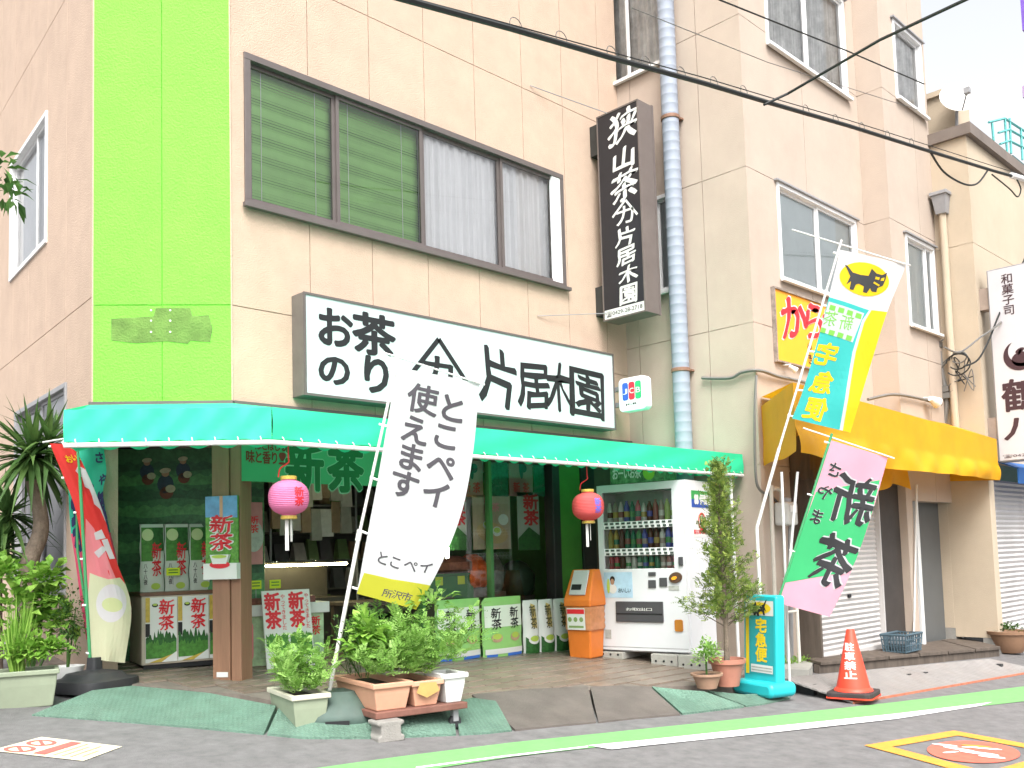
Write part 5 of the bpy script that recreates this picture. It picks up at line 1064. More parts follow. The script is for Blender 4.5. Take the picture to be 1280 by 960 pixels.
for i in range(len(zs)):
    x = sa0+.05
    while x < sa1-.2:
        w_ = rng.uniform(.11, .2); h_ = rng.uniform(.16, .28); m = MB(); m.hexa([sh_(x, -.16, zs[i]), sh_(x+w_, -.16, zs[i]), sh_(x+w_, -.02, zs[i]), sh_(x, -.02, zs[i]), sh_(x+.01, -.11, zs[i]+h_), sh_(x+w_-.01, -.11, zs[i]+h_), sh_(x+w_-.01, -.08, zs[i]+h_), sh_(x+.01, -.08, zs[i]+h_)])
        pk = rng.randrange(5); tag(obj('tea_packet', m, PKM[pk], None, sh_(x, -.1, zs[i])), '%s tea packet on the %s back shelf' % (('pale grey', 'dull green', 'tan', 'whitish', 'black')[pk], ('lowest', 'second lowest', 'middle', 'second highest', 'highest')[i]), 'packet', 'packets on the back shelves'); x += w_+rng.uniform(.02, .09)
# front goods table in the middle with baskets
ct = thing('goods_table', 'dark goods table inside the open shop front', 'table', (6.2, 8.0, .45)); obj('top', MB().box(W, 5.5, 6.7, 7.7, 8.3, .98, 1.02), WOOD, ct, bev=.005)
for x, y in ((5.55, 7.75), (6.65, 7.75), (5.55, 8.25), (6.65, 8.25)): obj('leg', MB().box(W, x-.03, x+.03, y-.03, y+.03, gz(x, y)+.08, .98), WOOD, ct)
# glazed front right: mullions, glass, posters, light tubes
gx0, gx1 = FF.px(531, 700)[0], FF.px(691, 700)[0]
gf = obj('glazed_front', MB().box(FF, gx0-.04, gx0, -.08, .0, gz(gx0, YF)+.08, 2.45).box(FF, gx0, gx1, -.08, -.002, gz(gx0, YF)+.05, gz(gx0, YF)+.16), mat('green_frame', (.05, .16, .05), .45, .15), shop)
for i in range(2):
    u0, u1 = lerp(gx0, gx1, i/2), lerp(gx0, gx1, (i+1)/2); obj('pane', MB().poly([FF(u0+.02, -.05, gz(gx0, YF)+.16), FF(u1-.02, -.05, gz(gx0, YF)+.16), FF(u1-.02, -.05, 2.45), FF(u0+.02, -.05, 2.45)]), GLD, gf, recalc=False)
    if i: obj('mullion', MB().box(FF, u0-.02, u0+.02, -.08, -.01, gz(gx0, YF)+.16, 2.45), MATS['green_frame'], gf)
wp = Plane((0, YF+.1), (1, 0)); LP = mat('leaf_photo', (.02, .15, .08), .4, .6, 22)
for i in range(4):
    a0, a1, c0, c1 = wp.rect(575+i*31, 620, 603+i*31, 571); t = thing('window_poster', 'pink new-tea sheet in the row along the window top' if i % 2 == 0 else 'leaf photo sheet in the row along the window top', 'poster', wp((a0+a1)/2, 0, c0), 'poster row along the window top'); panel('sheet', wp, a0, a1, c0, c1, 0, .003, PKP if i % 2 == 0 else LP, t)
    if i % 2 == 0:
        m = MB(); letters(m, [('新', lerp(a0, a1, .3), lerp(c0, c1, .22), .09, .1), ('茶', lerp(a0, a1, .7), lerp(c0, c1, .22), .09, .1)], on(wp, .003), bold=.03); obj('lettering', m, RED, t, recalc=False); m = MB(); shape(m, ell((a0+a1)/2, lerp(c0, c1, .65), .03, .1, 14, .1), on(wp, .003)); shape(m, ell((a0+a1)/2+.04, lerp(c0, c1, .7), .05, .05, 14, .1), on(wp, .003)); obj('brush_mark', m, BLACK, t, recalc=False)
a0, a1, c0, c1 = wp.rect(592, 687, 637, 620); t = thing('window_poster', 'poster with a tray of tea cups in the window', 'poster', wp(a0, 0, c0)); panel('sheet', wp, a0, a1, c0, c1, 0, .003, mat('poster_dusty', (.40, .30, .22), .5, .15, 5), t)
m = MB(); shape(m, ell((a0+a1)/2, lerp(c0, c1, .3), (a1-a0)*.42, .11, 28, -.15), on(wp, .003)); obj('printed_tray', m, mat('tray_print', (.45, .3, .16), .5), t, recalc=False)
for (u, v, s) in ((.35, .45, .055), (.62, .33, .065), (.8, .55, .075)):
    m = MB(); shape(m, ell(lerp(a0, a1, u), lerp(c0, c1, v), s, s*.8, 20), on(wp, .005), 0); shape(m, ell(lerp(a0, a1, u), lerp(c0, c1, v)+.012, s*.75, s*.45, 18), on(wp, .007), 1 if u < .7 else 0); obj('printed_cup', m, [WPRINT, TEA], t, recalc=False)
m = MB(); letters(m, [('新', lerp(a0, a1, .4), lerp(c0, c1, .92), .1, .09), ('茶', lerp(a0, a1, .6), lerp(c0, c1, .78), .1, .09)], on(wp, .003), bold=.02); obj('lettering', m, PINKP, t, recalc=False)
for (x0, x1, lab) in ((561, 582, 'narrow red-lettered tea poster near the white flag in the window'), (648, 673, 'narrow red-lettered tea poster beside the vertical light tube')):
    a0, a1, c0, c1 = wp.rect(x0, 688, x1, 616); t = thing('window_poster', lab, 'poster', wp(a0, 0, c0)); panel('sheet', wp, a0, a1, c0, c1, 0, .003, mat('poster_grey', (.40, .42, .38), .5, .1), t); m = MB(); letters(m, vtext('新茶', lerp(a0, a1, .62), c1-.02, lerp(c0, c1, .42), (a1-a0)*.6), on(wp, .003), bold=.04); obj('lettering', m, RED, t, recalc=False)
    m = MB(); shape(m, [(a0, c0), (a1, c0), (a1, lerp(c0, c1, .25)), (lerp(a0, a1, .5), lerp(c0, c1, .4)), (a0, lerp(c0, c1, .2))], on(wp, .003)); obj('printed_leaves', m, LEAFP, t, recalc=False)
for (x, y0, y1, lab) in ((690.5, 622, 742, 'lit vertical light tube on the dark green window post'), (560, 655, 697, 'short lit light tube behind the white flag')):
    a, z0_ = wp.px(x, y1); _, z1_ = wp.px(x, y0); t = thing('light_tube', lab, 'lamp', wp(a, 0, z0_)); obj('tube', MB().tube([wp(a, .0, z0_), wp(a, .0, z1_)], .012, 8), mat('tube_white', (1, .95, .75), .3, 0, emit=26), t); obj('mount', MB().box(wp, a-.016, a+.016, -.04, -.016, z0_-.01, z1_+.01), WPLAS, t)
obj('interior_green_wall', MB().box(W, XE-.26, XE-.205, YF+.05, 10.4, .3, 2.6), mat('interior_green', (.08, .24, .04), .5, .2), shop)
ip = Plane((0, 7.75), (1, 0))
cr_ = thing('green_crate', 'green goods crate with yellow cards behind the shop window', 'crate', (6.4, 7.75, .45)); a0, a1, c0, c1 = ip.rect(534, 752, 592, 718); obj('box', MB().box(ip, a0, a1, -.3, 0, c0, c1), mat('crate_green', (.02, .16, .04), .5, .15), cr_, bev=.01); obj('rim', MB().box(ip, a0-.01, a1+.01, -.31, .012, c1, c1+.02), MATS['crate_green'], cr_)
obj('plinth', MB().box(ip, a0, a1, -.3, 0, gz(6.4, 7.7)+.08, c0), WOOD, cr_)
for u in (.25, .72): obj('card', MB().box(ip, lerp(a0, a1, u)-.05, lerp(a0, a1, u)+.05, .002, .006, c1-.1, c1-.01), YC, cr_)
for (x0, y0, x1, y1, col, lab) in ((585, 735, 612, 692, (.6, .10, .02), 'red and orange goods bag hanging in the shop window'), (556, 716, 590, 694, (.22, .08, .05), 'basket of small brown packets above the green crate'), (612, 740, 632, 690, (.12, .12, .10), 'dark bottle rack behind the shop window'), (640, 745, 668, 700, (.03, .05, .03), 'dark kettle stand behind the shop window')):
    a0, a1, c0, c1 = ip.rect(x0, y0, x1, y1); t = thing('shop_goods', lab, 'goods', ip((a0+a1)/2, -.1, c0)); mt_ = mat('goods_%d' % x0, col, .5, .4, 14)
    obj('body', MB().lathe(at(*ip((a0+a1)/2, -.12, 0)), [((a1-a0)*.38, c0), ((a1-a0)*.48, lerp(c0, c1, .15)), ((a1-a0)*.5, lerp(c0, c1, .6)), ((a1-a0)*.3, lerp(c0, c1, .9)), ((a1-a0)*.14, c1)], 16, sq=3.5), mt_, t, smooth=True)
    obj('plinth', MB().box(ip, a0, a1, -.24, -.01, gz(a0, 7.7)+.08, c0-.002), WOOD, t)
# rows of bags on the floor by the glass
bf = Plane((0, 7.08), (1, 0))
for (x0, x1, y0, y1, style, lab) in ((549, 605, 749, 824, 'pair', 'green and white new-tea bag beside the trolley plants'), (608, 657, 746, 820, 'pair', 'green and white new-tea bag next to the cream bags'), (659, 678, 750, 816, 'cup', 'cream tea bag with a cup print, next to the green bags'), (678.5, 697, 749, 814, 'cup', 'cream tea bag with a cup print, middle of three'), (697.5, 715, 748, 812, 'cup', 'cream tea bag with a cup print, next to the orange bin')):
    a0, a1 = bf.px(x0, 800)[0], bf.px(x1, 800)[0]; zb_ = gz((a0+a1)/2, 7.08)+.097; bag(bf, a0, a1, zb_, bf.px((x0+x1)/2, y0)[1], .12, lab, None, style)

# lanterns
def lantern(px, py, dpx, mt, lab, textmt, chars, side):
    c = FY(px, py, YA+.12); dep = (c-EYE)@F_; R1 = dpx/2/FPX*dep; t = thing('paper_lantern', lab, 'lantern', c-[0, 0, R1*1.6])
    Hh = R1*.9; pr = []
    for i in range(41):
        s = -1+2*i/40; r = R1*(max(.12, 1-abs(s)**2.6))**.5*(1+.012*math.cos(i*math.pi)); pr.append((r, c[2]+s*Hh))
    obj('shade', MB().lathe(at(c[0], c[1]), pr, 36), mt, t, smooth=True)
    for s in (-1, 1): obj('collar', MB().lathe(at(c[0], c[1]), [(R1*.40, c[2]+s*Hh), (R1*.41, c[2]+s*(Hh+.022)), (R1*.36, c[2]+s*(Hh+.025))], 24), GOLD, t, smooth=True)
    obj('hook', MB().tube(smoothp([c+[-.05, .05, Hh+.02], c+[-.04, .04, Hh+.08], c+[0, 0, Hh+.12], c+[0, 0, Hh+.16], np.array([c[0], c[1], zb+.0])]), .005, 5), RED, t)
    for k in (-1, 1): obj('tassel', MB().box(at(c[0]+.012*k, c[1]-.01*k, 0, .6*k), -.012, .012, -.002, .002, c[2]-Hh-.21+.03*k, c[2]-Hh-.02), mat('tassel_paper', (.5, .5, .48), .6), t)
    ang0 = math.atan2(-c[1], -c[0])+side
    def fm(u, v, w=0): 
        s = (v-c[2])/Hh; r = w+R1*(max(.12, 1-abs(s)**2.6))**.5*1.02; th = ang0+u/R1; return np.array([c[0]+r*math.cos(th), c[1]+r*math.sin(th), v])
    m = MB(); letters(m, vtext(chars, 0, c[2]+R1*.48, c[2]-R1*.48, R1*.45), fm, 0, .03, (.02, .02)); obj('lettering', m, textmt, t, recalc=False)
lantern(361, 622, 50, mat('lantern_pink', (.72, .22, .42), .6, .1, 5, trans=.35), 'round pink paper lantern with red lettering and gold collars', RED, '新茶', .55)
lantern(735, 633, 40, mat('lantern_coral', (.72, .12, .12), .6, .1, 5, trans=.35), 'round coral red paper lantern hanging near the vending machine', mat('lantern_blue', (.12, .12, .5), .6), '新茶', .7)

# ================================================================== vending machine and things beside it
vb, va = GR(862.5, 822, .2), GR(752, 808, .2); VPn = Plane(va[:2], (vb-va)[:2]); VW = math.hypot(*(vb-va)[:2]); zv0 = (va[2]+vb[2])/2-.01; VD = .68
zv1 = zv0+1.77; VM = mat('vending_white', (.60, .61, .63), .3, .03, 3, dirt=.08, dirtcol=(.5, .5, .48))
vm = thing('vending_machine', 'white drinks vending machine with lit bottle display, facing the tea bags', 'vending machine', VPn(VW/2, -VD/2, zv0))
obj('body', MB().box(VPn, 0, VW, -VD, -.31, zv0, zv1), VM, vm, bev=.008)
def vr(x0, y0, x1, y1): return VPn.rect(x0, y0, x1, y1)
def vpx(x, y): return VPn.px(x, y)
wl0, wl1 = vpx(754, 660)[0], vpx(841, 660)[0]; wz1 = vpx(800, 613)[1]; wz0 = vpx(800, 712)[1]
dm_ = MB()
for r in minus((0.006, VW-.006, zv0+.02, zv1-.006), [(wl0, wl1, wz0, wz1)]): dm_.box(VPn, r[0], r[1], -.058, 0, r[2], r[3])
dr_ = obj('door', dm_, VM, vm)
dm_ = MB()
for r in minus((0, VW, zv0, zv1), [(wl0-.012, wl1+.012, wz0, wz1+.012)]): dm_.box(VPn, r[0], r[1], -.309, -.06, r[2], r[3])
obj('cabinet', dm_, VM, vm)
obj('display_back', MB().box(VPn, wl0-.01, wl1+.01, -.3, -.29, wz0-.01, wz1+.01), mat('display_backing', (.35, .42, .36), .5, .1), vm)
obj('display_lining', MB().box(VPn, wl0-.012, wl0-.002, -.29, -.06, wz0, wz1).box(VPn, wl1+.002, wl1+.012, -.29, -.06, wz0, wz1).box(VPn, wl0, wl1, -.29, -.06, wz1+.001, wz1+.01), WPLAS, vm)
rows = [vpx(800, 651)[1], vpx(800, 685)[1], vpx(800, 711)[1]]; tops = [vpx(800, 622)[1], vpx(800, 656)[1], vpx(800, 690)[1]]
cols = [(.3, .12, .1), (.08, .3, .1), (.6, .6, .55), (.1, .12, .4), (.45, .35, .1), (.05, .2, .12), (.5, .1, .12), (.35, .3, .25), (.12, .06, .04), (.3, .45, .12)]
BT = [mat('drink_%d' % i, c, .25, .1, 8) for i, c in enumerate(cols)]; rv = random.Random(5); lay = [[2, 7, 2, 3, 5, 6, 2, 8, 0, 7, 9, 2], [4, 4, 8, 5, 5, 1, 3, 8, 8, 2, 3, 3], [6, 6, 8, 2, 2, 5, 5, 5, 5, 7, 0, 6]]
btm = {}
for r in range(3):
    zr_ = rows[r]; hh_ = (tops[r]-zr_)*.92; n = 12
    obj('shelf', MB().box(VPn, wl0, wl1, -.29, -.03, zr_-.035, zr_-.001), WPLAS, vm)
    obj('button_strip', MB().box(VPn, wl0, wl1, -.03, -.012, zr_-.075, zr_-.0), WPLAS, vm)
    m = MB(); m2 = MB()
    for i in range(n):
        u = lerp(wl0, wl1, (i+.5)/n); m.box(VPn, u-.022, u+.018, -.011, -.005, zr_-.03, zr_-.008); m2.box(VPn, u-.012, u+.026, -.011, -.005, zr_-.068, zr_-.046)
    tag(obj('price_tags', m, mat('tag_dark', (.05, .07, .06), .5), vm), kind='stuff'); tag(obj('buttons', m2, MATS['tag_dark'], vm), kind='stuff')
    for i in range(n):
        k = lay[r][i]; u = lerp(wl0, wl1, (i+.5)/n); can = r == 2
        R1 = .028 if can else .03; h_ = hh_*(.8 if can else rv.uniform(.86, 1))
        key = (can, k, round(h_, 2))
        prof = [(R1*.85, 0), (R1, .01), (R1, h_*.92), (R1*.8, h_)] if can else [(R1*.9, 0), (R1, .01), (R1, h_*.66), (R1*.93, h_*.74), (R1*.5, h_*.9), (R1*.45, h_*.91), (R1*.45, h_)]
        base = VPn(u, -.1, zr_)
        o = obj('drink_bottle' if not can else 'drink_can', MB().lathe(at(*base), prof, 12), BT[k], vm, smooth=True)
        obj('drink_label', MB().lathe(at(*base), [(R1*1.03, h_*.22), (R1*1.03, h_*.5)], 12, caps=False), BT[(k*3+i+2) % 10], o, smooth=True)
obj('display_glass', MB().poly([VPn(wl0, -.02, wz0-.02), VPn(wl1, -.02, wz0-.02), VPn(wl1, -.02, wz1), VPn(wl0, -.02, wz1)]), glass('vend_glass', (.96, .98, .97), .2), vm, recalc=False)
def vpart(name, x0, y0, x1, y1, b0, b1, mt, bev=0): a = vr(x0, y0, x1, y1); return obj(name, MB().box(VPn, a[0], a[1], b0, b1, a[2], a[3]), mt, vm, bev=bev)
DGR = mat('dark_grey_plastic', (.06, .06, .065), .35, .1)
vpart('poster', 756, 747, 790, 715, .001, .004, mat('ad_blue', (.38, .55, .68), .4, .15, 6))
a, c = vpx(766, 729); m = MB(); shape(m, ell(a, c+.04, .03, .035, 16), on(VPn, .007), 0); shape(m, ell(a, c+.015, .024, .032, 16), on(VPn, .009), 1); shape(m, ell(a, c-.06, .05, .05, 16), on(VPn, .006), 2); shape(m, ell(a-.05, c-.03, .018, .08, 14), on(VPn, .009), 3); obj('poster_print', m, [BLACK, PR[3], WPRINT, TEA], vm, recalc=False)
m = MB(); letters(m, htext('おいしい', vpx(773, 738)[0], vpx(789, 738)[0], vpx(780, 738)[1], .05), on(VPn, .007), bold=.01); obj('poster_lettering', m, BLACK, vm, recalc=False)
f_ = vpart('dispenser_flap', 771, 777, 829, 752, -.004, .018, DGR, .006); a = vr(778, 766, 822, 757); m = MB(); letters(m, htext('お取出口', a[0]+.05, a[1]-.05, (a[2]+a[3])/2, .03), on(VPn, .021), bold=.01); obj('flap_lettering', m, WPRINT, vm, recalc=False)
obj('flap_seam', MB().box(VPn, *vr(771, 766.5, 829, 765.5)[:2], .0185, .021, vpx(800, 768)[1], vpx(800, 766.5)[1]), BLACK, vm)
vpart('bill_slot', 811, 720, 820, 715, .001, .012, DGR, .003); vpart('card_reader', 811, 735, 820, 725, .001, .012, DGR, .003); vpart('coin_panel', 825, 733, 834, 722, .001, .014, DGR, .004); vpart('notice', 836, 738, 849, 732, .001, .004, GRAYP); vpart('lock', 849, 707, 854, 696, .001, .02, DGR, .006); vpart('bottom_label', 757, 798, 764, 787, .001, .004, GRAYP)
a, c = vpx(845, 722); obj('coin_slot', MB().prism(VPn, ell(a, c, .075, .055, 24, .25), .0, .02), mat('coin_bronze', (.09, .05, .03), .35, .2), vm, bev=.006); obj('coin_lever', MB().prism(VPn, ell(a-.01, c-.005, .03, .018, 16, .3), .021, .03), ORAN, vm)
a, c = vpx(849, 782); obj('change_cup', MB().prism(VPn, rrect(a-.045, a+.045, c-.06, c+.06, .02), .0, .012), mat('cup_amber', (.35, .14, .02), .3, .2), vm)
obj('base_seam', MB().box(VPn, .01, VW-.01, .0005, .002, zv0+.05, zv0+.056), GREY, vm)
# side logo panel and no-parking notice
VS = Plane(VPn(VW, 0, 0)[:2], -VPn.n[:2]); a0, a1 = .02, .62
def vs_(x, y): return VS.px(x, y)
z1_, zm_, z0_ = vs_(867, 613)[1], vs_(867, 624)[1], vs_(867, 634)[1]; u0_ = vs_(864, 620)[0]
obj('logo_panel', MB().box(VS, u0_, u0_+.52, .0, .003, z0_, zm_), mat('logo_blue', (.02, .07, .34), .4, .05), vm); obj('logo_panel', MB().box(VS, u0_, u0_+.52, .0, .003, zm_+.0005, z1_), mat('logo_green', (.03, .28, .07), .4, .05), vm)
m = MB(); cx_, cz_ = u0_+.11, zm_
for k in range(4): shape(m, ell(cx_+.032*math.cos(k*math.pi/2+.78), cz_+.032*math.sin(k*math.pi/2+.78), .03, .03, 16), on(VS, .005+.0004*k))
letters(m, htext('伊藤園', u0_+.19, u0_+.5, cz_, .1), on(VS, .005), bold=.04); obj('logo_lettering', m, WPRINT, vm, recalc=False)
nx0, nx1, nz0, nz1 = vs_(865.5, 655)[0], vs_(888, 655)[0], vs_(875, 671)[1], vs_(875, 639)[1]
nt_ = obj('parking_notice', MB().box(VS, nx0, nx1, 0, .003, nz0, nz1), WPRINT, vm); cx_, cz_ = (nx0+nx1)/2, lerp(nz0, nz1, .6); R1 = (nz1-nz0)*.3
m = MB(); letters(m, [('駐', cx_, cz_, R1*1.2, R1*1.2)], on(VS, .005), bold=.03); obj('notice_lettering', m, BLACK, nt_, recalc=False)
m = MB(); o1 = ell(cx_, cz_, R1*1.15, R1*1.15, 32); o2_ = ell(cx_, cz_, R1*.9, R1*.9, 32)
for i in range(32): shape(m, [o1[i], o1[(i+1) % 32], o2_[(i+1) % 32], o2_[i]], on(VS, .007))
shape(m, [(cx_-R1*.75, cz_+R1*.65), (cx_-R1*.65, cz_+R1*.75), (cx_+R1*.75, cz_-R1*.65), (cx_+R1*.65, cz_-R1*.75)], on(VS, .0075)); letters(m, htext('駐車禁止', nx0+.02, nx1-.02, nz0+.05, .045), on(VS, .005), bold=.02); obj('notice_red', m, RED, nt_, recalc=False)
# printed carton strip on top of the machine
tb = VPn.rect(762, 614, 827, 594); cn = thing('printed_carton', 'leafy green printed carton lying on top of the vending machine', 'carton', VPn((tb[0]+tb[1])/2, -.2, zv1))
obj('carton', MB().box(VPn, tb[0], tb[1], -.35, -.02, zv1+.001, zv1+.2), mat('carton_print', (.10, .22, .10), .5, .8, 16), cn, bev=.005); m = MB(); letters(m, htext('おーいお茶', tb[0]+.03, lerp(tb[0], tb[1], .6), zv1+.11, .12), on(VPn, -.016), bold=.03); obj('lettering', m, WPRINT, cn, recalc=False); m = MB(); shape(m, ell(lerp(tb[0], tb[1], .75), zv1+.1, .07, .08, 16), on(VPn, -.017)); obj('print', m, mat('carton_lime', (.25, .5, .05), .5), cn, recalc=False)
# concrete kerb blocks
CB = mat('kerb_concrete', (.34, .33, .30), .9, .12, 7, .4, 80, dirt=.3)
def kerb(u0, u1, lab):
    t = thing('kerb_block', lab, 'block', VPn((u0+u1)/2, 0, gz(*VPn(u0, 0, 0)[:2])+.09)); z = gz(*VPn((u0+u1)/2, 0, 0)[:2])+.085
    obj('block', MB().box(VPn, u0, u1, -.5, .04, z, zv0-.002), CB, t, bev=.008); m = MB()
    for k in (.2, .5, .8): m.prism(VPn, ell(lerp(u0, u1, k), z+.05, .012, .012, 10), .041, .044)
    obj('hole', m, BLACK, t)
kerb(-.02, .28, 'pale concrete block under the far end of the vending machine'); kerb(VW-.42, VW-.125, 'pale concrete block under the middle of the vending machine'); kerb(VW-.115, VW+.18, 'pale concrete block under the street end of the vending machine')
# orange recycling bin
q = GR(733, 823, .1); bz = gz(q[0], q[1])+.095; br = math.radians(-62); Bn = at(q[0]+.12, q[1]+.1, bz, 0)
bnx = Plane((q[0]+.12, q[1]+.1), VPn.ax); hh_ = topz(q, 735, 712)-bz
bi = thing('recycling_bin', 'orange recycling bin with hood and bottle label beside the vending machine', 'bin', (q[0]+.12, q[1]+.1, bz)); OB = mat('orange_plastic', (.60, .155, .02), .45, .08, 5, dirt=.15, dirtcol=(.35, .15, .05))
hb = hh_*.58; w1_, w0_ = .155, .13
def fb2(a, b, c): return bnx(a, b, bz+c)
obj('body', MB().hexa([fb2(-w0_, -w0_, 0), fb2(w0_, -w0_, 0), fb2(w0_, w0_, 0), fb2(-w0_, w0_, 0), fb2(-w1_, -w1_, hb), fb2(w1_, -w1_, hb), fb2(w1_, w1_, hb), fb2(-w1_, w1_, hb)]), OB, bi, bev=.015)
obj('hood', MB().add([fb2(-w1_-.01, -w1_-.01, hb+.002), fb2(w1_+.01, -w1_-.01, hb+.002), fb2(w1_+.01, w1_+.01, hb+.002), fb2(-w1_-.01, w1_+.01, hb+.002), fb2(-w1_-.01, -w1_-.01, hb+.07), fb2(w1_+.01, -w1_-.01, hb+.07), fb2(w1_+.01, w1_+.01, hb+.07), fb2(-w1_-.01, w1_+.01, hb+.07), fb2(-w1_+.02, -.12, hh_), fb2(w1_-.02, -.12, hh_), fb2(w1_-.02, .02, hh_), fb2(-w1_+.02, .02, hh_)], [(0, 1, 5, 4), (1, 2, 6, 5), (2, 3, 7, 6), (3, 0, 4, 7), (4, 5, 9, 8), (5, 6, 10, 9), (6, 7, 11, 10), (7, 4, 8, 11), (8, 9, 10, 11), (0, 3, 2, 1)]), OB, bi, bev=.015)
def slope(a, t, off): return fb2(a, lerp(w1_+.01, .02, t)+off*.85, lerp(hb+.07, hh_, t)+off*.6)
obj('flap', MB().add([slope(-.1, .15, .006), slope(.1, .15, .006), slope(.095, .95, .006), slope(-.095, .95, .006), slope(-.1, .15, .02), slope(.1, .15, .02), slope(.095, .95, .02), slope(-.095, .95, .02)], [(0, 1, 2, 3), (4, 5, 6, 7), (0, 1, 5, 4), (1, 2, 6, 5), (2, 3, 7, 6), (3, 0, 4, 7)]), mat('flap_grey', (.42, .42, .42), .4, .05), bi, bev=.006)
obj('opening', MB().add([slope(-.08, .3, .023), slope(.04, .3, .023), slope(.04, .48, .023), slope(-.08, .48, .023)], [(0, 1, 2, 3)]), BLACK, bi, recalc=False)
def front(a, c, o): return fb2(a, lerp(w0_, w1_, c/hb)+o, c)
obj('label', MB().add([front(-.12, hb*.56, .022), front(.1, hb*.56, .022), front(.1, hb*.98, .022), front(-.12, hb*.98, .022)], [(0, 1, 2, 3)]), WPRINT, bi, recalc=False)
m = MB(); m.add([front(-.115, hb*.87, .025), front(.095, hb*.87, .025), front(.095, hb*.96, .025), front(-.115, hb*.96, .025)], [(0, 1, 2, 3)]); obj('label_stripe', m, RED, bi, recalc=False)
m = MB()
for k in range(3): shape(m, ell(-.085+k*.07, hb*.76, .024, .026, 14), lambda u, v: front(u, v, .025))
shape(m, [(-.1, hb*.6), (.08, hb*.6), (.08, hb*.64), (-.1, hb*.64)], lambda u, v: front(u, v, .025)); obj('label_icons', m, mat('icon_olive', (.2, .3, .1), .5), bi, recalc=False)
BAGM = mat('clear_bag', (.62, .28, .13), .2, .2, 9, trans=.3); m = MB(); m.lathe(lambda a, b, c: fb2(a, b, c), [(w1_*1.03+.006*(i % 2), hb*(.55+.45*i/8)) for i in range(9)], 40, sq=9, caps=False); obj('liner_bag', m, BAGM, bi, smooth=True)

# ================================================================== foliage
def nrmv(v): v = np.array(v, float); return v/(np.linalg.norm(v)+1e-9)
GRS = {}
def greens(name, cols, tr=.35): 
    return [mat('leaf_%s_%d' % (name, i), c, .5, .15, 12, trans=tr, spec=.3) for i, c in enumerate(cols)]
G_BR = greens('bright', [(.14, .30, .035), (.21, .40, .06), (.30, .50, .09)]); G_FE = greens('feather', [(.15, .30, .05), (.23, .42, .09), (.32, .52, .14)])
G_DK = greens('dark', [(.035, .085, .02), (.06, .13, .03), (.10, .20, .05)]); G_CO = greens('conifer', [(.12, .19, .04), (.19, .28, .065), (.32, .40, .09)]); G_YU = greens('yucca', [(.045, .10, .025), (.07, .15, .04), (.12, .22, .06)])
BARK = mat('bark', (.16, .125, .095), .9, .35, 12, .8, 50); SOIL = mat('soil', (.05, .037, .028), .95, .4, 30, .6, 60)
def leaf(m, p, d, up, L, w_, rg, droop=.3, mi=None):
    d = nrmv(d); s = nrmv(np.cross(d, up)); n = np.cross(s, d); mid = p+d*L*.5+n*L*.04; tip = p+d*L-np.array([0, 0, 1])*L*droop*.5
    m.add([p, mid+s*w_/2+n*w_*.15, mid-s*w_/2+n*w_*.15, tip, mid], [(0, 4, 1), (0, 2, 4), (1, 4, 3), (4, 2, 3)], rg.randrange(3) if mi is None else mi)
def frond(m, p, d, L, nl, ll, lw, rg, mi=None):
    d = nrmv(d); s = nrmv(np.cross(d, [0, 0, 1]) if abs(d[2]) < .95 else [1, 0, 0]); s = nrmv(s*math.cos(rg.uniform(-.6, .6))+np.cross(s, d)*math.sin(rg.uniform(-.6, .6))); mi = rg.randrange(3) if mi is None else mi
    for i in range(nl):
        t = (i+.6)/nl; c = p+d*L*t-np.array([0, 0, .25*L*t*t])
        for sg_ in (-1, 1):
            e = nrmv(s*sg_+d*.8+np.array([rg.uniform(-.2, .2), rg.uniform(-.2, .2), rg.uniform(-.2, .2)])); l_ = ll*(1.1-.7*t); q = nrmv(np.cross(e, np.cross(s, d)))*lw
            m.add([c, c+e*l_*.5+q, c+e*l_, c+e*l_*.5-q], [(0, 1, 2, 3)], mi)
def sphere_dir(rg, zmin=-.2):
    while True:
        v = np.array([rg.gauss(0, 1), rg.gauss(0, 1), rg.gauss(0, 1)]); v /= np.linalg.norm(v)
        if v[2] > zmin: return v
def bush(m, c, R, n, L, w_, rg, zmin=-.3):
    for _ in range(n):
        v = sphere_dir(rg, zmin); r = rg.random()**.4; p = np.array(c)+v*np.array(R)*r*(.82+.3*math.sin(v[0]*5+v[2]*7+c[0]*9)); leaf(m, p, nrmv(v+np.array([rg.uniform(-.7, .7), rg.uniform(-.7, .7), rg.uniform(-.3, .6)])), np.array([rg.uniform(-.4, .4), rg.uniform(-.4, .4), 1]), L*rg.uniform(.6, 1.2), w_*rg.uniform(.7, 1.2), rg)
def feathery(m, stems, c, spread, H, rg, n=None, L=.11, ll=.035):
    n = n or stems
    for _ in range(n):
        a = rg.uniform(0, 2*math.pi); r = spread*math.sqrt(rg.random()); b = np.array(c)+[r*math.cos(a)*.5, r*math.sin(a)*.5, 0]; tip = np.array(c)+[r*1.7*math.cos(a), r*1.7*math.sin(a), H*rg.uniform(.55, 1.15)*(1-.3*r/spread)]
        for k in range(8):
            t = .2+.8*k/7; p = b+(tip-b)*t; 
            for q in range(2): frond(m, p, nrmv(np.array([rg.uniform(-1, 1), rg.uniform(-1, 1), rg.uniform(.1, 1.2)])), L*rg.uniform(.7, 1.3), 6, ll, .006, rg)
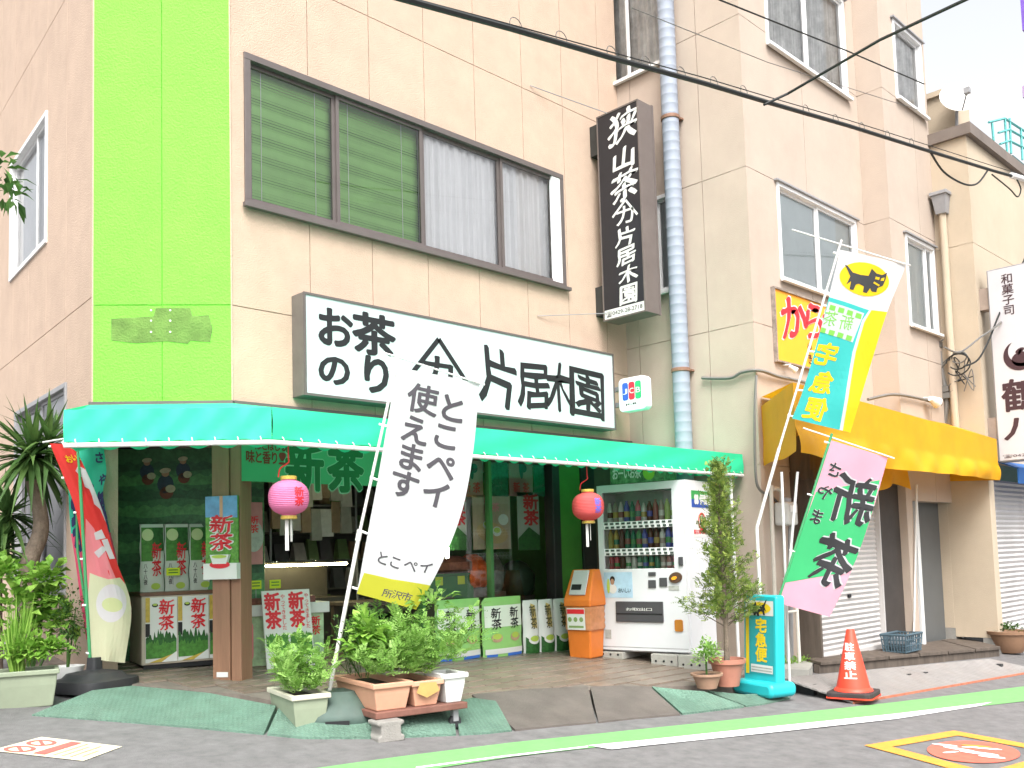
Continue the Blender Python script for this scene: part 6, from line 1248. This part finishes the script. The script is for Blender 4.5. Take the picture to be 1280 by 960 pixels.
def planter(name, lab, px0, px1, depth, hgt, mt, rimm, group=None, flare=.03, rim=.018):
    A, B_ = np.array(px0[:2]), np.array(px1[:2]); pl = seg(A, B_); Lh = np.linalg.norm(B_-A); z = min(gz(*A), gz(*B_)) if px0[2] is None else px0[2]
    t = thing(name, lab, 'planter', (*((A+B_)/2), z), group); f = lambda a, b, c: pl(a, b, z+c); e = flare
    m = MB(); P = []
    for (i, c) in ((e, 0), (e*.3, hgt*.6), (0, hgt)): P.append([f(i, -i, c), f(Lh-i, -i, c), f(Lh-i, -depth+i, c), f(i, -depth+i, c)])
    k = .014; Q = [[f(k, -k, hgt), f(Lh-k, -k, hgt), f(Lh-k, -depth+k, hgt), f(k, -depth+k, hgt)], [f(k+.01, -k-.01, hgt-.05), f(Lh-k-.01, -k-.01, hgt-.05), f(Lh-k-.01, -depth+k+.01, hgt-.05), f(k+.01, -depth+k+.01, hgt-.05)]]
    vs = [p for r in P+Q for p in r]; fs = [(3, 2, 1, 0)]
    for r in range(4): fs += [(r*4+i, r*4+(i+1) % 4, r*4+4+(i+1) % 4, r*4+4+i) for i in range(4)]
    obj('trough', m.add(vs, fs), mt, t, bev=.008)
    rm = MB()
    for (a0, a1, b0, b1) in ((-.012, Lh+.012, -.02, .014), (-.012, Lh+.012, -depth-.014, -depth+.02), (-.012, .02, -depth+.02, -.02), (Lh-.02, Lh+.012, -depth+.02, -.02)): rm.box(f, a0, a1, b0, b1, hgt-.03, hgt+.004)
    obj('rim', rm, rimm, t, bev=.006); obj('soil', MB().poly([f(k, -k, hgt-.035), f(Lh-k, -k, hgt-.035), f(Lh-k, -depth+k, hgt-.035), f(k, -depth+k, hgt-.035)]), SOIL, t, recalc=False)
    return t, f, Lh
def plant(name, lab, m, mats, org, cat='plant', stems=None, group=None):
    t = thing(name, lab, cat, org, group); tag(obj('foliage', m, mats, t, recalc=False))
    if stems: obj('stem', stems, G_DK[1], t, recalc=False)
    return t
PLG = mat('planter_sage', (.27, .31, .22), .55, .08, 5, dirt=.3, dirtcol=(.22, .22, .17)); PLR = mat('planter_rim', (.52, .50, .40), .5, .08, 5, dirt=.2); TERR = mat('planter_terracotta', (.56, .30, .20), .6, .08, 5, dirt=.2, dirtcol=(.4, .28, .2)); POTT = mat('pot_clay', (.40, .17, .12), .6, .12, 6, dirt=.2)
# grey-green planter in front
A = np.array([3.40, 5.56, 0]); an_ = math.radians(-14)
rgp = random.Random(11)
d1 = np.array([math.cos(an_), math.sin(an_)]); t, f, Lh = planter('planter', 'sage green trough planter of feathery greens at the corner', (A[0], A[1], gz(A[0], A[1])+.02), (A[0]+d1[0]*.25, A[1]+d1[1]*.25), .56, .23, PLG, PLR)
m = MB(); st = MB()
for k in (.2, .42, .62): feathery(m, 5, f(Lh*.5, -.56*k, .2), .14, .42, rgp, n=10)
plant('feathery_plant', 'pale feathery seedlings growing in the sage green planter', m, G_FE, f(Lh*.5, -.3, .24))
# left planter
A, B_ = GR(-40, 889, 0), GR(72, 884, 0); t, f, Lh = planter('planter', 'long sage green trough planter at the left wall', (A[0], A[1], gz(B_[0], B_[1])+.01), (B_[0], B_[1]), .3, .26, PLG, PLG)
m = MB()
for k in (.55, .68, .8, .92): bush(m, f(Lh*k, -.13, .38), (.14, .12, .14), 90, .075, .05, rgp)
plant('leafy_plant', 'yellow-green leafy plants in the long planter at the left wall', m, G_BR, f(Lh*.8, -.13, .24))
m = MB()
for k in range(60):
    b = f(Lh*rgp.uniform(.45, .62), -.14+rgp.uniform(-.08, .08), .24); tip = b+np.array([rgp.uniform(-.12, .12), rgp.uniform(-.1, .1), rgp.uniform(.35, .6)]); s_ = nrmv(np.cross(tip-b, [rgp.uniform(-1, 1), 1, 0]))*.006; m.add([b-s_, b+s_, (b+tip)/2+s_*.9, (b+tip)/2-s_*.9, tip], [(0, 1, 2, 3), (3, 2, 4)], rgp.randrange(3))
plant('grassy_plant', 'upright grassy leaves in the long planter at the left wall', m, G_BR, f(Lh*.5, -.14, .24))
# shrub behind left planter
c = FY(35, 770, 8.0); m = MB(); 
for (x, y, r) in ((20, 760, .22), (55, 725, .16), (35, 790, .22), (65, 780, .18), (5, 720, .14), (60, 750, .14)):
    c = FY(x, y, 8.05); bush(m, c, (r, r, r), 100, .1, .085, rgp)
st = MB(); g_ = np.array([2.55, 8.05, gz(2.55, 8.05)])
for (x, y) in ((20, 760), (55, 725), (35, 790), (65, 780)): st.tube(smoothp([g_, lerp(g_, FY(x, y, 8.05), .5)+[.03, 0, 0], FY(x, y, 8.05)], 3), .01, 5)
plant('leafy_shrub', 'broad-leaved light green shrub in front of the yucca trunk', m, G_BR, g_, 'shrub', st)
c = FY(85, 775, 7.85); m = MB(); bush(m, c, (.16, .16, .26), 520, .035, .018, rgp, -1); g_ = np.array([c[0], c[1], gz(c[0], c[1])+.14]); st = MB(); st.tube([g_, c], [.012, .006], 6); st.tube([g_, c+[.06, 0, .1]], [.01, .004], 5)
t = thing('flower_pot', 'small white round pot beside the black flag weight', 'pot', (g_[0], g_[1], gz(g_[0], g_[1]))); obj('pot', MB().lathe(at(g_[0], g_[1], gz(g_[0], g_[1])), [(.07, 0), (.1, .1), (.12, .17), (.125, .19), (.11, .19), (.1, .16), (.0, .16)], 24), WHITE, t, smooth=True)
plant('small_tree', 'tiny-leaved grey-green bonsai tree in the white pot', m, G_DK, g_, 'tree', st)
# yucca trees by the left wall
def yucca(lab, path, rad, crowns, y, rg):
    g0_ = FY(*path[0], y); g0_[2] = gz(g0_[0], g0_[1]); pts = [g0_]+[FY(*p, y) for p in path]; t = thing('yucca_tree', lab, 'tree', g0_)
    obj('trunk', MB().tube(smoothp(pts, 4), [rad*(1.15-.4*i/(4*(len(pts)-1))) for i in range(4*(len(pts)-1)+1)], 12), BARK, t, smooth=True)
    for (x, yy_, R1, n) in crowns:
        c = FY(x, yy_, y); m = MB()
        for k in range(n):
            v = sphere_dir(rg, -.55); L = R1*rg.uniform(.75, 1.15); s = nrmv(np.cross(v, [0, 0, 1])); mi = rg.randrange(3); w_ = .026; prev = None
            vs = []
            for j in range(6):
                u = j/5; p = c+v*L*u+np.array([0, 0, -.30*L*u*u*(1.3-v[2])]); ww = w_*(.6+1.2*u if u < .35 else 1.05*(1-u)/.65+.02); n_ = nrmv(np.cross(s, v)); vs += [p+s*ww+n_*ww*.35, p, p-s*ww+n_*ww*.35]
            m.add(vs, [(j*3+a, j*3+a+1, j*3+a+4, j*3+a+3) for j in range(5) for a in (0, 1)], mi)
        obj('crown', m, G_YU, t, recalc=False)
yucca('spiky yucca tree with a bare grey trunk by the left wall', [(32, 742), (38, 700), (50, 668), (50, 640), (40, 600)], .075, [(40, 572, .62, 120), (62, 556, .52, 60)], 8.75, rgp)
yucca('second spiky yucca with low crowns at the picture-left wall side', [(-6, 770), (-4, 720)], .06, [(-4, 690, .55, 90), (10, 645, .45, 60)], 9.05, rgp)
c = FY(2, 225, 6.6); m = MB()
for (x, y) in ((4, 215), (12, 232), (2, 245), (-6, 205), (18, 250)): bush(m, FY(x, y, 6.6), (.1, .1, .1), 10, .12, .05, rgp, -1)
q = FY(-95, 250, 6.6)
for k in range(26): bush(m, q+np.array([rgp.uniform(-1.25, -.05), rgp.uniform(-.5, .6), rgp.uniform(-.6, 1.2)]), (.28, .28, .24), 70, .11, .05, rgp, -1)
g_ = np.array([q[0], q[1], gz(q[0], q[1])]); t = thing('street_tree', 'leafy branch tip of a tree reaching in at the left wall', 'tree', g_); obj('foliage', m, G_DK, t, recalc=False); obj('trunk', MB().tube(smoothp([g_, q-[0, 0, 1.2], q, c], 4), [.09-.085*i/12 for i in range(13)], 8), BARK, t)
# trolley with two terracotta planters and a white bucket
ta, tb_, tc_, td = GR(477, 900, .1), GR(577, 886, .1), GR(540, 858, .1), GR(425, 862, .1)
fl_ = GR(470, 905, .1); an_ = math.radians(-12); pl = Plane(fl_[:2], (math.cos(an_), math.sin(an_))); TLn = .70; tl = fl_; tz = gz(*fl_[:2])+.125
tr0 = thing('plant_trolley', 'low rusty brown plant trolley on castors carrying planters', 'trolley', (*pl(TLn/2, -.35, 0)[:2], gz(*tl[:2])))
RUST = mat('rusty_deck', (.17, .075, .055), .7, .25, 8, dirt=.3); TLn = .70
obj('deck', MB().box(pl, 0, TLn, -.72, 0, tz, tz+.045), RUST, tr0, bev=.006)
for a in (.06, TLn-.07):
    for b in (-.07, -.64):
        p = pl(a, b, 0); zg_ = gz(p[0], p[1])+.012
        if a < .1 and b > -.1: continue
        cs = obj('caster', MB().box(lambda x, y, z: pl(a+x, b+y, z), -.02, .02, -.025, .025, zg_+.05, tz), GREY, tr0); obj('wheel', MB().prism(lambda x, y, z: pl(a+x, b+y, z), ell(0, zg_+.045, .045, .045, 20), -.015, .015), BP, cs)
p = pl(.07, .0, 0); t = thing('concrete_block', 'mossy grey concrete block propping the plant trolley corner', 'block', (*p[:2], gz(*p[:2]))); zg_ = gz(*p[:2])
ib = lambda x, y, z: pl(.07+x, -.05+y, z)
obj('block', MB().prism(ib, [(x*.85, zg_+y/.205*(tz-.002-zg_)) for x, y in ((-.11, -.02), (.11, -.02), (.115, .04), (.085, .06), (.085, .15), (.115, .165), (.11, .205), (-.11, .205), (-.115, .165), (-.085, .15), (-.085, .06), (-.115, .04))], -.03, .14), CONC, t, bev=.01)
zd = tz+.046
def ontr(a0, a1, d, off): A, B_ = pl(a0, off, 0), pl(a1, off, 0); return (A[0], A[1], zd), (B_[0], B_[1], zd), d
A, B_, d = ontr(.0, .275, .68, -.02); t, f1, L1 = planter('planter', 'terracotta pink trough planter at the left of the trolley', A, B_, d, .18, TERR, TERR)
A, B_, d = ontr(.285, .51, .5, -.02); t, f2_, L2 = planter('planter', 'terracotta pink trough planter in the middle of the trolley', A, B_, d, .17, TERR, TERR)
obj('leaf_litter', MB().poly([f2_(.05, .018, .165), f2_(.17, .018, .16), f2_(.2, .014, .1), f2_(.1, .014, .06), f2_(.02, .016, .1)]), mat('dry_leaf', (.45, .30, .10), .7, .2), t, recalc=False)
A, B_, d = ontr(.525, .70, .28, -.01); t, f3_, L3 = planter('planter', 'square white bucket planter at the right of the trolley', A, B_, d, .2, WHITE, WHITE)
m = MB(); feathery(m, 8, f1(L1*.55, -.12, .2), .13, .26, rgp, n=10); feathery(m, 8, f1(L1*.85, -.2, .2), .14, .3, rgp, n=10); plant('feathery_plant', 'feathery seedlings along the front of the left terracotta planter', m, G_FE, f1(L1*.5, -.12, .2))
m = MB(); bush(m, f1(L1*.45, -.3, .38), (.17, .15, .2), 120, .13, .075, rgp); bush(m, f1(L1*.35, -.3, .5), (.12, .12, .13), 60, .12, .07, rgp); plant('leafy_plant', 'broad bright green leaves in the left terracotta planter', m, G_BR, f1(L1*.45, -.3, .2))
m = MB(); feathery(m, 8, f2_(L2*.5, -.14, .17), .14, .3, rgp, n=14); plant('feathery_plant', 'feathery seedlings filling the middle terracotta planter', m, G_FE, f2_(L2*.5, -.14, .17))
m = MB(); feathery(m, 8, f2_(L2*.5, -.35, .17), .22, .54, rgp, n=20, L=.15, ll=.05); feathery(m, 8, f1(L1*.9, -.5, .2), .19, .5, rgp, n=13, L=.15, ll=.05); plant('tall_fern', 'tall ferny green plant rising at the back of the trolley', m, G_FE, f2_(L2*.5, -.35, .17))
m = MB(); feathery(m, 8, f3_(L3*.3, -.2, .22), .18, .55, rgp, n=14, L=.12); bush(m, f3_(L3*.1, -.22, .68), (.2, .16, .14), 70, .09, .04, rgp); plant('leafy_plant', 'loose leafy plant leaning out of the white bucket', m, G_FE, f3_(L3*.4, -.2, .22))
m = MB(); bush(m, f1(L1*.12, -.45, .42), (.16, .2, .22), 260, .03, .018, rgp); st = MB()
for k in range(14): b = f1(L1*rgp.uniform(.1, .3), -rgp.uniform(.2, .55), .2); st.tube([b, b+[rgp.uniform(-.2, .02), rgp.uniform(-.05, .15), rgp.uniform(.15, .4)]], .003, 4)
plant('twiggy_plant', 'dry twiggy plant at the back corner of the left terracotta planter', m, G_DK, f1(L1*.12, -.45, .2), stems=st)
# conifer in clay pot, small potted plant
def pot(name, lab, q, R1, H1, mt, sc=1):
    z = gz(q[0], q[1])+.1; t = thing(name, lab, 'pot', (q[0], q[1], z)); obj('pot', MB().lathe(at(q[0], q[1], z), [(R1*.62, 0), (R1*.72, H1*.3), (R1*.9, H1*.82), (R1*1.03, H1*.84), (R1*1.05, H1), (R1*.93, H1), (R1*.9, H1*.85), (0, H1*.84)], 30), mt, t, smooth=True)
    obj('soil', MB().poly([np.array([q[0]+R1*.9*math.cos(a), q[1]+R1*.9*math.sin(a), z+H1*.86]) for a in np.linspace(0, 6.2, 20)]), SOIL, t, recalc=False); return np.array([q[0], q[1], z+H1*.86])
q = GR(910, 857, .1); s0 = pot('flower_pot', 'large clay pink pot holding the tall conifer', q, .16, .24, POTT)
zt_ = topz(q, 912, 578); m = MB(); rgc = random.Random(21); Hc = zt_-s0[2]
obj_t = thing('conifer_tree', 'slim open conifer in a clay pot beside the vending machine', 'tree', s0); tk = MB(); tk.tube(smoothp([s0-[0, 0, .03], s0+[.01, 0, Hc*.3], s0+[-.01, .01, Hc*.65], s0+[0, 0, Hc*.95]], 4), [.028-.024*i/12 for i in range(13)], 8); 
for k in range(120):
    hfr = .17+.81*(k/120); a = k*2.4+rgc.uniform(-.5, .5); prof = .36*(1-hfr)**.75*(.62+.5*math.sin(hfr*17+a*.7)**2)+.04; b = s0+[0, 0, Hc*hfr]; d = nrmv([math.cos(a), math.sin(a), .35+.9*hfr]); L = prof*rgc.uniform(.6, 1.3)
    tk.tube([b, b+d*L*.8+[0, 0, .02]], [.006, .002], 4, caps=False)
    for s in np.linspace(.35, 1, max(2, int(L/.05))):
        p = b+d*L*s
        for _ in range(7): frond(m, p+np.array([rgc.uniform(-.035, .035) for _ in range(3)]), nrmv(d*.6+np.array([rgc.uniform(-.9, .9), rgc.uniform(-.9, .9), rgc.uniform(-.1, 1.1)])), rgc.uniform(.05, .1), 4, .024, .006, rgc)
for k in range(20): frond(m, s0+[0, 0, Hc*(.86+.13*k/20)], [rgc.uniform(-.4, .4), rgc.uniform(-.4, .4), 1], .07, 4, .02, .005, rgc)
obj('foliage', m, G_CO, obj_t, recalc=False); obj('trunk', tk, BARK, obj_t, recalc=False)
q = GR(884, 860, .1); s0 = pot('flower_pot', 'small shallow clay pot in front of the conifer pot', q, .135, .13, mat('pot_tan', (.36, .22, .15), .7, .12)); m = MB(); bush(m, s0+[0, 0, .14], (.13, .13, .15), 220, .05, .024, rgc); bush(m, s0+[.04, -.02, .2], (.1, .1, .12), 100, .05, .02, rgc); st = MB(); st.tube([s0, s0+[0, 0, .2]], .01, 6); plant('potted_shrub', 'small light green shrub in the shallow clay pot', m, G_FE, s0, 'plant', st)

# ================================================================== courier floor sign, cone, ramp plates, basket, far pot
q0, q1 = GR(920, 866), GR(968, 879); cpl = Plane(q0[:2], (q1-q0)[:2]); cw = np.linalg.norm((q1-q0)[:2]); cz = gz(*((q0+q1)/2)[:2])+.02
TQP = mat('turquoise_plastic', (.02, .42, .46), .35, .05, 4); zc1 = cpl.px(950, 745)[1]
cs = thing('floor_sign', 'turquoise plastic courier floor sign with yellow lettering and cat emblem', 'sign', (*((q0+q1)/2)[:2], cz))
obj('foot', MB().prism(cpl, rrect(-.01, cw+.01, cz, cz+.13, .055), -.26, .04), TQP, cs, smooth=True, bev=.03)
lb_ = lambda a, b, c: cpl(a, b-.09-.05*(c-cz), c); obj('body', MB().prism(lb_, rrect(.04, cw-.03, cz+.1, zc1, .03), -.07, .03), TQP, cs, smooth=True, bev=.015)
u0, u1, v0, v1 = .075, cw-.065, cz+.18, zc1-.05; fo = lambda o: (lambda u, v, w=0: lb_(u, .03+o+w, v)); hv = v1-v0
m = MB(); shape(m, [(u0, v1-hv*.2), (u1, v1-hv*.2), (u1, v1), (u0, v1)], fo(.004)); shape(m, [(u0+.07, v0+.02), (u1-.01, v0+.02), (u1-.01, v0+.09), (u0+.07, v0+.09)], fo(.006)); obj('white_label', m, WPRINT, cs, recalc=False)
m = MB(); shape(m, [(u0, v0), (u0+.045, v0), (u0+.045, v1-hv*.21), (u0, v1-hv*.21)], fo(.004)); um = (u0+u1)/2; shape(m, ell(um, v1-hv*.1, (u1-u0)*.42, hv*.08, 28), fo(.007)); letters(m, vtext('宅急便', um+.025, v1-hv*.24, v0+hv*.17, .13), fo(.007), bold=.045); obj('yellow_print', m, mat('yellow_print', (.75, .55, .02), .5, .04), cs, recalc=False)
m = MB(); shape(m, [(u0+.05, v0), (u1, v0), (u1, v1-hv*.21), (u0+.05, v1-hv*.21)], fo(.003)); obj('teal_panel', m, mat('teal_print', (.02, .33, .36), .4, .03), cs, recalc=False)
kx = (u1-u0)*.42/31.5; m = MB(); shape(m, [(um-(x-1080.5)*kx*.9, v1-hv*.1-(y-349)*kx*.9) for x, y in cat], fo(.009)); obj('cat_emblem', m, CAT_B, cs, recalc=False)
m = MB()
for k in range(2): shape(m, [(u0+.08, v0+.035+k*.025), (u1-.02, v0+.035+k*.025), (u1-.02, v0+.045+k*.025), (u0+.08, v0+.045+k*.025)], fo(.008))
obj('fine_print', m, GRAYP, cs, recalc=False)
# steel ramp plates
RMP = mat('ramp_steel', (.25, .235, .225), .6, .12, 6, .8, 90, dirt=.3, dirtcol=(.3, .22, .18))
tread(RMP, .04, .12)
e0, e1, g0_, g1_ = GR(978, 847, .14), GR(1238, 823, .14), GR(1066, 877, .02), GR(1300, 837, .02)
for i in range(2):
    a, b = (i*.5, i*.5+.497); bk = [lerp(e0, e1, a), lerp(e0, e1, b)]; fr_ = [lerp(g0_, g1_, a), lerp(g0_, g1_, b)]; m = MB(); top = [bk[0], bk[1], fr_[1], fr_[0]]; m.hexa([p-[0, 0, .018] for p in top]+top)
    rpl = thing('ramp_plate', 'grey steel kerb ramp plate under the traffic cone' if i == 0 else 'grey steel kerb ramp plate nearer the far flowerpot', 'ramp', (*((bk[0]+fr_[1])/2)[:2], gz(*((bk[0]+fr_[1])/2)[:2]))); obj('plate', m, RMP, rpl, bev=.003)
    m2 = MB(); mid = lerp(lerp(bk[0], bk[1], .1), lerp(fr_[0], fr_[1], .1), .3); 
    for s in (.08, .92):
        p = lerp(bk[0], bk[1], s)*.85+lerp(fr_[0], fr_[1], s)*.15; obj('support', MB().box(W, p[0]-.03, p[0]+.03, p[1]-.12, p[1]+.12, gz(p[0], p[1])-.01, p[2]-.03), BP, rpl)
    obj('edge_strip', MB().hexa([fr_[0]-[0, 0, .02], fr_[1]-[0, 0, .02], fr_[1]+[0, -.012, -.02], fr_[0]+[0, -.012, -.02], fr_[0], fr_[1], fr_[1]+[0, -.012, 0], fr_[0]+[0, -.012, 0]]), mat('rust_edge', (.42, .14, .08), .7, .3, 12), rpl)
pv = thing('paving_slab', 'worn concrete paving strip behind the courier floor sign', 'paving', GR(985, 835)); m = MB(); m.slab([GR(960, 836), GR(1018, 838), GR(1012, 850), GR(968, 848)], .1); obj('slab', m, CB, pv)
# traffic cone on its base
q = GR(1067, 866, .07); cz = q[2]; CO = mat('cone_red', (.70, .06, .03), .45, .05, 5); co = thing('traffic_cone', 'red traffic cone with white no-parking lettering on a black base', 'cone', (q[0], q[1], cz)); tq = topz(q, 1070, 785); Hn = tq-cz
crot = math.radians(12); Cn = at(q[0], q[1], cz-.02, crot)
obj('base', MB().lathe(Cn, [(.2, 0), (.2, .035), (.19, .042)], 40, sq=12), mat('cone_base', (.04, .03, .03), .7, .2), co, bev=.004); obj('base_rim', MB().lathe(Cn, [(.205, -.012), (.205, .0)], 40, sq=12), CO, co)
obj('body', MB().lathe(Cn, [(.17, .043), (.165, .06), (.145, .075), (.036, Hn), (.03, Hn+.01), (.0, Hn+.01)], 36), CO, co, smooth=True); ang0 = math.atan2(-q[1], -q[0])
def cfm(u, v, w=0): r = w+ lerp(.145, .036, (v-.075)/(Hn-.075))+.003; th = ang0+u/r; return np.array([q[0]+r*math.cos(th), q[1]+r*math.sin(th), cz-.02+v])
m = MB(); letters(m, [(c_, -.02, lerp(.75, .33, i/3)*Hn, lerp(.075, .10, i/3), Hn*.115) for i, c_ in enumerate('駐車禁止')], cfm, 0, .04, (.02, .02)); obj('lettering', m, WPRINT, co, recalc=False)
# blue basket on the step
a0, a1 = FS.px(1088, 800)[0], FS.px(1138, 800)[0]; bx = (a0+a1)/2-.25; by = YS-.24; bz = gz(bx, by)+STH+.006; bk_ = thing('plastic_basket', 'dark blue-grey plastic basket on the timber step', 'basket', (bx, by, bz)); BG = mat('basket_blue', (.06, .10, .125), .5, .15, 6)
hw, hd, hh_ = .24, .15, .21; m = MB()
for (ax_, sgn) in ((0, -1), (0, 1), (1, -1), (1, 1)):
    L_b = hw if ax_ == 0 else hd
    for k in range(9):
        u = -L_b+2*L_b*(k+.5)/9
        p = (lambda z_, u=u: (bx+u*(1+.12*z_/hh_), by+sgn*hd*(.88+.12*z_/hh_), bz+z_)) if ax_ == 0 else (lambda z_, u=u: (bx+sgn*hw*(.88+.12*z_/hh_), by+u*(1+.12*z_/hh_), bz+z_))
        m.tube([p(0), p(hh_)], .009, 5)
tag(obj('ribs', m, BG, bk_), kind='stuff')
for z_ in (.01, .08, .15, hh_): k = .88+.12*z_/hh_; obj('rim' if z_ == hh_ else 'hoop', MB().tube([(bx-hw*k, by-hd*k, bz+z_), (bx+hw*k, by-hd*k, bz+z_), (bx+hw*k, by+hd*k, bz+z_), (bx-hw*k, by+hd*k, bz+z_), (bx-hw*k, by-hd*k, bz+z_)], .016 if z_ == hh_ else .008, 6), BG, bk_)
obj('floor', MB().box(W, bx-hw*.88, bx+hw*.88, by-hd*.88, by+hd*.88, bz, bz+.01), BG, bk_); obj('plastic_bag', MB().lathe(at(bx, by), [(.13, bz+.02), (.15, bz+.1), (.1, bz+.17), (.03, bz+.19)], 12, sq=3), mat('dark_bag', (.12, .14, .16), .3, .5, 20), bk_, smooth=True)
# far clay pot
q = GR(1262, 817, .0); z = gz(q[0], q[1])+.02; t = thing('flower_pot', 'wide brown clay pot with dry plants at the cream building', 'pot', (q[0], q[1], z)); obj('pot', MB().lathe(at(q[0], q[1], z), [(.16, 0), (.22, .08), (.26, .24), (.285, .25), (.29, .29), (.255, .29), (.25, .26), (0, .25)], 30), mat('pot_brown', (.26, .15, .09), .6, .15), t, smooth=True)
m = MB(); bush(m, (q[0], q[1], z+.29), (.22, .22, .1), 160, .05, .03, rgc, 0); bush(m, (q[0]+.2, q[1]-.35, z-.02), (.22, .15, .12), 120, .07, .012, rgc, 0); plant('potted_shrub', 'dull low greenery in the wide brown clay pot', m, G_DK, (q[0], q[1], z+.26))
m = MB(); 
for (x, y) in ((1000, 812), (985, 815)): bush(m, FY(x, y, 5.25)*[1, 1, 0]+[0, 0, gz(9.4, 5.2)+.06], (.16, .12, .1), 160, .07, .014, rgc, 0)
tag(obj('weeds', m, G_BR, None, (9.3, 5.2, gz(9.3, 5.2)), recalc=False), 'weeds growing at the foot of the pipes by the beige corner', 'weeds', kind='stuff')

rgw = random.Random(4)
for k in range(5):
    a_, z_ = FNL.px(1186+k*7, 452+k*6); pts = [FNL(a_+rgw.uniform(-.12, .12), .05+.05*rgw.random(), z_+rgw.uniform(-.16, .16)) for _ in range(6)]
    tag(obj('wire_coil', MB().tube(smoothp(pts, 5), .008, 5), WIRE if k % 2 else GREYW, None, pts[0]), 'tangled slack wire on the cream wall by the pipe', 'cable', 'tangled wires on the cream wall')
for k, (x, y) in enumerate(((1174, 432), (1184, 487), (1186, 495))):
    a_, z_ = FNL.px(x, y); tag(obj('cable_bracket', MB().box(FNL, a_-.05, a_+.05, 0, .1, z_-.04, z_+.04).tube([FNL(a_, .08, z_), FNL(a_+.1, .1, z_+.06)], .012, 6), GREYW, None, FNL(a_, 0, z_)), ('grey cable bracket with insulator where the service cable lands', 'grey cable bracket in the middle of the conduit', 'grey cable bracket holding the conduit above the yellow awning')[k], 'bracket')
for k in range(16):      # pale packs hanging on the side rack inside the open front
    x, y = 345+(k % 8)*12.5, 612+(k//8)*38+rgw.uniform(-6, 6); c_ = FY(x, y, 9.0); w_ = rgw.uniform(.06, .09); h_ = rgw.uniform(.13, .18); fr_ = at(c_[0], c_[1], c_[2], rgw.uniform(-.4, .4))
    tag(obj('hanging_pack', MB().hexa([fr_(-w_, -.015, -h_), fr_(w_, -.015, -h_), fr_(w_, .02, -h_), fr_(-w_, .02, -h_), fr_(-w_*.9, -.002, h_), fr_(w_*.9, -.002, h_), fr_(w_*.9, .004, h_), fr_(-w_*.9, .004, h_)]), PKM[(0, 3, 2)[k % 3]], None, c_-[0, 0, h_]), 'pale pack hanging on the wire rack inside the open front', 'packet', 'packs hanging inside the open front')
hx0, hx1 = FY(338, 600, 9.05)[0], FY(445, 600, 9.05)[0]; rk = thing('wire_rack', 'dark wire rack of hanging packs inside the open front', 'rack', (hx0, 9.06, .6))
for z_ in (FY(390, 594, 9.05)[2], FY(390, 632, 9.05)[2]): obj('rail', MB().tube([(hx0, 9.05, z_), (hx1, 9.05, z_)], .008, 6), GREY, rk)
for x_ in (hx0, hx1): obj('upright', MB().tube([(x_, 9.06, gz(x_, 9.06)+.08), (x_, 9.06, 2.35)], .014, 6), GREY, rk)
